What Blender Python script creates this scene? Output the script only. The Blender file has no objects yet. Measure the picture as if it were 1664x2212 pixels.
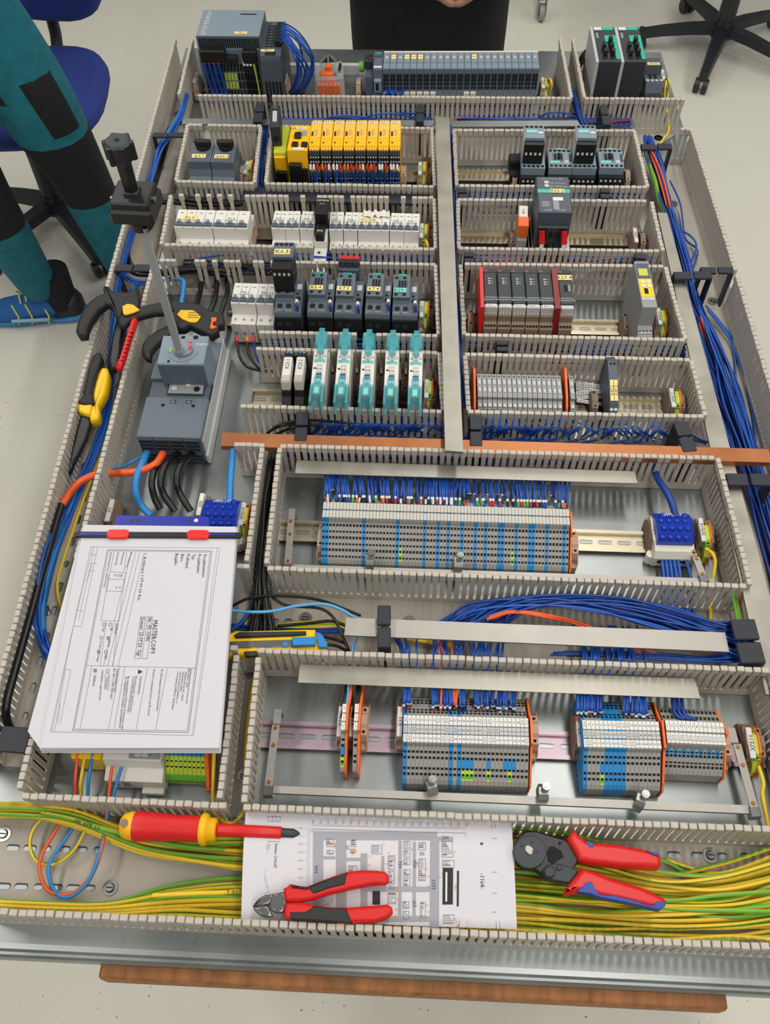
import bpy, math, random
from mathutils import Vector, Matrix, Euler
random.seed(11)
scene = bpy.context.scene
col = scene.collection
# ---------------------------------------------------------------- camera
F = 1923.34
CAM = Vector((-.031372, -.765686, 1.066783))
ROT = Euler([math.radians(a) for a in (33.5478, .9498, 2.6473)], 'XYZ')
CM = ROT.to_matrix()
cd = bpy.data.cameras.new('camera'); cam = bpy.data.objects.new('camera', cd); col.objects.link(cam)
cam.location = CAM; cam.rotation_euler = ROT
cd.sensor_fit = 'VERTICAL'; cd.sensor_height = 36.0; cd.lens = 36.0*F/2212.0
cd.clip_start = .02; cd.clip_end = 60
scene.camera = cam
# ---------------------------------------------------------------- light
world = bpy.data.worlds.new('room_light'); scene.world = world; world.use_nodes = True
bg = world.node_tree.nodes['Background']; bg.inputs[0].default_value = (.97, .98, .96, 1); bg.inputs[1].default_value = .27
def ceiling_lamp(x, y, lx, ly, p):
    l = bpy.data.lights.new('ceiling_lamp', 'AREA'); l.shape = 'RECTANGLE'; l.size = lx; l.size_y = ly; l.energy = p
    l.color = (1.0, .965, .90)
    o = bpy.data.objects.new('ceiling_lamp', l); col.objects.link(o); o.location = (x, y, 2.05)
for lx in (-1.55, .47, 2.5):
    for ly in (-1.6, .35, 2.2):
        ceiling_lamp(lx, ly, .22, 1.5, 25)
scene.view_settings.view_transform = 'Standard'; scene.view_settings.look = 'None'
scene.view_settings.exposure = -.48; scene.view_settings.gamma = 1.0; scene.view_settings.use_curve_mapping = False
# ---------------------------------------------------------------- helpers
H = .0765          # height of the wiring ducts
FLOOR = -.85       # floor below the mounting plate
def U(px, py, z):  # point of the place seen at a photo pixel, at height z over the plate
    d = CM @ Vector(((px-832)/F, -(py-1106)/F, -1.0)); t = (z-CAM.z)/d.z
    return CAM + d*t
def UY(px, py, Y): # the same, at a given depth Y
    d = CM @ Vector(((px-832)/F, -(py-1106)/F, -1.0)); t = (Y-CAM.y)/d.y
    return CAM + d*t
def srgb(h):
    c = [int(h[i:i+2], 16)/255 for i in (0, 2, 4)]
    return tuple(x/12.92 if x <= .04045 else ((x+.055)/1.055)**2.4 for x in c) + (1,)
MATS = {}
def mat(name, h, rough=.5, metal=0., spec=.5, noise=0., nscale=30., bump=0., bscale=200., trans=0., alpha=1., stretch=None, emit=0):
    m = bpy.data.materials.new(name); m.use_nodes = True; nt = m.node_tree; b = nt.nodes['Principled BSDF']
    c = srgb(h); b.inputs['Base Color'].default_value = c; b.inputs['Roughness'].default_value = rough
    b.inputs['Metallic'].default_value = metal; b.inputs['Specular IOR Level'].default_value = spec
    if trans: b.inputs['Transmission Weight'].default_value = trans; b.inputs['IOR'].default_value = 1.45
    if alpha < 1: b.inputs['Alpha'].default_value = alpha
    if noise or bump:
        tc = nt.nodes.new('ShaderNodeTexCoord'); mp = nt.nodes.new('ShaderNodeMapping'); nt.links.new(tc.outputs['Object'], mp.inputs[0])
        if stretch: mp.inputs['Scale'].default_value = stretch
    if noise:
        n = nt.nodes.new('ShaderNodeTexNoise'); n.inputs['Scale'].default_value = nscale; n.inputs['Detail'].default_value = 6
        nt.links.new(mp.outputs[0], n.inputs['Vector'])
        r = nt.nodes.new('ShaderNodeValToRGB'); nt.links.new(n.outputs['Fac'], r.inputs[0])
        r.color_ramp.elements[0].position = .3; r.color_ramp.elements[1].position = .7
        r.color_ramp.elements[0].color = [x*(1-noise) for x in c[:3]]+[1]; r.color_ramp.elements[1].color = [min(1, x*(1+noise)) for x in c[:3]]+[1]
        nt.links.new(r.outputs[0], b.inputs['Base Color'])
        if metal > .5:
            mr = nt.nodes.new('ShaderNodeMapRange'); nt.links.new(n.outputs['Fac'], mr.inputs[0]); mr.inputs[3].default_value = rough*.75; mr.inputs[4].default_value = rough*1.3
            nt.links.new(mr.outputs[0], b.inputs['Roughness'])
    if bump:
        n2 = nt.nodes.new('ShaderNodeTexNoise'); n2.inputs['Scale'].default_value = bscale; nt.links.new(mp.outputs[0], n2.inputs['Vector'])
        bp = nt.nodes.new('ShaderNodeBump'); bp.inputs['Strength'].default_value = bump; bp.inputs['Distance'].default_value = .002
        nt.links.new(n2.outputs['Fac'], bp.inputs['Height']); nt.links.new(bp.outputs[0], b.inputs['Normal'])
    MATS[name] = m; return m
mat('duct', 'b8b1a6', .45, noise=.04, nscale=60)
mat('ductbase', 'a8a196', .5)
mat('zinc', '979c9b', .38, .9, noise=.16, nscale=9)
mat('zincbar', 'a6a298', .46, .92, noise=.14, nscale=22, stretch=(1, 1, 1))
mat('alu', 'a9a59f', .5, .9, noise=.08, nscale=40)
mat('steel', '9c9c9a', .28, 1.0)
mat('railsteel', 'b8ae98', .36, .95, noise=.12, nscale=15)
mat('railviolet', 'a8959f', .42, .95, noise=.15, nscale=12)
mat('copper', 'ad7049', .42, .75, noise=.14, nscale=18)
mat('brass', 'b9763c', .35, .9)
mat('black', '141416', .42); mat('matblack', '101114', .75); mat('hole', '050506', .8)
mat('clip', '23252f', .55)
mat('slate', '5c6873', .45); mat('slate2', '4a545f', .5); mat('slatelight', '7d8c98', .42); mat('dark', '2e3439', .5)
mat('lightgrey', 'b9bbbb', .45); mat('midgrey', '8d9090', .5); mat('termgrey', '96948f', .5); mat('termgrey2', 'a3a29d', .5)
mat('white', 'dddad3', .45); mat('cream', 'd6d1c5', .45); mat('tag', 'd9d8d3', .5); mat('tagyellow', 'f0d98a', .55)
mat('termblue', '1c83c4', .45); mat('orange', 'ee6a1e', .45); mat('beige', 'b39a84', .55); mat('brown', '86705f', .6)
mat('green', '5fae3a', .45); mat('lime', 'b7cf3f', .45); mat('teal', '27b59d', .4); mat('tealmark', '7fd0c8', .45)
mat('yellow', 'f5b70f', .42); mat('yellowtop', 'f7c04a', .42); mat('limegreen', 'c3cc3c', .45)
mat('wireblue', '1450ab', .38); mat('wirenavy', '0d3a8c', .38); mat('wiresky', '2a82c8', .4); mat('wirepale', '5aa3d8', .4)
mat('wireorange', 'e65a22', .4); mat('wireblack', '121213', .32); mat('wirered', 'd62027', .4); mat('wirewhite', 'e8e8e6', .45)
mat('peyellow', 'e3c02b', .4); mat('pegreen', '66a42a', .4)
mat('red', 'cf1a1a', .4); mat('darkred', '7d1218', .45); mat('toolred', 'd21a18', .42); mat('toolblue', '1f3f96', .45)
mat('toolyellow', 'f3c409', .42); mat('toolblack', '222325', .6)
mat('glassteal', '62c4cd', .12, alpha=.46); mat('glassblue', '0c34a6', .1, alpha=.88); mat('glassclear', 'dfe6e8', .1, alpha=.28)
mat('fileblue', '1c2a9c', .35); mat('filered', 'ef2a1e', .3)
mat('tagdim', 'c0bdb5', .5)
mat('paper', 'cfcdd3', .7, bump=.15, bscale=12); mat('ink', '26262b', .7); mat('inkgrey', '9a9aa0', .7); mat('inkblue', '2a3580', .7); mat('inkorange', 'e9962e', .7)
mat('led', '3fe06a', .4)
mat('wood', '9a6436', .6, noise=.35, nscale=14, stretch=(6, 1, 14))
mat('fabricblue', '2a3d8c', .85, noise=.15, nscale=120, bump=.3, bscale=500)
mat('trouser', '106b7b', .85, noise=.18, nscale=40, bump=.4, bscale=60)
mat('cloth', '14151b', .9, noise=.2, nscale=60, bump=.3, bscale=300)
mat('skin', 'c9967f', .55); mat('hair', '3a2a20', .7)
mat('shoeblue', '1c5fa8', .6); mat('shoelight', '8fb4c4', .6); mat('neon', 'd4dc52', .5); mat('sole', '3b86bd', .6)
mat('shaftsteel', 'b4b8b9', .5, .5)
mat('chairplastic', '22252a', .45)

class MB:
    def __init__(s): s.v = []; s.f = []; s.mi = []; s.sm = []; s.mats = []; s.T = None
    def add(s, vs, fs, m, smooth=False):
        if m not in s.mats: s.mats.append(m)
        k = s.mats.index(m); n = len(s.v)
        if s.T is not None: vs = [s.T @ Vector(v) for v in vs]
        s.v += [tuple(v) for v in vs]
        for f in fs: s.f.append([i+n for i in f]); s.mi.append(k); s.sm.append(smooth)
        return s
    def box(s, x0, x1, y0, y1, z0, z1, m, c=0.):
        if c <= 0:
            return s.add([(x0,y0,z0),(x1,y0,z0),(x1,y1,z0),(x0,y1,z0),(x0,y0,z1),(x1,y0,z1),(x1,y1,z1),(x0,y1,z1)],
                  [(3,2,1,0),(4,5,6,7),(0,1,5,4),(1,2,6,5),(2,3,7,6),(3,0,4,7)], m)
        def ring(i, z): return [(x0+i,y0,z),(x1-i,y0,z),(x1,y0+i,z),(x1,y1-i,z),(x1-i,y1,z),(x0+i,y1,z),(x0,y1-i,z),(x0,y0+i,z)]
        top = [(x0+c,y0+c,z1),(x1-c,y0+c,z1),(x1-c,y1-c,z1),(x0+c,y1-c,z1)]
        v = ring(c, z0)+ring(c, z1-c)+top
        f = [tuple(range(7,-1,-1))]+[(i,(i+1)%8,8+(i+1)%8,8+i) for i in range(8)]
        f += [(8,9,17,16),(9,10,17),(10,11,18,17),(11,12,18),(12,13,19,18),(13,14,19),(14,15,16,19),(15,8,16),(16,17,18,19)]
        return s.add(v, f, m)
    def prism(s, prof, x0, x1, m, capm=None):     # (y, z) profile, counter-clockwise seen from +x, along x
        n = len(prof); v = [(x0,a,b) for a,b in prof]+[(x1,a,b) for a,b in prof]
        s.add(v, [(i,(i+1)%n,n+(i+1)%n,n+i)[::-1] for i in range(n)], m)
        s.add(v, [tuple(range(n)), tuple(range(2*n-1,n-1,-1))], capm or m); return s
    def prismz(s, poly, z0, z1, m, c=0.):         # (x, y) outline, counter-clockwise, extruded up; c = rounding of the rim
        n = len(poly)
        if c <= 0:
            return s.add([(a,b,z0) for a,b in poly]+[(a,b,z1) for a,b in poly], [(i,(i+1)%n,n+(i+1)%n,n+i) for i in range(n)]+[tuple(range(n-1,-1,-1)), tuple(range(n,2*n))], m)
        P = [Vector(p) for p in poly]; ins = []
        for i in range(n):
            a = (P[i]-P[i-1]).normalized(); b = (P[(i+1)%n]-P[i]).normalized()
            na = Vector((-a.y,a.x)); nb = Vector((-b.y,b.x)); t = (na+nb); t = t/max(.6,t.length_squared/2) if t.length > .01 else na
            ins.append(t)
        lv = [(c,z0),(0,z0+c),(0,z1-c),(c*.3,z1-c*.3),(c,z1)]
        v = [(P[i].x+ins[i].x*o, P[i].y+ins[i].y*o, z) for o,z in lv for i in range(n)]; L = len(lv)
        s.add(v, [(k*n+i,k*n+(i+1)%n,(k+1)*n+(i+1)%n,(k+1)*n+i) for k in range(L-1) for i in range(n)], m, True)
        return s.add(v, [tuple(range(n-1,-1,-1)), tuple(range((L-1)*n,L*n))], m)
    def cyl(s, p0, p1, r0, m, r1=None, n=12, cap=True, smooth=True):
        p0 = Vector(p0); p1 = Vector(p1); r1 = r0 if r1 is None else r1
        d = (p1-p0).normalized(); a = d.orthogonal().normalized(); b = d.cross(a)
        cs = [(math.cos(2*math.pi*i/n), math.sin(2*math.pi*i/n)) for i in range(n)]
        v = [p0+(a*c+b*q)*r0 for c,q in cs]+[p1+(a*c+b*q)*r1 for c,q in cs]
        s.add(v, [(i,(i+1)%n,n+(i+1)%n,n+i) for i in range(n)], m, smooth)
        if cap: s.add(v, [tuple(range(n-1,-1,-1)), tuple(range(n,2*n))], m)
        return s
    def tube(s, pts, r, m, n=6, m2=None, frac=.4, twist=0., caps=True, ph=0.):
        P = [Vector(p) for p in pts]; rings = []; a = None
        for i, p in enumerate(P):
            d = (P[min(i+1,len(P)-1)]-P[max(i-1,0)])
            d = d.normalized() if d.length > 1e-9 else Vector((1,0,0))
            a = (a - d*a.dot(d)) if a is not None else d.orthogonal()
            a = a.normalized() if a.length > 1e-6 else d.orthogonal().normalized()
            b = d.cross(a); rr = r[i] if isinstance(r, (list, tuple)) else r
            w = twist*i+ph
            rings.append([p+(a*math.cos(2*math.pi*k/n+w)+b*math.sin(2*math.pi*k/n+w))*rr for k in range(n)])
        v = [q for R in rings for q in R]; L = len(rings)
        f1 = []; f2 = []
        for j in range(L-1):
            for k in range(n):
                (f2 if (m2 and k < n*frac) else f1).append((j*n+k, j*n+(k+1)%n, (j+1)*n+(k+1)%n, (j+1)*n+k))
        s.add(v, f1, m, True)
        if f2: s.add(v, f2, m2, True)
        if caps: s.add(v, [tuple(range(n-1,-1,-1)), tuple(range((L-1)*n, L*n))], m)
        return s
    def sphere(s, c, r, m, n=10, sc=(1,1,1)):
        v = []; f = []; k = n//2+1
        for i in range(k+1):
            t = math.pi*i/k
            for j in range(n): v.append((c[0]+r*sc[0]*math.sin(t)*math.cos(2*math.pi*j/n), c[1]+r*sc[1]*math.sin(t)*math.sin(2*math.pi*j/n), c[2]+r*sc[2]*math.cos(t)))
        for i in range(k):
            for j in range(n): f.append((i*n+j, (i+1)*n+j, (i+1)*n+(j+1)%n, i*n+(j+1)%n))
        return s.add(v, f, m, True)
    def text(s, t, size, o, m, ux=(1,0,0), uy=(0,1,0), align=(.5,.5)):
        vs, fs, (w, h) = glyphs(t); o = Vector(o); ux = Vector(ux)*size; uy = Vector(uy)*size
        return s.add([o+ux*(x-w*align[0])+uy*(y-h*align[1]) for x,y in vs], fs, m)
    def mesh(s, name):
        me = bpy.data.meshes.new(name); me.from_pydata(s.v, [], s.f)
        for m in s.mats: me.materials.append(MATS[m])
        me.polygons.foreach_set('material_index', s.mi); me.polygons.foreach_set('use_smooth', s.sm); me.update(); return me
    def build(s, name, parent=None, loc=None, rz=0.): return obj(name, s.mesh(name), parent, loc, rz)
GC = {}
def glyphs(t):
    if t not in GC:
        c = bpy.data.curves.new('lettering', 'FONT'); c.body = t; c.resolution_u = 1; c.size = 1.4
        o = bpy.data.objects.new('lettering', c); me = o.to_mesh()
        vs = [(v.co.x, v.co.y) for v in me.vertices]; fs = [tuple(p.vertices) for p in me.polygons]; o.to_mesh_clear()
        bpy.data.objects.remove(o); bpy.data.curves.remove(c)
        if vs:
            x0 = min(v[0] for v in vs); vs = [(x-x0, y) for x, y in vs]
        GC[t] = (vs, fs, (max([v[0] for v in vs] or [0]), 1.0))
    return GC[t]
def obj(name, me, parent=None, loc=None, rz=0.):
    o = bpy.data.objects.new(name, me); col.objects.link(o)
    if parent is not None: o.parent = parent
    if loc is not None: o.location = loc
    if rz: o.rotation_euler = (0, 0, rz)
    return o
def tag(o, label, cat, group=None, kind=None):
    o['label'] = label; o['category'] = cat
    if group: o['group'] = group
    if kind: o['kind'] = kind
    return o
def thing(name, label, cat, loc=(0,0,0), rz=0., group=None):
    return tag(obj(name, None, None, loc, rz), label, cat, group)
def dev(name, label, cat, pL, pR, z, group=None):   # an Empty on the plate under a device's front upper edge, seen from pL to pR at height z
    a = U(*pL, z); b = U(*pR, z); d = b-a
    o = thing(name, label, cat, (a.x, a.y, 0), math.atan2(d.y, d.x), group)
    return o, math.hypot(d.x, d.y)
def spline(pts, sub=6):
    P = [Vector(p) for p in pts]
    if len(P) < 3: return P
    Q = [P[0]*2-P[1]]+P+[P[-1]*2-P[-2]]; out = []
    for i in range(1, len(Q)-2):
        a, b, c, d = Q[i-1], Q[i], Q[i+1], Q[i+2]
        for k in range(sub):
            t = k/sub; out.append(.5*((2*b)+(c-a)*t+(2*a-5*b+4*c-d)*t*t+(3*b-a-3*c+d)*t**3))
    return out+[P[-1]]
def PX(*pts): return [U(*p) for p in pts]
def flat(mb, x0, x1, y0, y1, z, m, t=.0006): mb.box(x0, x1, y0, y1, z, z+t, m)
def label_plate(parent, cx, cy, z, w, h, txt='', m='tag', tm='ink', rot=0., size=None, name='label_plate', lab=None, ux=None, uy=None):
    b = MB(); b.T = Matrix.Translation((cx, cy, z)) @ Matrix.Rotation(rot, 4, 'Z')
    b.box(-w/2, w/2, -h/2, h/2, 0, .0007, m)
    if txt: b.text(txt, size or h*.62, (0, 0, .0010), tm)
    o = b.build(name, parent)
    if lab: o['label'] = lab
    return o
# ================================================================ room and table
fm = mat('floor', 'b8b0a0', .42)
nt = fm.node_tree; b = nt.nodes['Principled BSDF']; tc = nt.nodes.new('ShaderNodeTexCoord')
def speck(scale, thr, colr, src):
    vo = nt.nodes.new('ShaderNodeTexVoronoi'); vo.inputs['Scale'].default_value = scale; nt.links.new(tc.outputs['Object'], vo.inputs['Vector'])
    sz = nt.nodes.new('ShaderNodeSeparateColor'); nt.links.new(vo.outputs['Color'], sz.inputs[0])
    ml = nt.nodes.new('ShaderNodeMath'); ml.operation = 'MULTIPLY'; ml.inputs[1].default_value = thr; nt.links.new(sz.outputs[0], ml.inputs[0])
    lt = nt.nodes.new('ShaderNodeMath'); lt.operation = 'LESS_THAN'; nt.links.new(vo.outputs['Distance'], lt.inputs[0]); nt.links.new(ml.outputs[0], lt.inputs[1])
    gt = nt.nodes.new('ShaderNodeMath'); gt.operation = 'GREATER_THAN'; gt.inputs[1].default_value = .55; nt.links.new(sz.outputs[1], gt.inputs[0])
    mu = nt.nodes.new('ShaderNodeMath'); mu.operation = 'MULTIPLY'; nt.links.new(lt.outputs[0], mu.inputs[0]); nt.links.new(gt.outputs[0], mu.inputs[1])
    mx = nt.nodes.new('ShaderNodeMix'); mx.data_type = 'RGBA'; nt.links.new(mu.outputs[0], mx.inputs[0]); nt.links.new(src, mx.inputs[6]); mx.inputs[7].default_value = srgb(colr)
    return mx.outputs[2]
no = nt.nodes.new('ShaderNodeTexNoise'); no.inputs['Scale'].default_value = 1.3; no.inputs['Detail'].default_value = 4; nt.links.new(tc.outputs['Object'], no.inputs['Vector'])
cr = nt.nodes.new('ShaderNodeValToRGB'); cr.color_ramp.elements[0].color = srgb('d6d4c7'); cr.color_ramp.elements[1].color = srgb('dddbce'); nt.links.new(no.outputs['Fac'], cr.inputs[0])
o_ = speck(75, .13, '5a554a', cr.outputs[0]); o_ = speck(60, .11, 'f2ecdf', o_); nt.links.new(o_, b.inputs['Base Color'])
fb = MB().box(-6, 6, -4, 9, FLOOR-.05, FLOOR, 'floor').build('floor'); fb['kind'] = 'structure'; fb['label'] = 'beige speckled floor'
mat('wallpaint', 'd8d6cf', .8)
for nm, bb in (('wall_back', (-6, 6, 8.9, 9)), ('wall_left', (-6, -5.9, -4, 8.9)), ('wall_right', (5.9, 6, -4, 8.9))):
    w_ = MB().box(*bb, FLOOR, 2.4, 'wallpaint').build(nm); w_['kind'] = 'structure'; w_['label'] = 'plain pale workshop wall'

# mounting plate: a sheet with a rounded front fold
PLx = lambda Y: -.536-.024*(Y+.65); PRx = lambda Y: .528-.0345*(Y+.65)   # its edges lean slightly, as measured
root = thing('mounting_plate', 'large galvanised steel mounting plate lying flat under all the wiring', 'mounting plate', (0, 0, 0))
mb = MB(); prof = [(1.155, 0), (-.640, 0)]+[(-.640-.014*math.sin(a), -.014+.014*math.cos(a)) for a in (.4, .8, 1.2, 1.57)]+[(-.654, -.03), (-.651, -.03), (-.651, -.003), (1.155, -.003)]
n = len(prof); v = [(PLx(y), y, z) for y, z in prof]+[(PRx(y)-.005*(y > 1), y, z) for y, z in prof]
mb.add(v, [(i, (i+1) % n, n+(i+1) % n, n+i) for i in range(n)]+[tuple(range(n-1, -1, -1)), tuple(range(n, 2*n))], 'zinc'); mb.build('sheet', root)
t = thing('workbench', 'wooden workbench board on steel legs under the mounting plate', 'workbench', (0, .2, FLOOR))
a = U(216, 2098, -.035); c = U(1568, 2152, -.035)
MB().box(a.x, c.x, -.868, .88, .85-.062, .85-.031, 'wood', .003).build('table_top', t)
for sx in (a.x+.06, c.x-.06):
    for sy in (-.72, .78): MB().box(sx-.025, sx+.025, sy-.025, sy+.025, 0, .85-.062, 'dark', .002).build('leg', t)
for sy in (-.72, .78): MB().box(a.x+.085, c.x-.085, sy-.02, sy+.02, .70, .75, 'dark', .002).build('crossbar', t)

# ================================================================ wiring ducts with single fingers
PITCH = .0097
def finger_mesh(h):
    m = MB(); w = PITCH*.31; cw = PITCH*.445; t = .0011; z0 = .013; zs = h-.016; zc = h-.0105
    m.add([(-w,-t,z0),(w,-t,z0),(w,-t,zs),(cw*.93,-t,zc),(-cw*.93,-t,zc),(-w,-t,zs),(-w,t,z0),(w,t,z0),(w,t,zs),(cw*.93,t,zc),(-cw*.93,t,zc),(-w,t,zs)],
          [(0,1,2,5),(5,2,3,4),(7,6,11,8),(8,11,10,9),(1,7,8,2),(2,8,9,3),(6,0,5,11),(11,5,4,10)], 'duct')
    m.box(-cw, cw, -.0034, .0034, zc, h, 'duct', .0008)
    return m.mesh('finger')
FM = finger_mesh(H)
def duct(label, walls, trays=(), screws=()):
    pts = [U(*p, H) for w in walls for p in w[:2]]; c = sum(pts, Vector())/len(pts); c.z = 0
    root = thing('cable_duct', label, 'cable duct', c)
    for w in walls:
        a = U(*w[0], H); b = U(*w[1], H); skip = w[2] if len(w) > 2 else (); keep = w[3] if len(w) > 3 else None
        d = b-a; L = d.length; ang = math.atan2(d.y, d.x); n = max(1, round(L/PITCH))
        s = MB(); s.T = Matrix.Translation((a.x-c.x, a.y-c.y, 0)) @ Matrix.Rotation(ang, 4, 'Z')
        s.box(0, L, -.0012, .0012, .0008, .014, 'duct'); s.build('side_strip', root)
        for i in range(n):
            u = (i+.5)/n; px = w[0][0]+(w[1][0]-w[0][0])*u; py = w[0][1]+(w[1][1]-w[0][1])*u
            q = px if abs(w[1][0]-w[0][0]) > abs(w[1][1]-w[0][1]) else py
            if any(lo < q < hi for lo, hi in skip): continue
            if keep and q < keep[0] and min(abs(q-k) for k in keep[1]) > 5.2: continue
            f = obj('finger', FM, root, (a.x+d.x*u-c.x, a.y+d.y*u-c.y, 0), ang+random.uniform(-.012, .012))
            f.rotation_euler.x = random.uniform(-.006, .006); f.rotation_euler.y = random.uniform(-.006, .006)
    for q in trays:
        P = [U(*p, H)-c for p in q]
        MB().add([(p.x, p.y, z) for z in (.0006, .0022) for p in P], [(3,2,1,0),(4,5,6,7),(0,1,5,4),(1,2,6,5),(2,3,7,6),(3,0,4,7)], 'ductbase').build('base', root)
    for px, py in screws:
        p = U(px, py, .003)-c; s = MB(); s.T = Matrix.Translation(p)
        s.cyl((0,0,-.0005), (0,0,.0008), .0085, 'steel', n=16); s.cyl((0,0,.0008), (0,0,.0034), .0055, 'steel', .0042, n=14); s.box(-.0035, .0035, -.0006, .0006, .0033, .0036, 'hole'); s.build('screw', root)
    return root
def slots(root, p0, p1, n, w=.009, h=.0034):   # oval punch marks in a duct base, along a line of pixels
    a = U(*p0, .0023); b = U(*p1, .0023); d = b-a; ang = math.atan2(d.y, d.x); c = root.location
    for i in range(n):
        u = (i+.5)/n; p = a+d*u; ww = w if i % 3 != 2 else w*.45
        s = MB(); s.T = Matrix.Translation((p.x-c.x, p.y-c.y, .0023)) @ Matrix.Rotation(ang, 4, 'Z')
        o = [(ww/2*(1 if k in (0,1,2,3,12,13,14,15) else -1)+h*.9*math.cos(math.pi*k/8), h*math.sin(math.pi*k/8)) for k in range(16)]
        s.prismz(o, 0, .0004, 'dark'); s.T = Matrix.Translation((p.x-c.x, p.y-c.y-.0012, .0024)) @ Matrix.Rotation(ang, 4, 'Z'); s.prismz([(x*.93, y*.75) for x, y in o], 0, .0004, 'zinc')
        s.build('slot', root)
D0 = duct('wide grey slotted duct along the front edge full of yellow-green wires', [((-62,1966),(2030,2061)), ((45,1718),(490,1740)), ((525,1742),(1745,1794))],
     [((-62,1966),(2030,2061),(1974,1800),(-62,1712))], [(8,1802),(238,1918),(1535,1848)])
slots(D0, (10,1830), (230,1836), 6); slots(D0, (-10,1913), (215,1918), 6); slots(D0, (330,1927), (470,1935), 3); slots(D0, (1430,1845), (1640,1850), 4)
DL = duct('long grey slotted duct down the left side holding blue and black cables', [((378,82),(-42,1610)), ((415,82),(386,203)), ((405,268),(380,389)), ((369,420),(348,527)), ((333,562),(163,1205)), ((134,1345),(40,1704))],
     [((378,82),(-42,1610),(62,1620),(415,82))], [(178,1010),(97,1320),(384,245),(360,640)])
slots(DL, (300,640), (30,1640), 22)
DVa = duct('narrow grey slotted duct with the black cable bundle beside the folder', [((566,965),(533,1212)), ((604,966),(575,1217))], [((566,965),(533,1212),(575,1217),(604,966))])
DVb = duct('short grey slotted duct beside the lower end of the folder', [((511,1414),(474,1725)), ((558,1418),(527,1733))], [((511,1414),(474,1725),(527,1733),(558,1418))], [(528,1675)])
H1 = duct('grey slotted duct with the bright aluminium bar and blue wire bundle', [((478,1397),(514,1399)), ((556,1404),(1664,1447)), ((512,1222),(538,1223)), ((577,1226),(1614,1265))],
     [((478,1397),(1664,1447),(1614,1265),(500,1222))], [(660,1335),(884,1342)])
slots(H1, (540,1340), (640,1342), 3); slots(H1, (690,1344), (760,1347), 2)
H2 = duct('grey slotted duct that the copper busbar runs along', [((505,958),(572,961)), ((604,962),(1545,988)), ((518,876),(957,888)), ((1010,888),(1522,898))],
     [((505,958),(1545,988),(1522,898),(518,876))])
duct('grey slotted duct between the motor contactors and the solid-state relays', [((552,752),(946,761)), ((559,716),(946,724), [(774,789),(801,815)])], [((552,752),(946,761),(946,724),(559,716))])
duct('grey slotted duct in front of the red and grey transmitter modules', [((1003,764),(1492,776)), ((1004,722),(1482,733))], [((1003,764),(1492,776),(1482,733),(1004,722))])
duct('grey slotted duct in front of the long circuit breaker row', [((343,561),(942,570), [], (590, [347,362,373,393,406,427,441,466,490,502,513,534,556,566,585])), ((355,527),(940,537), [(676,712)])], [((343,561),(942,570),(940,537),(355,527))])
duct('grey slotted duct in front of the dark semiconductor controller', [((1003,569),(1434,574)), ((990,535),(1426,541))], [((1003,569),(1434,574),(1426,541),(990,535))])
duct('grey slotted duct with a dark cover strip in front of the yellow safety modules', [((373,420),(938,426), [(631,645),(663,682),(741,757),(844,860),(876,894)], (524, [396,423,448,472,498])), ((380,390),(549,395)), ((572,395),(938,402))],
     [((373,420),(938,426),(938,402),(380,390))])
duct('grey slotted duct in front of the four small control contactors', [((987,430),(1398,433)), ((992,400),(1400,403))], [((987,430),(1398,433),(1400,403),(992,400))])
duct('grey slotted duct in front of the power supply and controller row', [((405,268),(565,271), [(432,446)]), ((591,271),(942,276)), ((978,280),(1373,281)), ((427,205),(1235,211), [(577,588)]), ((1263,211),(1482,213))],
     [((405,268),(1373,281),(1482,213),(427,205))], [(1423,298)])
duct('short grey slotted duct between the motor breakers and the yellow safety modules', [((563,273),(549,393)), ((589,273),(574,393))], [((563,273),(549,393),(574,393),(589,273))])
duct('short grey slotted duct between the controller row and the two network switches', [((1211,81),(1235,209)), ((1239,81),(1263,209))], [((1211,81),(1235,209),(1263,209),(1239,81))])
duct('grey slotted duct under the long centre bar', [((934,277),(940,400)), ((939,428),(942,536)), ((942,570),(948,722)), ((950,760),(958,885)), ((981,281),(987,400)), ((989,431),(992,536)), ((995,570),(1003,722)), ((1005,766),(1013,886))],
     [((934,277),(958,885),(1013,886),(981,281))])
DR = duct('long grey slotted duct down the right side with loose blue wires', [((1371,282),(1400,402)), ((1408,434),(1433,541)), ((1438,575),(1482,732)), ((1494,777),(1525,897)), ((1552,988),(1622,1262)), ((1668,1449),(1748,1788)),
     ((1495,279),(1590,583)), ((1593,592),(2030,2050)), ((1470,277),(1494,278))], [((1371,282),(1748,1790),(1972,1797),(1495,279))], [(1423,298),(1455,440),(1478,640),(1540,650)])

# ================================================================ DIN rails and loose metal bars
def rail(label, p0, p1, m='railsteel', n=0):
    a = U(*p0, .004); b = U(*p1, .004); d = b-a; L = d.length
    t = thing('din_rail', label, 'rail', (a.x, a.y, 0), math.atan2(d.y, d.x))
    w = .0175; i = .0125
    MB().prism([(-w,.0066),(-i+.001,.0066),(-i+.001,.0015),(i-.001,.0015),(i-.001,.0066),(w,.0066),(w,.0076),(i,.0076),(i,.0025),(-i,.0025),(-i,.0076),(-w,.0076)], 0, L, m).build('rail_profile', t)
    for k in range(n):
        x = .012+k*.0265; o = [(x+.0065*(1 if q in (0,1,2,3,12,13,14,15) else -1)+.0031*math.cos(math.pi*q/8), .0031*math.sin(math.pi*q/8)) for q in range(16)]
        if x < L-.012: s = MB().prismz(o, .0025, .0028, 'dark'); s.prismz([(px*.985+x*.015, py*.8-.0004) for px, py in o], .0028, .003, 'zinc'); s.build('slot', t)
    return t
rail('violet-tinted slotted rail carrying the front terminal strips', (552,1586), (1700,1631), 'railviolet', 30)
rail('slotted steel rail under the long grey terminal strip', (596,1147), (1585,1180), 'railsteel', 28)
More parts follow.
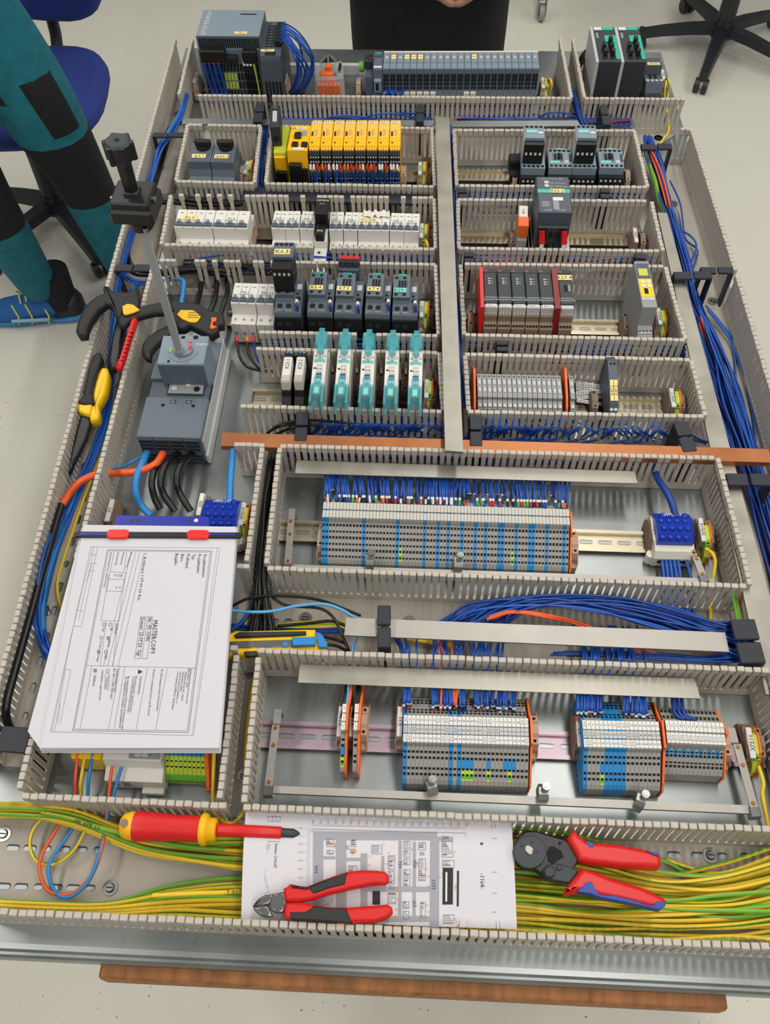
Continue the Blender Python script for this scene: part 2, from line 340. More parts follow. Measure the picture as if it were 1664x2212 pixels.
rail('steel rail end under the five teal-capped solid-state relays', (545,861), (948,870), 'railsteel', 3)
rail('gold-shining steel rail under the grey relay terminals', (1012,871), (1515,881), 'railsteel', 14)
rail('steel rail under the motor contactors', (490,690), (945,698))
rail('gold-shining steel rail under the red transmitter modules', (1005,704), (1476,713), 'railsteel', 13)
rail('steel rail under the long row of circuit breakers', (352,503), (940,511))
rail('steel rail under the dark semiconductor controller', (995,514), (1424,521))
rail('steel rail under the two motor protection breakers', (396,376), (548,379)); rail('steel rail under the yellow safety modules', (578,377), (937,384))
rail('steel rail under the four small control contactors', (986,380), (1392,385))
rail('steel rail under the power supply', (404,189), (660,191)); rail('steel rail under the two network switches', (1270,190), (1440,192))
def flatbar(name, label, cat, quad, z, t, m):      # a flat bar from four pixels of its upper face
    P = [U(*p, z) for p in quad]; c = sum(P, Vector())/4
    o = MB().add([(p.x-c.x, p.y-c.y, zz) for zz in (z-t, z) for p in P], [(3,2,1,0),(4,5,6,7),(0,1,5,4),(1,2,6,5),(2,3,7,6),(3,0,4,7)], m).build(name, None, (c.x, c.y, 0))
    return tag(o, label, cat)
flatbar('copper_busbar', 'long flat copper busbar lying across the ducts', 'busbar', ((477,963),(1668,999),(1661,970),(480,934)), .0735, .009, 'copper')
flatbar('metal_bar', 'long grey metal bar running down the centre of the panel', 'metal bar', ((962,973),(1001,976),(971,254),(941,251)), .0925, .005, 'zincbar')
flatbar('metal_bar', 'long grey metal bar lying beside the loose blue wires on the right', 'metal bar', ((1655,1500),(1722,1503),(1441,460),(1421,459)), .0640, .004, 'zincbar')
flatbar('metal_bar', 'bright aluminium bar held by black clips over the blue wire bundle', 'metal bar', ((744,1372),(1576,1408),(1567,1366),(748,1334)), .066, .003, 'alu')
flatbar('metal_bar', 'scratched metal strip behind the long grey terminal strip', 'metal bar', ((638,1022),(1378,1044),(1371,1018),(641,994)), .055, .002, 'zincbar')
flatbar('metal_bar', 'wide metal strip above the front terminal strips', 'metal bar', ((644,1474),(1514,1509),(1501,1466),(648,1435)), .055, .002, 'zincbar')
flatbar('metal_bar', 'thin grey metal strip below the power supply row', 'metal bar', ((392,268),(935,272),(938,260),(396,256)), .062, .002, 'zinc')
flatbar('metal_bar', 'thin grey metal strip below the controller', 'metal bar', ((977,274),(1255,272),(1248,260),(975,261)), .062, .002, 'zinc')
flatbar('cover_strip', 'dark blue-black cover strip in the duct below the yellow modules', 'cover strip', ((522,432),(930,440),(930,410),(526,404)), .060, .003, 'clip')
flatbar('mounting_rail', 'white edged rail behind the orange connector packet', 'rail', ((618,141),(792,142),(792,136),(620,135)), .02, .02, 'lightgrey')
# busbar brackets with slim aluminium earth bars in front of two terminal strips
def earth_bar(label, quad, z, brackets):
    P = [U(*p, z) for p in quad]; c = sum(P, Vector())/4
    t = thing('earth_bar', label, 'earth bar', (c.x, c.y, 0))
    MB().add([(p.x-c.x, p.y-c.y, zz) for zz in (z-.005, z) for p in P], [(3,2,1,0),(4,5,6,7),(0,1,5,4),(1,2,6,5),(2,3,7,6),(3,0,4,7)], 'alu').build('bar', t)
    for p0, p1 in brackets:
        a = U(*p0, .03)-c; b2 = U(*p1, z+.002)-c; a.z = .03; b2.z = z+.002; d = b2-a; L = math.hypot(d.x, d.y); s = MB()
        s.T = Matrix.Translation((a.x, a.y, 0)) @ Matrix.Rotation(math.atan2(d.y, d.x), 4, 'Z')
        zz = z+.002
        s.prism([(-.0045,.0076),(.0045,.0076),(.0045,.031),(-.0045,.031)], 0, .0016, 'alu')
        s.box(0, .018, -.0045, .0045, .030, .0316, 'alu'); s.add([(.018,-.0045,.030),(.018,.0045,.030),(.022,.0045,zz),(.022,-.0045,zz),(.018,-.0045,.0316),(.018,.0045,.0316),(.022,.0045,zz+.0016),(.022,-.0045,zz+.0016)], [(0,1,2,3),(7,6,5,4),(0,3,7,4),(1,5,6,2)], 'alu')
        s.box(.022, L+.006, -.0045, .0045, zz, zz+.0016, 'alu'); s.box(L-.003, L+.009, -.006, .006, z-.008, zz+.002, 'steel', .001)
        k = s.build('bracket', t)
        for u in (.26, .48, .93):
            r = MB(); p = s.T @ Vector((L*u, 0, 0)); r.cyl((p.x,p.y,zz), (p.x,p.y,zz+.0032), .0027, 'brass', .0022, n=10); r.build('rivet', k)
    return t
earth_bar('slim aluminium earth bar in front of the front terminal strips', ((588,1713),(1634,1758),(1632,1740),(588,1697)), .033, [((602,1533),(580,1703)), ((1579,1573),(1630,1749))])
earth_bar('slim aluminium earth bar in front of the long grey terminal strip', ((628,1229),(1545,1259),(1543,1250),(628,1219)), .033, [((632,1100),(622,1222)), ((1490,1178),(1519,1246))])
def shield_clamp(label, px, py, z, rz=0.):
    p = U(px, py, z); t = thing('shield_clamp', label, 'clamp', (p.x, p.y, 0), rz)
    MB().prism([(-.009,z-.012),(.009,z-.012),(.009,z+.010),(.004,z+.014),(-.004,z+.014),(-.009,z+.010)], -.0055, .0055, 'zinc').build('clamp_body', t)
    s = MB().cyl((.002,.003,z+.013), (.002,.003,z+.024), .0028, 'steel', n=10); s.cyl((.002,.003,z+.019), (.002,.003,z+.023), .0046, 'steel', n=12); s.build('thumb_screw', t)
shield_clamp('shiny shield clamp in front of the left part of the long terminal strip', 800, 1216, .034)
shield_clamp('shiny shield clamp in front of the middle of the long terminal strip', 990, 1221, .034)
shield_clamp('tilted shield clamp below the leftmost big front terminal block', 932, 1702, .034, .35); shield_clamp('upright shield clamp between the two big front terminal blocks', 1172, 1716, .034)
shield_clamp('shield clamp with screw turned right below the blue front terminal block', 1381, 1731, .034, -.35)
# black wire-retaining clips
def clip(label, pA, pB, w, z=.075, gap=True, foot=True):
    a = U(*pA, z); b = U(*pB, z); d = b-a; L = math.hypot(d.x, d.y)
    t = thing('retaining_clip', label, 'cable clip', (a.x, a.y, 0), math.atan2(d.y, d.x))
    hw = w/2; g = .0015
    for x0, x1, lift in ((0, L/2-g, 0.), (L/2+g, L, .0012)):
        s = MB().box(x0, x1, -hw, hw, z-.004+lift, z+lift, 'clip', .001); s.build('flap', t)
    if foot:
        for x in (0, L-.003): MB().box(x, x+.003, -hw, hw, .0022, z-.004, 'clip').build('leg', t)
for a in [('black cable clip near the top of the left duct', (330,290), (397,291), .013), ('black cable clip in the left duct beside the rotary handle shaft', (250,577), (326,579), .016),
          ('black cable clip at the bottom left over the thick black cable', (-70,1590), (62,1600), .03), ('black cable clip over the aluminium bar, beside its left end', (830,1398), (830,1308), .0165),
          ('black cable clip at the right end of the blue wire bundle', (1629,1432), (1604,1338), .030), ('black cable clip at the top of the right duct', (1386,316), (1452,316), .016),
          ('black cable clip lying over the right metal bar beside the grey display module', (1457,594), (1538,594), .017), ('tilted black cable clip against the right outer duct wall', (1515,582), (1584,584), .014),
          ('black cable clip below the right end of the copper busbar', (1572,1034), (1668,1037), .020), ('black cable clip below the power supply', (556,262), (563,222), .017),
          ('black cable clip below the middle of the controller', (907,262), (909,226), .015), ('black cable clip below the two network switches', (1312,268), (1304,228), .015),
          ('black cable clip on the copper busbar near its left end', (649,951), (654,890), .0175), ('black cable clip on the copper busbar beside the centre bar', (1029,962), (1028,898), .0175),
          ('black cable clip on the copper busbar near its right end', (1492,974), (1470,912), .020),
          ('shiny black clip left of the dark controller, upper duct', (1000,427), (999,407), .016), ('shiny black clip right of the dark controller, upper duct', (1309,427), (1308,407), .017),
          ('shiny black clip above the red transmitter modules', (1014,566), (1013,545), .016), ('shiny black clip above the grey display module', (1385,572), (1384,548), .018), ('shiny black clip below the red transmitter modules', (1086,757), (1085,736), .017)]:
    clip(*a)
ONES = 'first second third fourth fifth sixth seventh eighth ninth tenth eleventh twelfth thirteenth fourteenth fifteenth sixteenth seventeenth eighteenth nineteenth'.split()
def nth(i):      # 0 -> first
    i += 1
    if i < 20: return ONES[i-1]
    if i >= 100: return 'hundredth' if i == 100 else 'hundred-and-'+nth(i-101)
    te = ['twenty', 'thirty', 'forty', 'fifty', 'sixty', 'seventy', 'eighty', 'ninety'][i//10-2]
    return (te[:-1]+'ieth') if i % 10 == 0 else te+'-'+ONES[i % 10-1]
# ================================================================ devices (local sizes in millimetres)
MM = Matrix.Scale(.001, 4)
class DB(MB):
    def __init__(s): super().__init__(); s.T = MM
    def hole(s, x, y, z, r, m='hole', n=10, h=.3): return s.cyl((x,y,z-.2), (x,y,z+h), r, m, n=n, smooth=False)
    def fhole(s, x, y, z, r, m='hole', n=10, h=.3): return s.cyl((x,y+.2,z), (x,y-h,z), r, m, n=n, smooth=False)   # on a face looking to the front
def lp(root, cx, cy, z, w, h, txt='', m='tag', **k):
    if k.get('size'): k['size'] *= .001
    return label_plate(root, cx*.001, cy*.001, z*.001, w*.001, h*.001, txt, m, **k)
def end_clamp(label, pL, z=.034, txt='', w=9.5, brown=False, group=None, rz=None, tagw=6.5):
    """ribbed plastic end bracket on the rail, with a white marker"""
    p = U(*pL, z); t = thing('end_bracket', label, 'end bracket', (p.x, p.y, 0), -.01, group); m = 'brown' if brown else 'beige'
    d = DB().prism([(0,3),(0,14),(6,15),(6,24),(10,34),(18,35),(22,38),(34,38),(38,33),(46,32),(50,22),(56,14),(56,3)], 0, w, m)
    for k in range(4): d.box(-.8, 0, 1, 54, 5+k*5.5, 7+k*5.5, m); d.box(w, w+.8, 1, 54, 5+k*5.5, 7+k*5.5, m)
    for k in range(5): d.box(.5, w-.5, -1.2, 0, 3.5+k*2.3, 4.8+k*2.3, m)
    d.hole(w/2, 14, 34.5, 2); d.hole(w/2, 42, 32.5, 2); d.build('bracket_body', t)
    if txt:
        s = DB(); s.T = MM @ Matrix.Translation((w/2, 22, 38)); s.box(-tagw/2, tagw/2, -17, 20, 0, 3, 'tag', .5)
        s.text(txt, 5.2, (.3, 1, 3.2), 'ink', (0,1,0), (-1,0,0)); s.build('marker_tag', t)
    return t
def pe_terminal(label, pL, z=.040, group=None):
    p = U(*pL, z); t = thing('earth_terminal', label, 'terminal', (p.x, p.y, 0), -.01, group)
    d = DB().prism([(-4,3),(-4,20),(4,30),(12,40),(34,40),(44,30),(52,20),(52,3)], 0, 6, 'lime')
    for y, z in ((8,36),(40,34)): d.box(-.3, 6.3, y-3, y+3, z-2, z+.5, 'green'); d.hole(3, y, z+.6, 1.8)
    d.build('terminal_body', t); DB().prism([(-6,3),(-6,20),(4,33),(12,43),(34,43),(46,33),(54,20),(54,3)], 6, 8, 'orange').build('end_plate', t)
    return t
# ---------------------------------------------------------------- top row
t, w = dev('power_supply', 'large grey power supply unit with white lettering on its top', 'power supply', (423,78), (560,79), .132); w *= 1000
PSU = t; d = DB().prism([(-6,6),(-6,84),(-3,90),(-1,106),(0,108),(0,132),(98,132),(98,6)], 0, w, 'slate'); d.box(0, w, 0, 98, 131.8, 132.4, 'slatelight')
for i in range(26): d.box(4+i*w/27, 7+i*w/27, -.5, 0, 110, 128, 'hole')
d.box(w*.62, w*.88, 80, 84, 132.4, 132.7, 'hole'); d.build('housing', t)
d = DB()
for i in range(17):
    for j in range(4): d.box(6+i*(w-12)/17, 10.5+i*(w-12)/17, -6.6, -6, 10+j*18, 25+j*18, 'lime' if (6 <= i <= 9 and j in (1,2)) else 'hole')
d.build('ventilation_grille', t)
d = DB(); d.box(5, 55, -18, -1, 88, 112, 'black', 1.5); d.box(55, 78, -16, -1, 84, 98, 'matblack', 1)
for i in range(5): d.hole(10+i*9.5, -9, 112, 2.6)
d.build('output_terminals', t)
d = DB(); d.box(w-36, w-8, -16, -1, 86, 110, 'black', 1.5)
for i in range(4): d.hole(w-32+i*7, -8, 110, 2.3)
d.build('input_terminals', t)
DB().text('SITOP PSU8200', 9.5, (14, 47, 132.8), 'tag', (0,1,0), (-1,0,0)).build('lettering', t); lp(t, w*.70, 12, 132.5, 25, 8, 'T3.1', 'tagyellow', size=5.5)
t, w = dev('supply_module', 'narrow grey module with a fan of blue wires beside the power supply', 'power supply', (561,121), (606,121), .108); w *= 1000
d = DB().prism([(-5,6),(-5,60),(-2,100),(0,108),(120,112),(120,6)], 0, w, 'slate2')
for i in range(8): d.box(8, w-8, 30+i*10, 34+i*10, 108+.0333*(30+i*10)-.5, 109.3+.0333*(30+i*10), 'dark'); d.hole(w*.5, 32+i*10, 109.6+.0333*(30+i*10), 2)
for i in range(5): d.box(5+i*7, 9+i*7, -5.6, -5, 14, 58, 'hole')
d.box(10, w-10, 2, 14, 108, 109, 'hole'); d.build('housing', t); lp(t, 14, 18, 108.8, 27, 8, 'T4.1', 'tagyellow', size=5.5)
DB().box(w-14, w-2, 30, 100, 110, 122, 'black', 1).build('plug', t)
# controller: interface, head module and 23 slim I/O modules
t, w = dev('controller', 'slate blue controller head with its interface plug, left of the input modules', 'controller', (789,150), (826,150), .075); w *= 1000
d = DB().prism([(-8,4),(-8,24),(-4,36),(-1,66),(0,75),(62,75),(62,4)], w*.46, w, 'slate'); d.box(w*.5, w*.95, 44, 62, 75, 77, 'slate2'); d.box(w*.52, w*.9, 54, 58, 77, 77.5, 'teal')
d.prism([(-8,4),(-8,20),(-4,48),(-2,60),(30,62),(48,55),(48,4)], 0, w*.44, 'slate2'); d.box(w*.52, w*.95, -12, -2, 34, 58, 'slatelight', 1); d.box(w*.62, w*.78, -12.6, -12, 38, 53, 'hole')
d.build('housing', t); lp(t, w*.73, 8, 75.3, 16, 6, '', 'tag')
s = DB().box(-3, w*.42, 22, 48, 62, 80, 'dark', 1.5); s.box(w*.15, w*.35, 24, 40, 80, 84, 'steel', .5); s.build('bus_plug', t)
DB().cyl((-14,36,60), (-4,36,60), 10, 'green', n=14).build('green_plug', t)
pl, pr = (827,150), (1166,149); A = U(*pl, .075); B = U(*pr, .075); N = 23
g = DB().prism([(-9,4),(-9,24),(-5,34),(-2,62),(0,75),(60,75),(62,66),(62,4)], .15, 13.2, 'slate')
for j in range(4): g.box(2, 5.8, -5.2, -1, 36+j*8.4, 41.5+j*8.4, 'hole'); g.box(7.4, 11.2, -5.2, -1, 36+j*8.4, 41.5+j*8.4, 'hole')
g.box(.6, 12.8, 3, 22, 74.9, 75.4, 'slatelight'); g.box(.6, 12.8, 24, 56, 74.9, 75.6, 'slatelight'); g.box(1, 4.5, -9.6, -9, 10, 26, 'midgrey'); g.box(8.5, 12, -9.6, -9, 10, 26, 'midgrey')
GM = g.mesh('module_body'); base2 = DB().box(.8, 12.5, -11, -5, 10, 32, 'cream', 1).mesh('light_base')
strip = DB().box(0, 13.4, 58, 62, 75, 77.5, 'tag').mesh('marker_strip'); lab = DB().box(4, 9.5, 38, 46, 75.6, 76.2, 'lightgrey').mesh('module_window')
for i in range(N):
    p = A+(B-A)*(i/N); nm = {1: '131', 3: '151', 4: '141', 5: '141', 13: '182'}.get(i)
    lbl = ('%s slim grey input module from the left, without a yellow label' % nth(i) if not nm else ['', 'slim input module with the first yellow label from the left', '', 'slim input module with the second yellow label from the left', 'slim input module with the third yellow label from the left', 'slim input module with the fourth yellow label from the left', '', '', '', '', '', '', '', 'slim input module with the lone yellow label right of the middle'][i])
    q = thing('input_module', lbl, 'controller', (p.x, p.y, 0), 0, 'input modules of the controller')
    obj('module_body', GM, q); obj('marker_strip', strip, q)
    if i < 8 or i in (12, 13): obj('light_base', base2, q)
    if nm: lp(q, 6.7, 43, 75.9, 9.5, 15, nm, 'tagyellow', rot=math.pi/2*0, size=4)
    else: obj('module_window', lab, q)
# network switches
for i, (pl, pr, lb) in enumerate((((1295,133),(1343,133),'left tall grey network switch with teal label and black sockets'), ((1350,133),(1398,133),'right tall grey network switch with teal label and black sockets'))):
    t, w = dev('network_switch', lb, 'network switch', pl, pr, .118, 'network switches'); w *= 1000
    d = DB().box(0, w, 0, 124, 6, 118, 'dark', 1); d.build('housing', t)
    d = DB().box(-6, 0, 0, 124, 6, 118, 'lightgrey', .6); d.build('side_panel', t)
    d = DB()
    for r in range(11):
        for c in range(6):
            if (r+c) % 2: d.fhole(5+c*(w-10)/5, 0, 14+r*9, 1.1, n=6)
    d.build('ventilation_holes', t)
    d = DB().box(w*.45, w*.98, 50, 92, 118, 118.8, 'teal'); d.box(w*.78, w*.98, 8, 50, 118, 118.8, 'teal'); d.box(w*.4, w*.92, 112, 122, 118, 118.8, 'teal'); d.box(1, w*.38, 112, 122, 118, 118.8, 'tag'); d.build('front_label', t)
    for c in range(2):
        for r in range(3 if c else 2):
            x = w*(.16+.34*c); y = 8+r*21; s = DB(); s.box(x, x+w*.3, y, y+18, 118, 120, 'steel'); s.box(x+1.5, x+w*.3-1.5, y+2, y+16, 120, 120.6, 'hole'); s.box(x+2, x+w*.22, y+6, y+17, 119, 132, 'black', 1); s.build('socket', t)
    for k in range(4): DB().box(3, 8, 84+k*5, 85.5+k*5, 118, 118.5, 'tag').build('status_mark', t)
t, w = dev('relay_module', 'small grey relay module with a yellow tag right of the network switches', 'relay', (1396,180), (1432,180), .045); w *= 1000
d = DB().prism([(-10,4),(-10,30),(0,45),(30,45),(34,62),(62,62),(66,40),(84,38),(84,4)], 0, w, 'slate2')
for i in range(4): d.cyl((4+i*9,8,45), (4+i*9,8,47), 3.6, 'lightgrey', n=10)
for i in range(2): d.box(9+i*10, 14+i*10, 16, 30, 45, 46, 'hole')
for i in range(3): d.box(7+i*7, 12+i*7, 66, 72, 41, 43, 'hole')
d.build('housing', t); lp(t, w/2, 40, 62.2, w*.75, 9, 'A14.3', 'tagyellow', size=5)
# ---------------------------------------------------------------- motor protection breakers
for pl, pr, tx in (((405,349),(453,350),'Q3.1'), ((454,350),(503,351),'Q26.1')):
    t, w = dev('motor_breaker', 'dark grey motor protection breaker labelled %s with black turning knob' % tx, 'circuit breaker', pl, pr, .085, 'motor protection breakers'); w *= 1000
    d = DB().prism([(-26,4),(-26,48),(-22,52),(-5,58),(0,70),(0,85),(56,85),(58,62),(74,58),(74,4)], .4, w-.4, 'slate')
    for i in range(3): d.hole(w*(.2+.3*i), -16, 53.6, 3.2, n=12); d.fhole(w*(.2+.3*i), -26, 40, 3, n=10); d.cyl((w*(.2+.3*i),66,59), (w*(.2+.3*i),66,66), 5, 'slate2', n=12); d.hole(w*(.2+.3*i), 66, 66, 3)
    d.box(3, w-3, 1.5, 26, 85, 85.5, 'slate2'); d.build('housing', t)
    s = DB().cyl((w*.55,43,85), (w*.55,43,90), 13, 'black', n=20); s.box(w*.55-15, w*.55+15, 38, 47, 90, 101, 'black', 2); s.build('turning_knob', t)
    lp(t, w*.45, 16, 85.6, w*.62, 11, tx, 'tagyellow', size=7)
    s = DB(); s.text('1/T1  3/T2', 4, (w/2, -6, 57.5), 'lightgrey'); s.hole(6, 47, 85.2, 3.5, 'slatelight'); s.build('print', t)
# ---------------------------------------------------------------- yellow safety relays
t, w = dev('bus_module', 'lime bus module with a dark plug on its top, left of the yellow modules', 'safety module', (591,330), (618,330), .085); w *= 1000
d = DB().prism([(-6,4),(-6,50),(-2,70),(0,85),(78,85),(80,60),(80,4)], 0, w, 'limegreen'); d.box(1, w-1, -8, -2, 56, 80, 'yellow'); d.box(1, w-1, -12, -4, 6, 52, 'black', 1); d.build('housing', t)
s = DB(); s.T = MM @ Matrix.Translation((-4, 22, 86)) @ Matrix.Rotation(.08, 4, 'Z'); s.box(0, 18, -4, 62, 0, 40, 'dark', 2); s.box(5, 13, 8, 40, 40, 42, 'lightgrey', .5); s.cyl((9,-4,14), (9,-5,14), 6, 'hole', n=12); s.cyl((9,46,41), (9,46,46), 4, 'steel', n=10); s.build('bus_plug', t)
t, w = dev('safety_controller', 'wide yellow safety controller with a small display', 'safety module', (620,325), (664,326), .112); w *= 1000
d = DB().prism([(-6,4),(-6,70),(-4,82),(-3,92),(0,112),(74,112),(76,90),(90,84),(90,4)], 0, w, 'yellow'); d.box(2, w*.68, -14, -4, 8, 92, 'black', 1); d.box(w*.7, w-1, -9, -4, 8, 80, 'matblack'); d.build('housing', t)
s = DB().box(14, w-6, 44, 58, 112, 112.8, 'midgrey'); s.build('display', t)
s = DB().box(9, 21, 34, 48, 112, 118, 'black', 1.5); s.build('button', t)
for x in (7, 24): DB().box(x, x+11, 10, 22, 112, 116, 'black', 1).build('socket', t)
lp(t, 20, 5, 112.3, 20, 7, ''); lp(t, w*.5, 66, 112.3, 18, 6, 'A15.1', size=3.5); DB().text('pilz', 4.5, (6, 66, 112.5), 'ink').build('print', t)
SR = []
for i in range(8):
    x0 = 667+i*24.9; t, w = dev('safety_relay', '%s narrow yellow safety relay from the left of the eight' % ONES[i], 'safety module', (x0,317), (x0+24.3,317), .116, 'yellow safety relays'); w *= 1000
    SR.append((t, w)); d = DB().prism([(-5,4),(-5,70),(-3,84),(-2,92),(0,112),(2,116),(74,116),(76,96),(90,88),(90,4)], .3, w-.3, 'yellow'); d.box(.6, w-.6, -6, -4, 6, 74, 'matblack')
    d.box(1.2, w-1.2, 26, 66, 116, 116.8, 'yellowtop', .3); d.box(w*.12, w*.3, 30, 44, 116.8, 117, 'ink'); d.hole(w*.25, 12, 116, 2.4, 'ink', 4)
    for k in range(5): d.box(w*.38, w*(.75 if k % 2 else .62), 32+k*4, 33.2+k*4, 116.8, 117, 'brown')
    d.build('housing', t)
    for nm2, ya, za in (('upper_terminal', -4, 114), ('lower_terminal', -8, 74)):
        s = DB().prism([(ya-7,za-28),(ya-7,za-8),(ya-3,za-2),(ya+6,za-2),(ya+6,za-28)], .8, w-.8, 'black')
        for k in range(4): s.box(1.6+k*(w-2)/4, 1.6+k*(w-2)/4+3.4, ya-2.6, ya+4, za-2.2, za+.4, 'yellowtop'); s.box(2.2+k*(w-2)/4, 2.2+k*(w-2)/4+2.4, ya-7.4, ya-7, za-13, za-10, 'tag'); s.box(2.2+k*(w-2)/4, 2.2+k*(w-2)/4+2.4, ya-7.4, ya-7, za-22, za-19, 'tag')
        s.build(nm2, t)
    lp(t, w*.5, 70, 116.2, w*.75, 6, 'K%d.1' % (16+i), size=3.6)
    s = DB()
    for k in range(4): s.box(1.6+k*(w-2)/4, 1.6+k*(w-2)/4+3.4, 75, 84, 96, 113, 'yellowtop')
    s.build('rear_terminal', t)
# ---------------------------------------------------------------- circuit breakers
def mcb(label, pl, pr, poles, txt='', yel=False, group='circuit breakers', big=False, front=True):
    t, w = dev('circuit_breaker', label, 'circuit breaker', pl, pr, .068, group); w *= 1000; pw = w/poles
    d = DB().prism([(-22,4),(-22,44),(-2,46),(0,68),(45,70),(45,48),(66,46),(66,4)], .3, w-.3, 'white')
    for k in range(1, poles): d.box(k*pw-.25, k*pw+.25, -.3, 45, 60, 70.15, 'midgrey'); d.box(k*pw-.25, k*pw+.25, -22.3, -21, 4, 44, 'midgrey')
    for k in range(poles): d.hole(pw*(k+.5), -12, 45, 2.8, 'lightgrey', 12); d.hole(pw*(k+.5), -12, 45.3, 2, 'midgrey', 8); d.fhole(pw*(k+.5), -22, 24, 3.4, 'midgrey'); d.box(pw*(k+.5)-3, pw*(k+.5)+3, 36, 37.5, 69.6, 70.3, 'inkgrey')
    d.box(1, w-1, -.6, .4, 46.5, 52, 'cream'); d.build('housing', t)
    for k in range(poles):
        if big and k > 0 and k < poles-1 and poles > 4: continue
        s = DB().box(pw*k+1.2, pw*(k+1)-1.2, 3, 11, 68, 72, 'slate', .6); s.box(pw*k+pw*.32, pw*k+pw*.68, 6, 13, 70, 77, 'slatelight', .8); s.build('toggle', t)
    if txt: lp(t, w*.5, 24, 69.4, min(w*.72, 22), 7.5, txt, 'tagyellow' if yel else 'tag', size=5)
    return t, w
t, w = mcb('wide white residual current breaker with a yellow label at the left end', (376,491), (458,493), 4, '', big=True); lp(t, w*.35, 24, 69.4, 30, 11, 'F1.1', 'tagyellow', size=7)
mcb('three-pole white breaker with a white label right of the residual current breaker', (459,493), (534,495), 3, 'F1.2')
mcb('white breaker, leftmost of the group of three left of the black service socket', (586,494), (616,495), 2, 'F23.1'); mcb('white breaker, middle of the group of three left of the black service socket', (616,495), (646,495), 2, 'F25.1'); mcb('white breaker just left of the black service socket', (647,495), (678,496), 2, 'F26.1')
mcb('white breaker just right of the black service socket', (711,497), (741,497), 2, 'F27.1'); mcb('second white breaker right of the black service socket', (742,497), (772,498), 2, 'F28.1')
t, w = mcb('wide white breaker with a yellow label and a crumpled paper tag', (773,498), (841,499), 4, '', big=True); lp(t, w*.32, 26, 69.4, 30, 8, 'F9.1 6mA', 'tagyellow', size=4.6)
s = DB(); pts = [(x*1.0, 32+8*math.sin(x*.4)*.3+j*13, 72+3*math.sin(x*.7+j)+2*j) for j in range(2) for x in range(0, 46, 5)]; n = len(pts)//2
s.add([(x+w*.15, y, z) for x, y, z in pts]+[(x+w*.15, y, z-.5) for x, y, z in pts], [(i,i+1,n+i+1,n+i) for i in range(n-1)]+[(3*n+i,3*n+i+1,2*n+i+1,2*n+i) for i in range(n-1)], 'cream', True); s.build('paper_tag', t)
mcb('white breaker second from the right end of the row', (842,499), (873,500), 2, 'F30.1'); mcb('white breaker at the right end of the row', (873,500), (905,501), 2, 'F31.1')
mcb('white breaker left of the motor contactors, the wider of the pair', (498,655), (552,657), 3, 'F32.1'); mcb('white breaker left of the motor contactors, the narrower of the pair', (553,657), (591,658), 2, 'F32.2')
t, w = dev('service_socket', 'black service relay in a white socket between the white breakers', 'relay', (681,494), (708,495), .066); w *= 1000
d = DB().prism([(-70,26),(-70,30),(-24,44),(-20,56),(0,60),(48,60),(50,4),(-22,4),(-24,26)], 0, w, 'white'); d.box(w*.3, w*.5, -34, -31, 42, 43.5, 'hole'); d.box(w*.3, w*.7, -52, -50.5, 36, 38, 'hole'); d.build('socket', t)
s = DB().box(-1, w+1, 8, 50, 60, 92, 'black', 2); s.text('SIEMENS', 4.2, (w/2, 42, 92.3), 'tag'); s.text('K9.2', 3.5, (w/2, 33, 92.3), 'lightgrey'); s.build('relay_body', t)
s = DB().box(2, w-4, -20, 6, 56, 72, 'black', 1.5); s.hole(w*.35, -12, 72, 2.6, 'midgrey'); s.hole(w*.6, -12, 72, 2.6, 'midgrey'); s.build('plug', t)
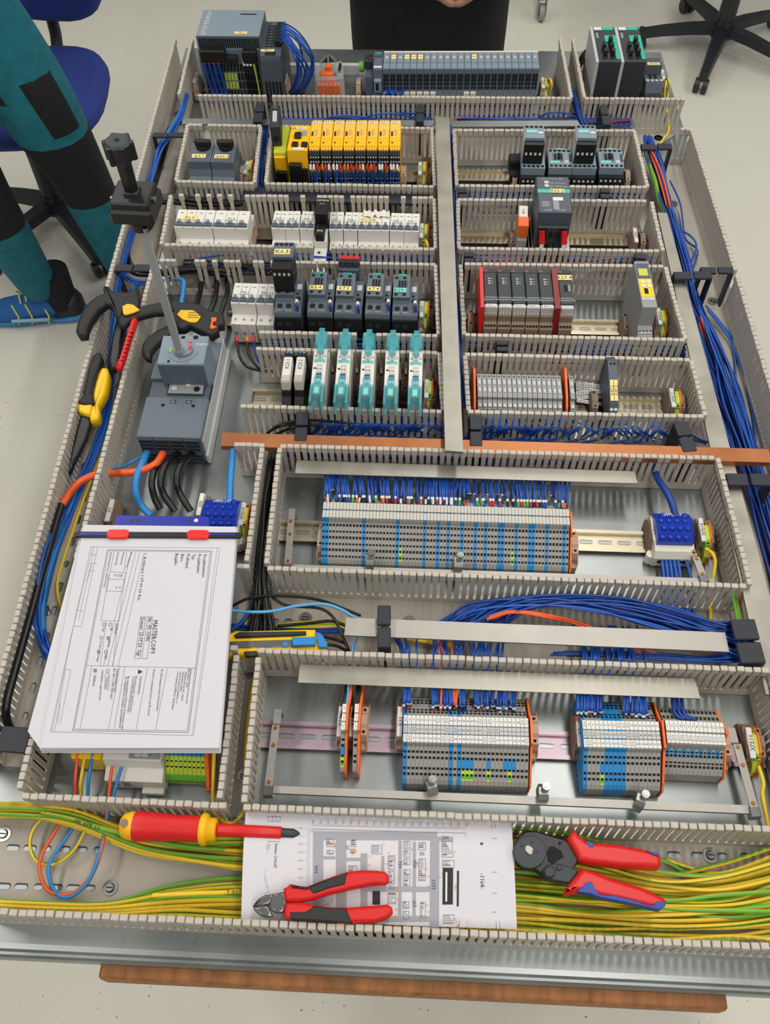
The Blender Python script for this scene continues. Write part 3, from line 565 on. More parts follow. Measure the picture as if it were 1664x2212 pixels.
# ---------------------------------------------------------------- motor contactors with overload relays
def contactor_s0(label, pl, pr, txt, tm='tagyellow', aux=False, lug=False):
    t, w = dev('motor_contactor', label, 'contactor', pl, pr, .093, 'motor contactors'); w *= 1000
    d = DB().prism([(-4,4),(-4,80),(0,86),(0,93),(52,93),(54,74),(66,70),(66,4)], .5, w*.66, 'slate'); d.prism([(-8,4),(-8,74),(0,84),(44,84),(58,66),(58,4)], w*.66, w-.5, 'slate2')
    for x in (.13, .45):
        d.hole(w*x, 44, 93, 3, n=12); d.hole(w*x, 6, 93, 3, n=12)
    if not aux: d.box(w*.2, w*.56, 22, 38, 93, 93.5, 'slate2'); [d.box(w*(.22+.11*k), w*(.29+.11*k), 23, 37, 93.5, 94, 'hole') for k in range(3)]
    d.hole(w*.84, 2, 84, 4, n=12); d.hole(w*.8, 12, 84, 2.4); d.box(w*.74, w*.92, 22, 34, 84, 84.4, 'lightgrey'); d.box(w*.2, w*.5, 49, 52, 93, 93.6, 'teal'); d.build('housing', t)
    d = DB().prism([(-31,4),(-31,76),(-28,81),(-8,85),(-4.2,85),(-4.2,4)], .5, w-.5, 'slate2'); d.box(.5, w-.5, -33, -31, 4, 74, 'matblack')
    for x in (.2, .52): d.hole(w*x, -15, 83.8, 4, n=14, h=.8); d.box(w*x-4, w*x+4, -33.6, -33, 58, 66, 'dark'); d.box(w*x-3, w*x+3, -33.8, -33.4, 40, 52, 'hole')
    d.box(w*.36, w*.37, -26, -10, 82.5, 85.2, 'lightgrey')
    d.text('2/T1', 4, (w*.17, -24, 82.9), 'lightgrey'); d.text('4/T2', 4, (w*.52, -24, 82.9), 'lightgrey'); d.build('overload_relay', t)
    if txt and not aux: lp(t, w*.30, 15, 93.8, w*.52, 9.5, txt, tm, size=6.5)
    if aux:
        s = DB().box(-1, w*.72, 6, 50, 93, 140, 'black', 1.5); s.box(-1, w*.72, 26, 60, 122, 146, 'slate', 1)
        for k in range(4): s.hole(w*(.09+.17*k), 54, 146, 3.2, n=12); s.box(w*(.04+.17*k), w*(.12+.17*k), 5.4, 6, 126, 131, 'tag')
        s.build('auxiliary_block', t); lp(t, w*.32, 37, 146.2, w*.56, 12, txt, tm, size=8)
    if lug:
        s = DB().box(w*.02, w*.75, 54, 74, 60, 98, 'slate2', 2)
        for k in range(3): s.cyl((w*(.14+.25*k),64,98), (w*(.14+.25*k),66,106), 6.5, 'dark', n=14); s.hole(w*(.14+.25*k), 66, 106, 3.5); s.cyl((w*(.14+.25*k),76,90), (w*(.14+.25*k),76,104), 5, 'red', n=10)
        s.build('feeder_terminal', t)
    return t
contactor_s0('dark motor contactor with a tall auxiliary block labelled K6.3', (594,636), (653,637), 'K6.3', aux=True)
contactor_s0('dark motor contactor with the yellow label K6.4', (665,636), (721,637), 'K6.4'); contactor_s0('dark motor contactor with the yellow label K7.3 and red lugs behind', (724,638), (784,640), 'K7.3', lug=True)
contactor_s0('dark motor contactor with the yellow label K7.4', (790,639), (845,641), 'K7.4'); contactor_s0('dark motor contactor with a teal label at the right end', (848,642), (904,643), 'K29.1', 'tealmark')
# ---------------------------------------------------------------- solid-state relays with teal covers, small plug relays
for i, (x0, tx) in enumerate(((670.5,'K25.2'), (723,'K27.2'), (776,'K28.2'), (829,'K29.1'), (881.5,'K29.2'))):
    y0 = 832+i*1.6; t, w = dev('solid_state_relay', '%s white solid-state relay from the left, labelled %s, with clear teal covers' % (ONES[i], tx), 'relay', (x0,y0), (x0+31,y0+.6), .100, 'solid-state relays'); w *= 1000
    d = DB().prism([(-12,4),(-12,62),(-6,72),(0,100),(68,104),(70,80),(92,74),(92,4)], .6, w-.6, 'white'); d.box(w-.7, w-.1, -8, 80, 8, 76, 'lightgrey')
    d.cyl((w*.5,54,102.5), (w*.5,54,105), 5, 'lightgrey', n=14); d.hole(w*.5, 54, 105, 2, 'midgrey')
    for sx in (.12, .8): d.box(w*sx, w*sx+2.4, 52, 56, 103, 103.6, 'inkgrey')
    d.box(w*.12, w*.3, 30, 33, 101.6, 102, 'ink'); d.box(w*.36, w*.74, 24, 44, 102, 103, 'cream')
    for sx in (.42, .62): d.hole(w*sx, 36, 103, 2.2, 'lightgrey'); d.hole(w*sx, 29, 103, 1.8, 'midgrey'); d.box(w*sx-2.1, w*sx+2.1, 10, 22, 100.6, 102, 'dark'); d.box(w*sx-1.4, w*sx+1.4, 12, 20, 102, 102.6, 'wireblue'); d.cyl((w*sx,10,102), (w*sx,5,102.5), 1.9, 'wirewhite', n=8)
    d.build('housing', t)
    lp(t, w*.5, 45.5, 102.8, w*.86, 6, tx, 'tealmark', size=4)
    s = DB(); s.box(1, w-1, 68, 96, 84, 113, 'glassteal', 2); s.box(w*.28, w*.74, 56, 72, 104, 112, 'glassteal', 1); s.box(w*.3, w*.72, 90, 100, 96, 116, 'glassteal', 1); s.build('upper_cover', t)
    s = DB(); s.box(.2, w*.2, -34, 2, 80, 104, 'glassteal', 1); s.box(w*.8, w-.2, -34, 2, 80, 104, 'glassteal', 1); s.box(w*.2, w*.8, -22, 0, 78, 106, 'glassteal', 1); s.box(w*.28, w*.74, 0, 16, 102, 106, 'glassteal', .8); s.box(w*.34, w*.66, -20, -8, 106, 106.6, 'tealmark'); s.build('lower_cover', t)
    if i < 4:
        q = U(x0+36, y0+32, .02); end_clamp('brown end bracket right of the %s solid-state relay' % ONES[i], (x0+36,y0+30), .02, '', 12, True, 'end brackets between the solid-state relays')
for x0, tx in ((606,'K23.1'), (634,'K23.2')):
    t, w = dev('plug_relay', '%s small black plug relay with a white cover labelled %s' % ('left' if x0 < 620 else 'right', tx), 'relay', (x0,833), (x0+21,833.5), .070, 'small plug relays'); w *= 1000
    d = DB().prism([(-26,4),(-26,36),(-4,50),(0,58),(54,60),(56,74),(70,74),(74,50),(74,4)], .3, w-.3, 'black'); d.hole(w*.3, 64, 74, 2.4, 'termblue'); d.hole(w*.7, 64, 74, 2.4, 'midgrey'); d.hole(w*.3, -16, 42, 2.4, 'midgrey'); d.build('socket', t)
    d = DB().box(.6, w-.6, 2, 52, 56, 78, 'white', 1.5); [d.box(1, w-1, 3+k*3, 4+k*3, 78, 78.4, 'midgrey') for k in range(4)]; d.text(tx, 6, (w*.5, 36, 78.3), 'ink', (0,1,0), (-1,0,0)); d.build('relay_cover', t)
# ---------------------------------------------------------------- small control contactors (right column)
def contactor_s00(label, pl, pr, aux):
    t, w = dev('control_contactor', label, 'contactor', pl, pr, .072, 'small control contactors'); w *= 1000
    d = DB().prism([(0,58),(0,72),(56,72),(56,58)], .4, w-.4, 'slatelight'); d.box(.4, w-.4, -10, 66, 4, 58, 'matblack')
    for k in range(5):
        d.hole(w*(.12+.19*k), 6, 72, 3.2, n=12)
        if not aux: d.hole(w*(.12+.19*k), 50, 72, 3.2, n=12)
        d.box(w*(.07+.19*k), w*(.16+.19*k), -10.6, -10, 50, 54, 'tag')
    if not aux: d.box(w*.2, w*.62, 18, 42, 72, 72.6, 'slate'); d.box(w*.26, w*.34, 22, 40, 72.6, 73, 'hole'); d.box(w*.4, w*.52, 24, 38, 72.6, 76, 'hole'); d.box(w*.55, w*.6, 22, 40, 72.6, 73, 'hole'); d.box(w*.68, w*.85, 14, 22, 72, 72.5, 'lightgrey'); d.box(w*.88, w*.96, 18, 40, 72, 72.8, 'dark')
    d.build('housing', t)
    if not aux: lp(t, w*.28, 16, 72.2, w*.42, 7.5, '', 'tealmark'); lp(t, w*.5, 54.5, 72.2, w*.35, 3, '', 'tealmark')
    else:
        s = DB().box(w*.04, w*.86, 12, 52, 72, 112, 'black', 1.5); s.box(w*.04, w*.86, 22, 60, 98, 118, 'slatelight', 1); s.box(w*.02, w*.04, 16, 58, 74, 116, 'lightgrey')
        for k in range(4): s.hole(w*(.15+.19*k), 54, 118, 3.4, n=12); s.box(w*(.1+.19*k), w*(.19+.19*k), 11.4, 12, 90, 95, 'tag')
        s.box(w*.6, w*.8, 34, 39, 118, 119, 'tag'); s.build('auxiliary_block', t); lp(t, w*.34, 40, 118.2, w*.44, 8, '', 'tealmark')
contactor_s00('leftmost small contactor, with a tall auxiliary block', (1127,363), (1179,364), True); contactor_s00('small low contactor between the two tall auxiliary blocks', (1186,362), (1238,363), False)
contactor_s00('small contactor with the right one of the tall auxiliary blocks', (1238,363), (1290,364), True); contactor_s00('small low contactor at the right end', (1296,362), (1350,363), False)
t, w = dev('cable_plug', 'black plug lying against the duct left of the small contactors', 'plug', (1101,354), (1128,354), .05); w *= 1000
DB().box(0, w, 0, 26, 30, 56, 'matblack', 3).build('plug_body', t); DB().box(2, w-2, -18, 4, 3, 40, 'matblack', 3).build('plug_foot', t)
# dark semiconductor controller on a heat sink
t, w = dev('semiconductor_controller', 'dark grey semiconductor controller with teal stripe and red cable boots', 'motor controller', (1164,457), (1238,458), .128); w *= 1000
d = DB().box(0, w, 0, 92, 56, 128, 'slate2', 2); d.box(2, w-2, -8, 2, 56, 104, 'dark', 2); d.box(1, w-1, 48, 57, 128, 128.6, 'teal')
for i in range(2): d.box(w*(.06+.62*i), w*(.30+.62*i), -9, -7, 78, 102, 'hole'); d.box(w*(.38+.18*i), w*(.5+.18*i), -8.8, -8, 84, 94, 'hole')
for y, x in ((74,.3),(65,.3)): d.cyl((w*x,y,128), (w*x,y,130), 4, 'lightgrey', n=12)
d.build('housing', t)
d = DB()
for k in range(9): d.box(-6+k*(w+10)/9, -3+k*(w+10)/9, -10, 104, 4, 56, 'alu')
d.box(-8, w+6, -10, 104, 52, 56, 'alu'); d.box(-8, w+6, -12, -8, 4, 14, 'alu'); d.build('heat_sink', t)
for x in (.16, .82): s = DB().cyl((w*x,-10,98), (w*x+2,-16,78), 5, 'red', 5.5, n=12); s.cyl((w*x+2,-16,78), (w*x+2,-18,70), 3.6, 'wirewhite', n=10); s.build('cable_boot', t)
s = DB(); s.cyl((w*.48,-10,62), (w*.48,-18,62), 8, 'steel', n=14); s.cyl((w*.48,-18,62), (w*.48,-23,62), 5.5, 'steel', n=6); s.build('earth_bolt', t)
lp(t, w*.6, 52.5, 128.7, w*.42, 9.5, 'K26.2', 'tagyellow', size=6.5); lp(t, w*.6, 32, 128.2, w*.3, 8.5, '', 'tag')
s = DB(); s.text('PWR (Green)', 4, (w*.58, 74, 128.3), 'lightgrey'); s.text('OVER TEMP (Red)', 4, (w*.64, 65, 128.3), 'lightgrey'); s.text('L1  1  2  3  A2', 4, (w*.5, 85, 128.3), 'lightgrey')
for k in range(4): s.box(w*.12, w*(.32+.04*(k % 2)), 14+k*3.4, 15+k*3.4, 128, 128.3, 'lightgrey')
s.box(w*.45, w*.62, 6, 28, 128, 128.3, 'midgrey'); s.text('LINE     LOAD', 4, (w*.5, 4, 128.3), 'lightgrey'); s.build('print', t)
t, w = dev('plug_relay', 'slim grey relay with an orange lever beside the dark controller', 'relay', (1120,482), (1141,483), .080); w *= 1000
d = DB().prism([(-46,4),(-46,26),(-24,36),(-20,60),(0,80),(44,82),(46,50),(60,44),(60,4)], 0, w, 'midgrey'); d.box(2, w-2, -42, -30, 28, 34, 'orange', 1); d.hole(w*.3, -36, 34, 2.2); d.hole(w*.7, -36, 34, 2.2); d.build('socket', t)
DB().box(.5, w-.5, 8, 42, 80, 84, 'white', 1).text('K9.1', 5, (w*.5, 26, 84.3), 'ink', (0,1,0), (-1,0,0)).build('marker', t); DB().box(-1, w+1, -18, 6, 66, 90, 'orange', 1.5).build('lever', t)
# ---------------------------------------------------------------- red and grey transmitter modules
for i in range(6):
    x0 = (1047,1078,1108.5,1139,1169.5,1212)[i]; y0 = 661.5+i*.6; tx = ('K26.1','K27.1','K29.1','K30.1','K50.1','K29.4')[i]
    t, w = dev('transmitter_module', ('%s grey transmitter module from the left with red base, labelled %s' % (ONES[i], tx)) if i < 5 else 'grey transmitter module with yellow label K29.4 behind a dark red partition', 'transmitter', (x0,y0), (x0+30,y0+.3), .098, 'red transmitter modules'); w *= 1000
    d = DB().box(.4, w-.4, 8, 84, 60, 98, 'dark', 1); d.box(.4, w-.4, 0, 8, 86, 96, 'lightgrey', 1); d.box(.4, w-.4, 1, 8, 60, 86, 'brown'); d.box(.4, w-.4, 76, 84, 97.9, 98.6, 'black'); d.build('housing', t)
    d = DB().prism([(-36,4),(-36,22),(-28,28),(-24,30),(-24,44),(-18,50),(-14,51),(-14,64),(-8,70),(-4,71),(-4,82),(0,86),(2,86),(2,4)], .5, w-.5, 'brown')
    for r, (yy, zz) in enumerate(((1,85.5),(-9,69),(-19,49),(-30,26))):
        for k in range(4): d.hole(w*(.16+.225*k), yy-2, zz-1, 2.0, 'lightgrey' if r % 2 == 0 else 'hole', 8, .9)
    d.build('terminal_block', t); DB().box(0, w, -40, 88, 4, 12, 'red', 1).build('base', t)
    if i < 5: lp(t, w*.5, 3.6, 96.2, w*.72, 6.5, tx, 'tag', size=3.8)
    else: lp(t, w*.5, 66, 98.6, w+2, 11, tx, 'tagyellow', size=7)
    s = DB()
    if i < 5:
        for yy in (62, 56, 51): s.cyl((w*.42,yy,98), (w*.42,yy,98.5), 1.6, 'lightgrey', n=8); s.box(w*.5, w*.72, yy-.7, yy+.7, 98, 98.3, 'midgrey')
    else: s.box(w*.4, w*.62, 36, 50, 98, 98.6, 'hole'); s.box(w*.7, w*.85, 36, 50, 98, 98.4, 'midgrey')
    s.text('UNIVERSAL', 3, (w*.5, 20, 98.3), 'lightgrey'); s.text('TRANSMITTER', 3, (w*.5, 15, 98.3), 'lightgrey'); s.text('PR', 4, (w*.2, 80, 98.8), 'filered'); s.build('print', t)
    if i in (0, 5):
        DB().prism([(-40,4),(-30,20),(-10,50),(-4,100),(84,102),(88,60),(88,4)], -(9 if i else 6), -.5, 'darkred' if i else 'red').build('partition', t)
# grey display amplifier
t, w = dev('display_module', 'tall grey signal module with a small display and yellow keypad', 'transmitter', (1389,664), (1421,664), .110); w *= 1000
d = DB().prism([(-40,4),(-36,22),(-24,40),(-22,62),(-2,74),(0,110),(100,112),(104,60),(96,4)], 0, w, 'midgrey'); d.build('housing', t)
d = DB().box(1, w-1, 62, 96, 110.6, 112, 'slate2', .5); d.box(3, w-4, 66, 84, 112, 112.6, 'midgrey'); d.box(4, w-5.5, 67.5, 82, 112.6, 112.9, 'limegreen'); d.build('display', t)
d = DB().box(1, w-1, 22, 62, 110, 111.4, 'toolyellow', .5); d.build('keypad', t)
for x, y in ((7,54),(16,54),(7,45),(16,45)): DB().cyl((x,y,111), (x,y,112.4), 3.3, 'tag', n=12).build('key', t)
DB().box(7, 13, 28, 40, 111, 112.2, 'hole', .5).build('port', t); lp(t, w*.5, 18, 110.5, w*.78, 6, 'K26.1', size=4)
for r, (yy, zz) in enumerate(((-8,70),(-24,52))):
    s = DB().box(1, w-1, yy-6, yy+6, zz-14, zz, 'lightgrey', .6); [s.cyl((w*(.14+.24*k),yy-2,zz), (w*(.14+.24*k),yy-2,zz+.8), 2, 'steel', n=8) for k in range(4)]; s.build('screw_terminal', t)
lp(t, -.4+1.2, 60, 60, .5, 40, '')
# ---------------------------------------------------------------- grey relay terminals of the lowest right row
for i in range(18):
    x0 = 1032.5+i*10.85; y0 = 857+i*.25
    if i == 17: x0 = 1233.5
    t, w = dev('relay_terminal', '%s slim grey relay terminal right of the left orange end plate' % nth(i) if i < 17 else 'single slim grey relay terminal outside the orange end plate', 'terminal', (x0,y0), (x0+10.2,y0), .054, 'slim grey relay terminals'); w *= 1000
    d = DB().prism([(-26,4),(-26,24),(-16,34),(-14,42),(0,48),(0,54),(42,58),(44,48),(58,40),(58,4)], .2, w-.2, 'midgrey' if i % 2 else 'termgrey'); d.box(1, w-1, -12, -5, 43, 46.5, 'lightgrey', .5); d.hole(w*.5, 38, 57.4, 1.5); d.box(1.2, w-1.2, -23, -18, 27, 31, 'hole'); d.build('housing', t)
    for y, h in ((27,8),(13,8)): lp(t, w*.5, y, 56.2-.02*(26-y)*4, w*.5, h, '', 'lightgrey')
for x0, lb in ((1024,'orange end plate at the left end of the grey relay terminals'), (1223,'orange end plate right of the grey relay terminals')):
    t, w = dev('end_plate', lb, 'end plate', (x0,862), (x0+5,862), .05); DB().prism([(-28,4),(-28,24),(-12,44),(0,52),(46,66),(56,60),(62,40),(62,4)], 0, 3, 'orange').build('plate', t); DB().prism([(-30,4),(-30,22),(-26,24),(-26,4)], 0, 3.6, 'orange').build('foot', t)
t = thing('marker_strips', 'bundle of white printed marker strips on the rail beside the relay terminals', 'marker strips', U(1262,862,.0)*1)
t.location.z = 0
for k in range(9): s = DB(); s.T = MM @ Matrix.Translation((-16, -22+k*5.5, 14+random.uniform(0,9))) @ Matrix.Rotation(random.uniform(-.22,.12), 4, 'Z') @ Matrix.Rotation(.15, 4, 'X'); s.box(0, 40, 0, 6.5, 0, .6, 'tag'); [s.box(2+q*4, 4.4+q*4, 1.5, 4.5, .6, .75, 'inkgrey') for q in range(9)]; s.build('strip', t)
t, w = dev('timer_relay', 'narrow dark grey timer relay with two yellow tags', 'relay', (1318,868), (1337,868), .062); w *= 1000
d = DB().prism([(-14,4),(-14,40),(-10,46),(0,60),(34,76),(60,84),(74,78),(78,50),(78,4)], 0, w, 'slate2'); d.hole(w*.35, 56, 83.6, 1.8); d.hole(w*.75, 56, 83.6, 1.8)
for k in range(2): d.cyl((w*(.27+.46*k),-6,51), (w*(.27+.46*k),-7,53), 2.6, 'lightgrey', n=8); d.fhole(w*(.27+.46*k), -14, 32, 2.6)
d.build('housing', t)
for k in range(2):
    s = DB(); s.T = MM @ Matrix.Translation((w*(.27+.46*k), 16, 69)) @ Matrix.Rotation(.42, 4, 'X'); s.box(-w*.2, w*.2, -16, 16, 0, 1, 'tagyellow'); s.text('K47.'+'23'[k], 4.6, (0, 0, 1.2), 'ink', (0,1,0), (-1,0,0)); s.build('label_plate', t)
# ---------------------------------------------------------------- moulded-case breaker with rotary handle on a long shaft
t, w = dev('main_breaker', 'big grey main circuit breaker in the open left compartment', 'main breaker', (293,945), (433,949), .060); w *= 1000
d = DB().box(0, w, 2, 78, 4, 60, 'slate', 1.2); d.box(2, w-2, 78, 112, 4, 57, 'slate2', 1); d.box(0, w*.26, 112, 150, 4, 62, 'slate', 1); d.box(0, w, 112, 200, 4, 52, 'slate', 1); d.box(w, w+5, 0, 215, 3, 22, 'lightgrey', .5); d.box(w, w+1.5, 4, 210, 22, 50, 'lightgrey')
for x, y in ((.30,70),(.78,70)): d.hole(w*x, y-8, 60, 3)
for x in (.40, .65): d.box(w*x, w*x+9, 66, 72, 60, 60.4, 'dark'); d.box(w*x+2, w*x+7, 67, 70, 60.4, 60.7, 'slatelight')
d.build('housing', t)
for k in range(4):
    s = DB(); x0 = 2+k*(w-4)/4
    s.box(x0, x0+(w-4)/4-2, 0, 3, 5, 56, 'slate2')
    for r in range(6):
        for c in range(6):
            if 18 < 8+r*8 < 30: continue
            s.box(x0+1.5+c*3.2, x0+3.7+c*3.2, -.4, 0, 8+r*8, 13+r*8, 'hole')
    s.build('terminal_cover', t)
s = DB().box(w*.31, w*.90, 84, 106, 57, 59.5, 'dark', .5); s.box(w*.33, w*.88, 86, 104, 59.5, 60, 'midgrey'); s.cyl((w*.42,94,60), (w*.42,94,62), 4.5, 'lightgrey', n=12); s.cyl((w*.78,94,60), (w*.78,94,62), 4.5, 'black', n=12); s.box(w*.6, w*.66, 100, 106, 60, 61, 'tag'); s.build('trip_setting_panel', t)
t, w = dev('rotary_drive', 'grey rotary drive block with green ON mark on top of the main breaker', 'rotary drive', (338,786), (440,787), .104); w *= 1000
d = DB().box(0, w, 0, 58, 52, 104, 'slatelight', 1.2); d.box(1, w-1, -.8, 0, 53, 101, 'slate'); d.hole(w*.45, 54, 104, 3.2, n=12); d.hole(w*.72, 54, 104, 4, n=12); d.box(w*.22, w*.27, 3, 7, 104, 104.5, 'hole')
for x in (.1, .3, .82): d.box(w*x, w*x+7, -1.2, -.8, 54, 60, 'hole')
d.cyl((w*.5,26,104), (w*.5,26,105), 22, 'slatelight', n=32); d.build('housing', t)
s = DB().cyl((w*.52,26,105), (w*.52,26,109), 14, 'slatelight', n=28); s.build('dial', t)
s = DB().box(w*.2, w*.29, 22, 30, 105, 105.8, 'green'); s.text('ON', 4, (w*.245, 26, 106), 'tag', (0,1,0), (-1,0,0)); s.build('on_mark', t); s = DB().box(w*.55, w*.66, 42, 47, 105, 105.8, 'red'); s.text('OFF', 3, (w*.605, 44.5, 106), 'tag'); s.box(w*.64, w*.70, 24, 32, 109, 109.6, 'red'); s.build('off_mark', t)
DB().text('SIEMENS', 4.5, (w*.86, 40, 104.3), 'tag').build('lettering', t)
c = U(389, 762, .109); hx, hy = c.x, c.y
t = thing('shaft_operator', 'black door handle on a tall square steel shaft above the main breaker', 'rotary handle', (hx, hy, .109))
DB().box(-6, 6, -6, 6, 0, 8, 'midgrey', 1).build('coupling', t)
s = DB(); s.T = MM @ Matrix.Rotation(.15, 4, 'Z'); s.box(-5, 5, -5, 5, 6, 232, 'shaftsteel', .8); s.build('shaft', t)
s = DB(); s.T = MM @ Matrix.Rotation(-.05, 4, 'Z'); s.box(-27, 27, -26, 26, 250, 268, 'black', 3); s.box(-24, 24, -23, 23, 268, 278, 'black', 2); s.box(-11, 11, -11, 11, 226, 250, 'black', 2); s.cyl((0,0,228), (0,0,240), 15, 'black', n=20); s.build('mounting_block', t)
for x, y in ((-25,-1),(25,-1),(9,-14)): s = DB(); s.cyl((x,y-2,268 if abs(x) > 10 else 232), (x,y-2,272 if abs(x) > 10 else 238), 3.2, 'steel', n=12); s.build('screw', t)
s = DB().box(-9, 9, -9, 9, 278, 282, 'dark', 1); s.cyl((0,0,282), (0,0,325), 9, 'black', 10, n=6, smooth=False); s.cyl((0,0,325), (0,0,345), 15, 'black', 16, n=24); s.cyl((0,0,345), (0,0,348), 16, 'dark', 13, n=24); s.hole(0, 0, 348, 3)
for k in range(6): a = k*math.pi/3; s.cyl((15*math.cos(a),15*math.sin(a),324), (15*math.cos(a),15*math.sin(a),346), 4, 'black', n=8)
s.build('knob', t)
# ================================================================ terminal strips
def term_body(w, prof, slope, m, band=None, pe=False, rear=None):
    d = DB().prism(prof, .12, w-.12, m)
    (ya, za), (yb, zb) = slope; L = math.hypot(yb-ya, zb-za); a = math.atan2(zb-za, yb-ya)
    d.T = MM @ Matrix.Translation((0, ya, za)) @ Matrix.Rotation(a, 4, 'X')
    rows = 3 if L > 40 else 2
    if band: d.box(.1, w-.1, L*band[0], L*band[1], -.2, .25, 'termblue')
    if pe: d.box(.1, w-.1, 0, L*.34, -.2, .3, 'lime'); d.box(.1, w-.1, L*.05, L*.16, -.2, .45, 'green')
    for r in range(rows):
        y = L*(r+.5)/rows
        d.cyl((w/2,y-L*.08,-.2), (w/2,y-L*.08,.5), w*.36, 'hole', n=7, smooth=False); d.box(w*.18, w*.82, y+L*.06, y+L*.13, -.2, .5, 'hole')
    if rear:
        (ya, za), (yb, zb) = rear; L = math.hypot(yb-ya, zb-za); a = math.atan2(zb-za, yb-ya)
        d.T = MM @ Matrix.Translation((0, ya, za)) @ Matrix.Rotation(a, 4, 'X')
        for r in range(2): y = L*(r+.45)/2; d.cyl((w/2,y,-.2), (w/2,y,.5), w*.36, 'hole', n=7, smooth=False); d.box(w*.18, w*.82, y+L*.1, y+L*.17, -.2, .5, 'hole')
    return d.mesh('terminal_body')
MK = {}
def marker(w, y0, y1, z, txt, ts=0., m='tag'):
    k = (round(w,2), y0, y1, txt, m)
    if k not in MK:
        d = DB().box(.25, w-.25, y0, y1, z-.4, z+.9, m)
        if txt and ts: d.text(txt, ts, (w/2, (y0+y1)/2, z+1.05), 'ink', (0,1,0) if len(txt) > 2 else (1,0,0), (-1,0,0) if len(txt) > 2 else (0,1,0))
        MK[k] = d.mesh('marker_tag')
    return MK[k]
def strip_of(where, pL, pR, N, prof, slope, kinds, rows, rear=None, group='', ts=0.):
    a = U(*pL, .03); b = U(*pR, .03); dd = b-a; w = dd.length*1000/N; ang = math.atan2(dd.y, dd.x); M_ = {}
    for i in range(N):
        k = kinds(i)
        if k not in M_:
            M_[k] = term_body(w, prof, slope, 'termblue' if k == 'blue' else 'termgrey', {'mid': (.34,.7), 'midpe': (.34,.7), 'top': (.6,1)}.get(k), k in ('pe', 'midpe'), rear)
        what = {'blue': 'blue', 'mid': 'grey and blue', 'midpe': 'grey, blue and green', 'pe': 'grey and green', 'top': 'blue-topped grey'}.get(k, 'grey')
        p = a+dd*(i/N)
        t = thing('terminal_block', '%s %s terminal from the left in the %s' % (nth(i), what, where), 'terminal', (p.x, p.y, 0), ang, group)
        obj('terminal_body', M_[k], t)
        for r, (y0, y1, z, mm) in enumerate(rows): obj('marker_tag', marker(w, y0, y1, z, LABELS(group, i, r) if ts else '', ts, mm), t)
def LABELS(g, i, r):
    if 'numbered' in g: return str(i+1) if r == 0 else ('D11' if i % 2 == 0 else 'Z10')
    h = (i*7+r*3) % 10
    return 'Z10' if h in (0, 6) else ('L11' if h == 3 else str((i*3+r) % 58+1))
P1 = [(0,3),(0,26),(4,30),(47,56),(49,62),(75,63),(77,52),(92,46),(94,34),(110,28),(110,3)]
bl = {0,1,12,22,30,34,37,41,45,48,52,53,57,61,62,66,71}
strip_of('long terminal strip', (693,1213), (1229,1231), 73, P1, ((4,30),(47,56)), lambda i: 'blue' if i in bl else ('pe' if i in (23,56) else 'grey'), [(50,61,63,'tagdim'), (63,74,63.6,'tagdim')], group='terminals of the long grey strip')
P3 = [(0,3),(0,26),(4,30),(36,51),(38,57),(70,60),(72,52),(102,34),(106,28),(106,3)]
R3 = [(39,48,57.6,'tag'), (49.5,58,58.6,'tealmark'), (59.5,70,59.6,'tag')]; R3 = [(59.5,70,59.6,'tag'), (39,48,57.6,'tag'), (49.5,58,58.6,'lightgrey')]
k3 = lambda i: 'blue' if i in (0,11,13) else ('midpe' if i in (14,15,16,20,25) else ('mid' if i in (24,26) else 'grey'))
strip_of('wide front strip X3S', (869,1690), (1142,1698), 30, P3, ((4,30),(36,51)), k3, R3, ((72,52),(102,34)), 'terminals of the wide front strip', 2.6)
k2 = lambda i: 'blue' if i in (0,5,6,7,8,9) else ('midpe' if i == 4 else 'grey')
strip_of('blue front strip X2', (1260,1702), (1428,1706), 18, P3, ((4,30),(36,51)), k2, R3, ((72,52),(102,34)), 'terminals of the blue front strip', 2.6)
P4 = [(0,3),(0,26),(4,30),(24,46),(26,54),(54,57),(56,50),(76,36),(80,28),(80,3)]
strip_of('numbered strip at the right', (1436,1669), (1563,1675), 14, P4, ((4,30),(24,46)), lambda i: 'top' if i % 2 == 0 else 'grey', [(41,53,57,'tag'), (27,39,55.5,'tag')], ((56,50),(76,36)), 'terminals of the numbered strip', 3.0)
for px, py, lb in ((1144,1694,'orange end plate at the right end of the wide front strip'), (1431,1704,'orange end plate at the right end of the blue front strip'), (1564,1674,'orange end plate at the right end of the numbered strip'), (1231,1230,'orange end plate at the right end of the long terminal strip')):
    p = U(px, py, .03); q = 80 if px > 1500 else 106
    t = thing('end_plate', lb, 'end plate', (p.x, p.y, 0), 0); DB().prism([(-2,3),(-2,26),(6,34),(36,54),(38,61),(q-36,63),(q-34,55),(q-4,36),(q,28),(q,3)], 0, 2.2, 'orange').build('plate', t); DB().box(-.4, 0, 8, q-8, 4, 26, 'orange').build('rib', t)
for x0, lb in ((734,'left'), (761,'right')):     # two slim two-colour terminals
    p = U(x0, 1664, .03); t = thing('terminal_block', 'slim %s terminal of the X1S pair with orange end plate' % lb, 'terminal', (p.x, p.y, 0), 0, 'slim X1S terminals')
    obj('terminal_body', term_body(5.4, P3, ((4,30),(36,51)), 'termgrey', (.34,.66) if lb == 'left' else None, lb == 'left', ((72,52),(102,34))), t)
    for y0, y1, z, mm in R3: obj('marker_tag', marker(5.4, y0, y1, z, '1', 2.6), t)
    DB().prism([(-2,3),(-2,26),(6,34),(36,54),(38,61),(70,63),(72,55),(102,36),(112,40),(112,3)], 5.6, 8, 'orange').build('end_plate', t)
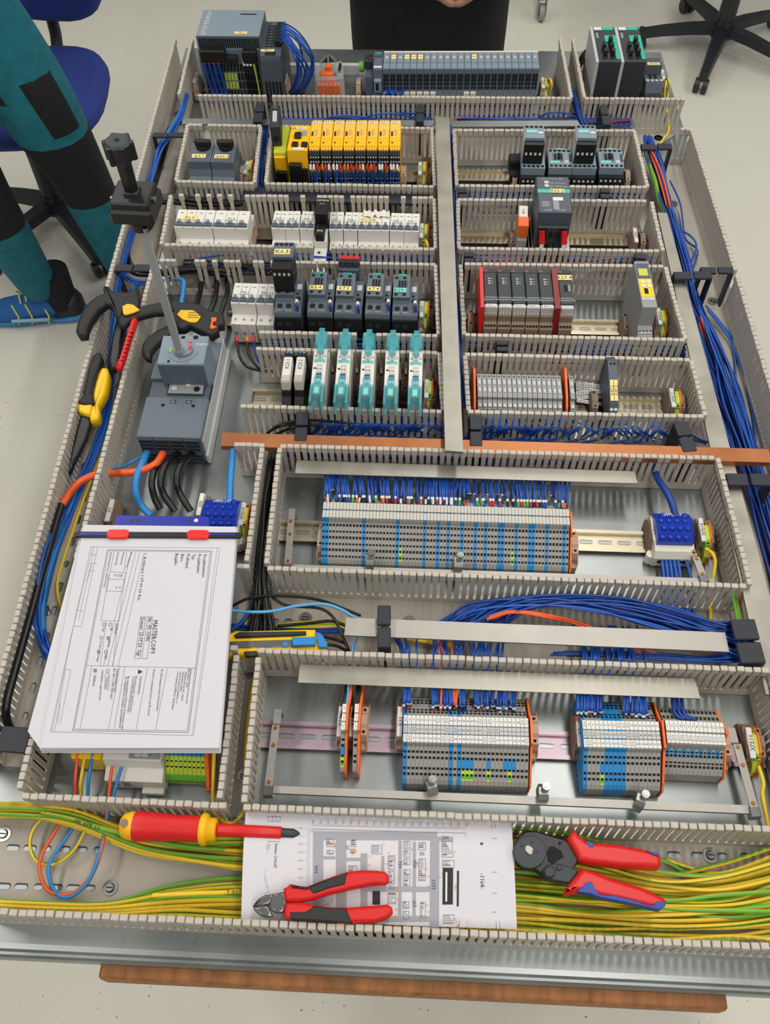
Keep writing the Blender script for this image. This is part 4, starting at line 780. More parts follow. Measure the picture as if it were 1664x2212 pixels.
EC = [((855,1590),'X3S','beige end bracket tagged X3S left of the wide front strip',0), ((725,1590),'X1S','left beige end bracket tagged X1S',0), ((752,1590),'X1S','right beige end bracket tagged X1S',0), ((776,1592),'','beige end bracket right of the X1S pair',0),
      ((1150,1612),'','beige end bracket right of the wide front strip',0), ((1247,1612),'X2','brown end bracket tagged X2',1), ((1571,1636),'','beige end bracket right of the numbered strip',0), ((1621,1637),'XPE16','brown end bracket tagged XPE16 at the right edge',1), ((1646,1640),'','brown end bracket at the right edge, behind the tag XPE16',1),
      ((683,1180),'','beige end bracket left of the long terminal strip',0), ((1239,1196),'','beige end bracket right of the long terminal strip',0), ((1411,1168),'XZ10','brown end bracket tagged XZ10 left of the blue distribution block',1), ((1515,1168),'XPE14','brown end bracket tagged XPE14',1), ((1535,1172),'','brown end bracket beside the tag XPE14',1),
      ((512,1133),'XPE13','beige end bracket tagged XPE13 beside the folder',0), ((421,1112),'XN','end bracket tagged XN behind the folder clip',0), ((223,1125),'X0','brown end bracket tagged X0 beside the left duct',1), ((536,1135),'','brown end bracket against the duct beside XPE13',1),
      ((1451,878),'XPE12','brown end bracket tagged XPE12',1), ((1472,880),'','brown end bracket right of the tag XPE12',1), ((1283,880),'','brown end bracket left of the timer relay',1),
      ((902,376),'XPE8','beige end bracket tagged XPE8 right of the yellow safety relays',0), ((922,378),'','brown end bracket right of the tag XPE8',1), ((866,377),'','beige end bracket touching the last yellow safety relay',0),
      ((524,374),'XPE4','beige end bracket tagged XPE4 right of the motor breakers',0), ((513,375),'','beige end bracket touching the right motor breaker',0), ((905,512),'XPE7','end bracket tagged XPE7 at the end of the breaker row',0), ((925,514),'','brown end bracket at the end of the breaker row',1),
      ((532,508),'','beige end bracket right of the three-pole breaker',0), ((905,684),'XPE9','end bracket tagged XPE9 right of the motor contactors',0), ((924,690),'','brown end bracket right of the motor contactors',1), ((915,858),'XPE11','end bracket tagged XPE11 right of the solid-state relays',0), ((930,862),'','brown end bracket right of the solid-state relays',1),
      ((1371,522),'XPE9','brown end bracket tagged XPE9 in the compartment of the dark controller',1), ((1388,524),'','brown end bracket against the duct right of the dark controller',1), ((1104,523),'','brown end bracket left of the orange-levered relay',1), ((1109,384),'','beige end bracket left of the small contactors',0), ((1355,386),'','beige end bracket right of the small contactors',0),
      ((1012,700),'','small pale end bracket left of the red modules',0), ((1023,706),'','brown end bracket touching the red modules',1), ((1352,708),'','brown end bracket left of the grey display module',1), ((1422,700),'XPE10','pale end bracket right of the grey display module',0), ((1440,702),'','brown end bracket right of the grey display module',1),
      ((1170,189),'XPE2','end bracket with a white tag right of the input modules',0), ((1185,191),'','brown end bracket right of the input modules',1), ((1258,168),'','brown end bracket left of the network switches',1), ((1431,172),'XPE3','end bracket with a white tag right of the small relay module',0), ((415,176),'XPE1','end bracket with a white tag left of the power supply',0), ((769,182),'','beige end bracket left of the controller',0), ((609,180),'XPE6','beige end bracket under the blue wire fan',0)]
_old_end = end_clamp
for pp, tx, lb, br in EC:
    p = U(*pp, .041); t = _old_end(lb, pp, .041, tx, 8.5, bool(br), 'end brackets'); t.location.y -= .005
for pp, lb in (((1628,1655),'green earth terminal hidden behind the tag XPE16'), ((1524,1190),'green earth terminal beside the tag XPE14'), ((523,1150),'green and yellow earth terminal beside the tag XPE13'), ((913,384),'green earth terminal beside the tag XPE8'), ((536,380),'green earth terminal beside the tag XPE4'), ((916,522),'green earth terminal at the end of the breaker row'), ((916,694),'green earth terminal right of the motor contactors'), ((924,868),'green earth terminal right of the solid-state relays'), ((1460,892),'earth terminal beside the tag XPE12'), ((1178,200),'earth terminal right of the input modules'), ((1430,712),'earth terminal right of the grey display module')):
    pe_terminal(lb, pp, .03, 'green earth terminals')
# ---------------------------------------------------------------- blue distribution blocks
def distribution(label, pL, pR, depth, sky=False):
    t, w = dev('distribution_block', label, 'distribution block', pL, pR, .046); w *= 1000; D = depth
    d = DB().prism([(-12,4),(-14,26),(-8,36),(4,40),(D-4,40),(D+6,30),(D+6,4)], -2, w+2, 'cream')
    for k in range(5): d.fhole(8+k*(w-16)/4, -13.5, 18, 4.2)
    for k in range(2): d.cyl((-4 if k == 0 else w+4, -4, 4), (-4 if k == 0 else w+4, -4, 22), 6, 'cream', n=12)
    d.build('base', t)
    n = 9; s = DB(); pr = [(D*k/(n-1), 46+9*math.sin(math.pi*k/(n-1))) for k in range(n)]
    s.prism([(0,38)]+[(D,38)]+pr[::-1], 0, w, 'glassblue'); s.build('cover', t)
    for r in range(4):
        for c in range(3 if r == 3 else 4):
            q = (r+.5)/4; x = w*(c+.6+(.25 if r % 2 else 0))/(3.4 if r == 3 else 4.6); y = D*q; z = 46+9*math.sin(math.pi*q)
            if x < w-4: b_ = DB(); R = 5.4 if r == 3 else 4.4; b_.cyl((x,y,z-1), (x,y,z+1.4), R, 'glassblue', R*.8, n=14); b_.cyl((x,y,z+1.4), (x,y,z+1.6), R*.55, 'fileblue', n=12); b_.build('cap', t)
    DB().text('WPD107', 4.6, (w*.5, D-5, 51.5), 'tag').build('lettering', t)
    return t
distribution('blue clear-covered distribution block in the right compartment', (1421,1171), (1500,1173), 46)
distribution('blue clear-covered distribution block behind the folder', (434,1140), (511,1142), 46)
# ---------------------------------------------------------------- devices below the folder
t, w = dev('terminal_box', 'yellow terminal box sticking out under the folder', 'terminal', (151,1637), (218,1640), .045); w *= 1000
DB().box(0, w, 0, 34, 4, 45, 'toolyellow', 1.5).build('housing', t); [DB().box(8+k*14, 12+k*14, 8, 12, 45, 47, 'matblack').build('entry', t) for k in range(3)]
t, w = dev('safety_switch', 'white breaker with two wires sticking out under the folder', 'circuit breaker', (221,1640), (347,1645), .052); w *= 1000
d = DB().prism([(-18,4),(-18,30),(-3,34),(0,52),(46,54),(46,4)], 0, w, 'white'); d.box(w*.45, w*.98, 2, 16, 52, 55, 'midgrey', 1)
for x in (.56, .68): d.box(w*x, w*x+8, 3, 10, 55, 61, 'lightgrey', 1)
for k in range(4): d.hole(w*(.12+.22*k), 26, 53, 3)
for x in (.14, .34): d.box(w*x-4, w*x+5, -18.4, -17.8, 10, 26, 'midgrey')
d.box(w*.6, w*.98, -26, -18, 4, 12, 'white', 1); d.build('housing', t)
for i in range(9):
    x0 = 356+i*9.6; t, w = dev('terminal_block', '%s green terminal from the left of the blue-topped row under the folder' % nth(i), 'terminal', (x0,1634+i*.4), (x0+9.2,1634.3+i*.4), .042, 'green terminals under the folder'); w *= 1000
    DB().box(.1, w-.1, 2, 40, 30, 43, 'termblue', .4).build('upper_part', t)
    d = DB().prism([(-20,4),(-20,18),(-10,30),(0,40),(2,40),(2,4)], .15, w-.15, 'lime'); d.prism([(-20.4,10),(-20.4,17.8),(-15,24),(-15,10)], .3, w-.3, 'green'); d.hole(w/2, -8, 32, 1.7); d.hole(w/2, -3, 37, 1.5); d.build('lower_part', t)
t, w = dev('end_plate', 'orange end plate right of the green terminals under the folder', 'end plate', (443,1640), (449,1640), .042); DB().prism([(-26,4),(-26,18),(-10,34),(0,46),(40,46),(40,4)], 0, 4, 'orange').build('plate', t); DB().prism([(-28,4),(-28,14),(-25,16),(-25,4)], -1, 5, 'orange').build('foot', t)
# open connector packet in the top row
p = U(712, 205, .01); t = thing('connector_packet', 'clear plastic packet with orange connectors in the top row', 'packet', (p.x, p.y, 0))
s = DB(); s.T = MM @ Matrix.Rotation(.1, 4, 'Z'); s.box(-28, 32, 0, 62, 3, 46, 'glassclear', 4); s.build('clear_box', t)
s = DB(); s.box(-18, 14, 8, 22, 30, 50, 'orange', 2); s.box(-6, 6, 18, 30, 36, 60, 'orange', 1.5); [s.box(-22+k*8, -17+k*8, -6, 6, 10, 34, 'orange', 1) for k in range(6)]; s.build('connector', t)
for k in range(3):
    s = DB(); s.T = MM @ Matrix.Translation((-24+k*16, 66+k*2, 3)) @ Matrix.Rotation(.5*k-.4, 4, 'Z'); s.box(0, 4, 0, 26, 0, 40, 'alu', .5); s.box(0, 16, 0, 3, 30, 34, 'alu', .5); s.build('metal_bracket', t)
s = DB().cyl((14,8,52), (14,8,53), 4, 'termblue', n=12); s.box(18, 24, 20, 50, 46, 50, 'steel', 1); s.build('label_dot', t)
# ================================================================ papers
def bil(q, cx, cy):          # pixel crop -> (s, t) inside a quadrilateral TL TR BR BL
    (ax,ay),(bx,by),(cx2,cy2),(dx,dy) = q; s = t = .5
    for _ in range(12):
        x = (ax*(1-s)+bx*s)*(1-t)+(dx*(1-s)+cx2*s)*t; y = (ay*(1-s)+by*s)*(1-t)+(dy*(1-s)+cy2*s)*t
        ex, ey = cx-x, cy-y
        xs = (bx-ax)*(1-t)+(cx2-dx)*t; ys = (by-ay)*(1-t)+(cy2-dy)*t; xt = (dx-ax)*(1-s)+(cx2-bx)*s; yt = (dy-ay)*(1-s)+(cy2-by)*s
        det = xs*yt-xt*ys or 1e-9; s += (ex*yt-xt*ey)/det; t += (xs*ey-ex*ys)/det
    return s, t
class Page:                  # flat print on a sheet; input in crop pixels of the photo, output on the sheet
    def __init__(s, crop, corners, world):
        s.x0, s.y0, s.k = crop; s.q = corners; s.W = world
        s.m = MB()
    def at(s, cx, cy, dz=.0003):
        a, b = bil(s.q, cx, cy); A, B, C, D = s.W
        return (A*(1-a)+B*a)*(1-b)+(D*(1-a)+C*a)*b+Vector((0,0,dz))
    def line(s, p, q, m='ink', w=.00032):
        a = s.at(*p); b = s.at(*q); d = (b-a); n = Vector((-d.y, d.x, 0)).normalized()*w/2
        s.m.add([a-n, b-n, b+n, a+n], [(0,1,2,3)], m)
    def poly(s, pts, m, dz=.00025): s.m.add([s.at(x, y, dz) for x, y in pts], [tuple(range(len(pts)))[::-1]], m)
    def rect(s, x0, y0, x1, y1, m, dz=.00025): s.poly([(x0,y0),(x1,y0),(x1,y1),(x0,y1)], m, dz)
    def frame(s, pts, m='ink', w=.00032):
        for i in range(len(pts)): s.line(pts[i], pts[(i+1) % len(pts)], m, w)
    def text(s, t, p, q, h, m='ink'):   # baseline from p towards q
        a = s.at(*p, .00045); b = s.at(*q, .00045); u = (b-a).normalized(); v = Vector((-u.y, u.x, 0)); L = (b-a).length
        vs, fs, (w, _) = glyphs(t)
        if not vs: return
        k = L/max(w, .1); s.m.add([a+u*(x*k)+v*(y*h) for x, y in vs], fs, m)
# folder of circuit diagrams
ZF = .092
W = [U(181,1134,ZF), U(511,1138,ZF), U(473,1616,ZF), U(86,1616,ZF)]
c = sum(W, Vector())/4; c.z = 0; W = [p-c for p in W]
fold = thing('document_folder', 'thick pile of printed circuit diagrams in a clip, marked MASTERCOPY', 'documents', c)
s = MB()
for k in range(7):
    z = H+.0005+k*.0021; e = .0015; r = [Vector((random.uniform(-e,e), random.uniform(-e,e)-.0008*k*(k<3), 0)) for _ in range(4)]
    P = [W[i]+r[i] for i in range(4)]; s.add([(p.x,p.y,zz) for zz in (z, z+.0019) for p in P], [(0,1,2,3),(7,6,5,4),(1,0,4,5),(2,1,5,6),(3,2,6,7),(0,3,7,4)], 'paper')
s.build('sheet_stack', fold)
for k, (da, q) in enumerate((((-.012,.010), [(86,1616),(60,1580),(98,1440),(180,1134)]), ((.006,.004), [(86,1616),(80,1610),(170,1170),(181,1134)]))):     # sheets pushed out of the pile
    P = [U(x, y, ZF-.004*k-.003)-c for x, y in q]; MB().add([(p.x,p.y,ZF-.004*k-.0035+j*.0005) for j in (0,1) for p in P], [(0,1,2,3),(7,6,5,4),(0,3,7,4),(3,2,6,7),(2,1,5,6),(1,0,4,5)], 'paper').build('loose_sheet', fold)
pg = Page((80,1080,3.456), [(348,185),(1490,200),(1360,1855),(22,1855)], [p+Vector((0,0,0)) for p in W])
for p in pg.W: p.z = ZF+.0004
s = MB().add([(p.x,p.y,zz) for zz in (ZF-.0002, ZF+.0003) for p in pg.W], [(0,1,2,3),(7,6,5,4),(1,0,4,5),(2,1,5,6),(3,2,6,7),(0,3,7,4)], 'paper'); s.build('top_sheet', fold)
pg.frame([(398,375),(1365,383),(1170,1775),(98,1750)], w=.00025); pg.frame([(522,398),(1305,408),(1132,1755),(266,1742)], w=.0004); pg.frame([(530,408),(1292,418),(1122,1744),(278,1733)], w=.0003)
pg.line((1345,385),(1160,1772), w=.0002)
for a, b in (((448,375),(322,1010)), ((425,375),(300,960)), ((412,375),(262,1005)), ((330,890),(275,885)), ((262,1005),(322,1012)), ((405,510),(365,660)), ((262,1005),(110,1750)), ((205,1320),(245,1328)), ((205,1320),(130,1750)), ((245,1328),(170,1700)), ((170,1560),(150,1700)), ((400,440),(448,445)), ((395,510),(440,512)), ((385,570),(425,575))): pg.line(a, b, w=.00025)
for a, b in (((357,1297),(1185,1315)), ((820,1312),(740,1742)), ((970,1315),(885,1742)), ((650,1305),(575,1735)), ((612,1302),(535,1735)), ((403,1300),(320,1735)), ((795,435),(600,1302)), ((765,420),(555,1300)), ((735,418),(520,1298)), ((700,415),(490,1296)), ((668,412),(640,590)), ((575,405),(540,580)), ((600,968),(470,965)), ((600,968),(560,1300)), ((510,968),(465,1300)), ((540,580),(658,590)), ((520,640),(650,645)), ((512,735),(638,740)), ((540,580),(512,735)), ((658,590),(600,968)), ((470,965),(530,600))): pg.line(a, b, w=.00028)
for tx, p, q, h in (('Projektnummer:',(1243,440),(1228,630),.0042), ('Projektname:',(1202,437),(1190,595),.0042), ('Typ:',(1160,437),(1155,485),.0042), ('Prüfstand:',(1118,437),(1105,555),.0042), ('Büro:',(1075,437),(1068,500),.0042), ('Baujahr:',(1032,432),(1022,530),.0042),
                    ('MASTERCOPY',(862,965),(838,1215),.0060), ('Nr.: PD 12082',(826,945),(808,1120),.0045), ('Datum: 25.07.23, Ggi',(772,945),(740,1225),.0045), ('1. Rohkopie I 07.09.23 Kie',(798,430),(745,810),.0036),
                    ('Ausführung',(580,985),(573,1065),.0026), ('PE',(540,1020),(538,1040),.0030), ('PE+N',(522,1115),(517,1160),.0030), ('PEN',(500,1220),(496,1250),.0030), ('Trafo',(482,1015),(478,1050),.0028), ('Trafo & Gleichr.',(465,1115),(452,1180),.0026), ('Direktabgriff',(448,1215),(436,1270),.0026),
                    ('Sicherheitshinweise:',(765,1375),(750,1500),.0028), ('Wird der Hauptschalter ungeregelt betrieben,',(730,1370),(690,1620),.0026), ('ist eine Isolationsüberwachung erforderlich.',(712,1375),(672,1625),.0026), ('Bei ausgeschaltetem HS bleiben 30 Klemmen sowie',(672,1375),(630,1735),.0026), ('die orangefarbenen Leitungen spannungsführend.',(655,1375),(612,1730),.0026),
                    ('Schutzmassnahme nach',(590,1320),(570,1480),.0028), ('IEC 439-1 / DIN VDE 0660',(565,1320),(542,1530),.0028), ('Total isoliert',(515,1375),(505,1455),.0030), ('Schutzleiter angeschlossen',(478,1330),(458,1540),.0026), ('Stahlblech',(420,1365),(408,1440),.0030),
                    ('Farbkennzeichnung der Leiter nach',(1142,1320),(1110,1560),.0024), ('EN 60204-1: 2006',(1125,1320),(1108,1450),.0024), ('- Hauptstromkreise AC: schwarz',(1105,1335),(1075,1545),.0024), ('- Neutralleiter: hellblau',(1085,1335),(1065,1480),.0024), ('- Steuerstromkreise (24VAC): rot',(1065,1335),(1035,1560),.0024), ('- Verriegelung (24VDC): dunkelblau',(1045,1335),(1005,1600),.0024), ('Bei Zuleitungsquerschnitt auf Selektivität',(925,1325),(890,1610),.0024), ('Kleinster Leitungsquerschnitt nach EN 60204',(865,1325),(825,1640),.0024), ('Bemessungsspannung',(700,420),(660,545),.0024), ('Netzspannung',(640,420),(618,520),.0024), ('Steuerspannung',(600,415),(578,525),.0024), ('Kurzzeichnung mit Tüten - Zweibereichnung',(545,420),(490,705),.0024), ('380',(620,600),(615,625),.0024), ('220',(598,600),(592,625),.0024), ('24',(572,600),(570,615),.0024), ('50',(608,700),(604,715),.0024), ('50',(580,700),(577,715),.0024)): pg.text(tx, p, q, h)
pg.frame([(857,937),(816,1247),(778,1246),(820,935)]); pg.frame([(805,935),(763,1247),(724,1245),(768,933)])
for x, y, on in ((540,995,0),(492,993,0),(525,1097,1),(473,1094,0),(508,1198,0),(453,1197,1),(522,1335,0),(428,1332,1)):
    pg.frame([(x-10,y-11),(x+10,y-11),(x+10,y+11),(x-10,y+11)], w=.0004)
    if on: pg.line((x-9,y-10),(x+9,y+10), w=.0004); pg.line((x-9,y+10),(x+9,y-10), w=.0004)
pg.poly([(785,1340),(752,1325),(750,1358)], 'ink'); pg.frame([(535,1358),(505,1355),(500,1462),(528,1465)])
pg.m.build('print', fold)
a = [U(x, y, ZF-.002)-c for x, y in ((247,1136),(452,1138),(450,1115),(250,1112))]; zz = ZF-.004
s = MB().add([(p.x,p.y,z) for z in (zz, zz+.0008) for p in a], [(3,2,1,0),(4,5,6,7),(0,1,5,4),(1,2,6,5),(2,3,7,6),(3,0,4,7)], 'fileblue')
for x, m in ((285,'dark'),(298,'dark'),(411,'dark'),(424,'tag')): p = U(x, 1125, zz)-c; s.cyl((p.x,p.y,zz+.0007), (p.x,p.y,zz+.0011), .0028, m, n=14)
s.build('filing_strip', fold)
a = U(168,1157,ZF)-c; b = U(517,1159,ZF)-c; L = (b-a).length; s = MB(); s.T = Matrix.Translation((a.x,a.y,ZF)) @ Matrix.Rotation(math.atan2(b.y-a.y, b.x-a.x), 4, 'Z')
s.prismz([(.004*math.cos(t)+(L if math.cos(t) > 0 else 0), .0042*math.sin(t)) for t in [2*math.pi*(k+.5)/16 for k in range(16)]], 0, .004, 'black', .001); s.build('clip_bar', fold)
for k, u in enumerate((.02, .79)): s2 = MB(); s2.T = s.T; s2.box(L*u, L*(u+.19), -.0015, .0015, .004, .0046, 'fileblue'); s2.build('clip_tongue', fold)
for u in (.255, .750):
    s2 = MB(); s2.T = s.T; s2.prismz([(L*u+(.006*math.cos(t)+(.009 if math.cos(t) > 0 else -.009)), .0066*math.sin(t)) for t in [2*math.pi*(k+.5)/16 for k in range(16)]], .0005, .0062, 'filered', .0015); s2.build('slider', fold)
# layout drawing lying in the front duct
ZS = .062
W = [U(530,1752,ZS), U(1106,1777,ZS), U(1118,2006,ZS), U(520,1986,ZS)]; c = sum(W, Vector())/4; c.z = 0; W = [p-c for p in W]
plan = thing('layout_drawing', 'printed panel layout drawing lying over the yellow-green wires', 'drawing', c)
def zsheet(t): return ZS-.004+.006*math.cos(2.4*(t-.45))**2
n = 8; vs = []
for z in (-.0004, 0):
    for i in range(n+1):
        t = i/n
        for q in range(9): u = q/8; p = (W[0]*(1-u)+W[1]*u)*(1-t)+(W[3]*(1-u)+W[2]*u)*t; vs.append((p.x, p.y, zsheet(t)+z))
fs = [(i*9+q, i*9+q+1, (i+1)*9+q+1, (i+1)*9+q) for i in range(n) for q in range(8)]
k = (n+1)*9; MB().add(vs, fs+[tuple(x+k for x in f[::-1]) for f in fs], 'paper', True).build('sheet', plan)
pg = Page((480,1740,2.6), [(130,30),(1625,95),(1660,690),(105,640)], W)
_at = pg.at
def at2(cx, cy, dz=.0003):
    a_, b_ = bil(pg.q, cx, cy); A, B, C, D = pg.W; p = (A*(1-a_)+B*a_)*(1-b_)+(D*(1-a_)+C*a_)*b_; return Vector((p.x, p.y, zsheet(b_)+dz+.0003))
pg.at = at2
def rr(x0, y0, x1, y1, m, dz=.0002):
    k = max(1, int((y1-y0)/60))
    for j in range(k): pg.rect(x0, y0+(y1-y0)*j/k, x1, y0+(y1-y0)*(j+1)/k, m, dz)
mat('printgrey', '9c9ca4', .7)
for r_ in ((515,148,572,640),(572,150,1210,190),(572,190,1175,200),(645,192,702,640),(783,280,820,640),(900,295,915,455),(995,205,1012,640),(1075,210,1092,640),(1172,180,1222,690),(515,620,1172,650),(815,465,1170,492),(1212,180,1300,205),(568,296,640,312),(698,305,782,322)): rr(*r_, 'printgrey')
rr(1242,362,1300,560,'ink'); rr(1322,378,1333,570,'ink'); rr(1258,385,1268,545,'tag',.0004); rr(850,488,892,560,'ink', .0004)
for x0, y0, x1, y1 in ((590,195,628,220),(590,222,632,240),(592,262,630,284),(728,200,755,240),(725,255,752,278),(845,232,902,283),(937,292,975,320),(937,320,972,370),(937,380,972,450),(1023,208,1060,300),(1023,310,1060,345),(1023,370,1060,460),(1107,215,1146,258),(1107,310,1146,432),(1235,208,1295,270),(1240,318,1305,360),(935,498,980,556),(1020,545,1055,580),(1022,595,1055,638),(1118,548,1146,632),(1248,615,1308,660),(715,350,760,405),(575,505,622,545),(580,555,610,585),(1238,280,1300,300)):
    pg.frame([(x0,y0),(x1,y0),(x1,y1),(x0,y1)], 'ink', .0003)
    for k in range(int((y1-y0)/11)): rr(x0+4, y0+4+k*11, x0+(x1-x0)*random.uniform(.4,.95), y0+8+k*11, random.choice(['ink','inkgrey','inkgrey']), .0004)
for k in range(46):
    x, y = random.choice([(632,210),(632,245),(742,268),(905,255),(930,300),(985,400),(1066,230),(1155,330),(1100,350),(1160,440),(1228,400),(1310,450),(1300,240),(990,510),(985,600),(1155,600),(1320,630),(570,380),(1060,560),(835,330),(895,350)])
    x += random.uniform(-8,8); y += random.uniform(-40,40); rr(x, y, x+8, y+6, 'inkorange', .0005)
rr(742,258,756,280,'inkorange',.0005)
for k in range(200): x = 508+k*4.3; pg.line((x,118-.0+.018*(x-508)), (x,(108 if k % 10 else 92)+.018*(x-508)), 'inkgrey', .00018)
for k in range(21): x = 508+k*43; pg.text(str(k*100), (x, 78+.018*(x-508)), (x+1, 104+.018*(x-508)), .0022, 'inkgrey')
for k in range(62): y = 130+k*8; pg.line((500,y), (478 if k % 6 else 462,y), 'inkgrey', .00018)
for k in range(7): pg.text(str(k*100), (430,135+k*47.6), (458,136+k*47.6), .0020, 'inkgrey')
pg.frame([(508,136),(1370,158),(1335,690),(480,640)], 'ink', .0003); pg.line((1370,158),(1382,680), 'inkgrey', .0002)
for x in (258,285,305,328): pg.line((x,58),(x-14,520), 'ink', .0003)
for y in (60,88,120,150,180,210): pg.line((258,y),(328,y+3), 'ink', .0003)
pg.text('Evaluator C1000-HT', (300,225),(292,362), .0034); [pg.text('xxxxxx xxxxxxxx xxxxxxxx xxxxxxx', (270-k*8,222),(255-k*8,500-k*30), .0014, 'inkgrey') for k in range(3)]
for tx, p, q, h in (('990',(520,350),(522,395),.0045),('930',(995,325),(997,365),.004),('900',(1075,320),(1077,362),.004),('1033',(1180,430),(1183,480),.0045),('230',(1238,195),(1275,197),.004),('710',(940,480),(972,481),.004),('355',(1112,290),(1140,291),.0035),('355',(1072,540),(1076,575),.004),('-1164-',(1450,392),(1452,475),.005),('220',(700,235),(704,258),.0035),('I',(1450,215),(1452,228),.003)): pg.text(tx, p, q, h, 'inkblue')
pg.line((1515,105),(1545,690), w=.0003); pg.line((1535,106),(1565,690), w=.0003)
for y in (188,385,500,600): pg.line((1518,y),(1545,y), w=.0003)
pg.m.build('print', plan)
# ================================================================ hand tools (outlines in crop pixels, each at its own height)
def tool(name, label, cat, px, py, z): p = U(px, py, z); return thing(name, label, cat, (p.x, p.y, 0))
def cut(root, name, crop, pts, z0, z1, m, c=.002, lab=None):
    x0, y0, k = crop; P = [U(x0+x/k, y0+y/k, (z0+z1)/2)-root.location for x, y in pts]
    A = sum(P[i].x*P[(i+1) % len(P)].y-P[(i+1) % len(P)].x*P[i].y for i in range(len(P)))
    if A < 0: P = P[::-1]
    o = MB().prismz([(p.x, p.y) for p in P], z0, z1, m, c).build(name, root)
    if lab: o['label'] = lab
    return o
C1 = (480,1740,2.6)
t = tool('side_cutter', 'side cutting pliers with red and black handles lying on the layout drawing', 'pliers', 700, 1940, .064)
hz = .0685
up = [(345,470),(365,462),(385,443),(420,452),(470,462),(560,425),(640,395),(700,376),(780,366),(870,368),(915,375),(938,400),(938,435),(915,450),(850,450),(720,475),(600,503),(500,535),(430,545),(365,545),(350,520)]
lo = [(360,548),(440,547),(520,560),(600,574),(720,575),(860,565),(930,558),(956,575),(960,605),(935,635),(860,660),(720,665),(560,655),(400,645),(355,640),(348,610)]
cut(t, 'handle', C1, up, hz, hz+.013, 'toolred', .004); cut(t, 'handle', C1, lo, hz, hz+.013, 'toolred', .004)
cut(t, 'grip_insert', C1, [(388,447),(470,464),(560,428),(705,379),(690,448),(600,470),(515,500),(490,470),(395,470)], hz+.006, hz+.0142, 'toolblack', .0015); cut(t, 'grip_insert', C1, [(380,602),(470,600),(520,566),(600,578),(700,580),(730,662),(560,652),(390,642)], hz+.006, hz+.0142, 'toolblack', .0015)
cut(t, 'jaw', C1, [(172,570),(200,530),(240,505),(285,500),(292,520),(266,560),(180,574)], hz+.001, hz+.009, 'steel', .002); cut(t, 'jaw', C1, [(175,580),(262,566),(272,590),(288,624),(250,630),(215,620),(190,600)], hz+.001, hz+.009, 'steel', .002); cut(t, 'joint', C1, [(285,500),(345,488),(362,510),(364,545),(348,605),(300,607),(275,588),(265,560)], hz+.001, hz+.010, 'steel', .002)
C2 = (1100,1740,4.622); hz = .054
t = tool('crimping_tool', 'crimping pliers with red and blue handles lying on the yellow-green wires', 'pliers', 1250, 1880, .06)
cut(t, 'frame', C2, [(30,480),(45,400),(90,320),(160,265),(260,262),(420,310),(560,350),(600,380),(668,500),(690,570),(640,640),(690,660),(600,780),(480,770),(370,745),(320,700),(230,640),(150,640),(80,600)], hz, hz+.012, 'black', .002)
cut(t, 'head_disc', C2, [(205+165*math.cos(a), 470-165*math.sin(a)) for a in [2*math.pi*k/24 for k in range(24)]], hz+.010, hz+.016, 'dark', .001); cut(t, 'die', C2, [(160,400),(200,395),(245,430),(230,500),(190,490),(155,450)], hz+.014, hz+.0175, 'alu', .001)
for x, y, r in ((130,405,14),(275,470,14),(225,365,14),(515,365,14)): cut(t, 'bolt', C2, [(x+r*math.cos(a), y-r*math.sin(a)) for a in [2*math.pi*k/10 for k in range(10)]], hz+.010, hz+.0172, 'dark', .0003)
cut(t, 'spring_window', C2, [(375,470),(400,415),(440,410),(520,455),(545,520),(500,545),(430,590),(385,560)], hz+.009, hz+.0124, 'hole', .0003)
cut(t, 'lever', C2, [(325,650),(370,600),(480,580),(560,605),(690,655),(600,780),(440,752),(350,715)], hz+.009, hz+.016, 'dark', .0015); cut(t, 'adjusting_wheel', C2, [(405+58*math.cos(a), 665-58*math.sin(a)) for a in [2*math.pi*k/14 for k in range(14)]], hz+.014, hz+.0185, 'black', .0008); cut(t, 'pin', C2, [(500+30*math.cos(a), 620-30*math.sin(a)) for a in [2*math.pi*k/12 for k in range(12)]], hz+.014, hz+.0175, 'black', .0006)
cut(t, 'handle', C2, [(640,250),(570,350),(660,510),(690,570),(800,590),(1100,625),(1480,645),(1505,600),(1490,510),(1380,465),(1100,410),(850,388),(760,368),(680,310)], hz-.002, hz+.020, 'toolred', .005); cut(t, 'handle', C2, [(720,640),(560,830),(540,890),(560,900),(680,880),(780,882),(900,925),(1150,975),(1350,1022),(1500,1055),(1545,1015),(1552,960),(1500,920),(1300,830),(1000,740),(850,680)], hz-.002, hz+.020, 'toolred', .005)
cut(t, 'grip_insert', C2, [(750,366),(842,384),(832,430),(800,430)], hz+.010, hz+.0206, 'toolblue', .0006); cut(t, 'grip_insert', C2, [(1360,458),(1480,485),(1492,512),(1440,508)], hz+.010, hz+.0206, 'toolblue', .0006)
cut(t, 'grip_insert', C2, [(672,872),(760,780),(810,770),(840,830),(890,900),(1050,915),(1200,950),(1350,1000),(1430,1012),(1440,980),(1480,965),(1552,985),(1542,1020),(1500,1055),(1350,1024),(1150,977),(900,928),(800,892)], hz+.006, hz+.0206, 'toolblue', .0006)
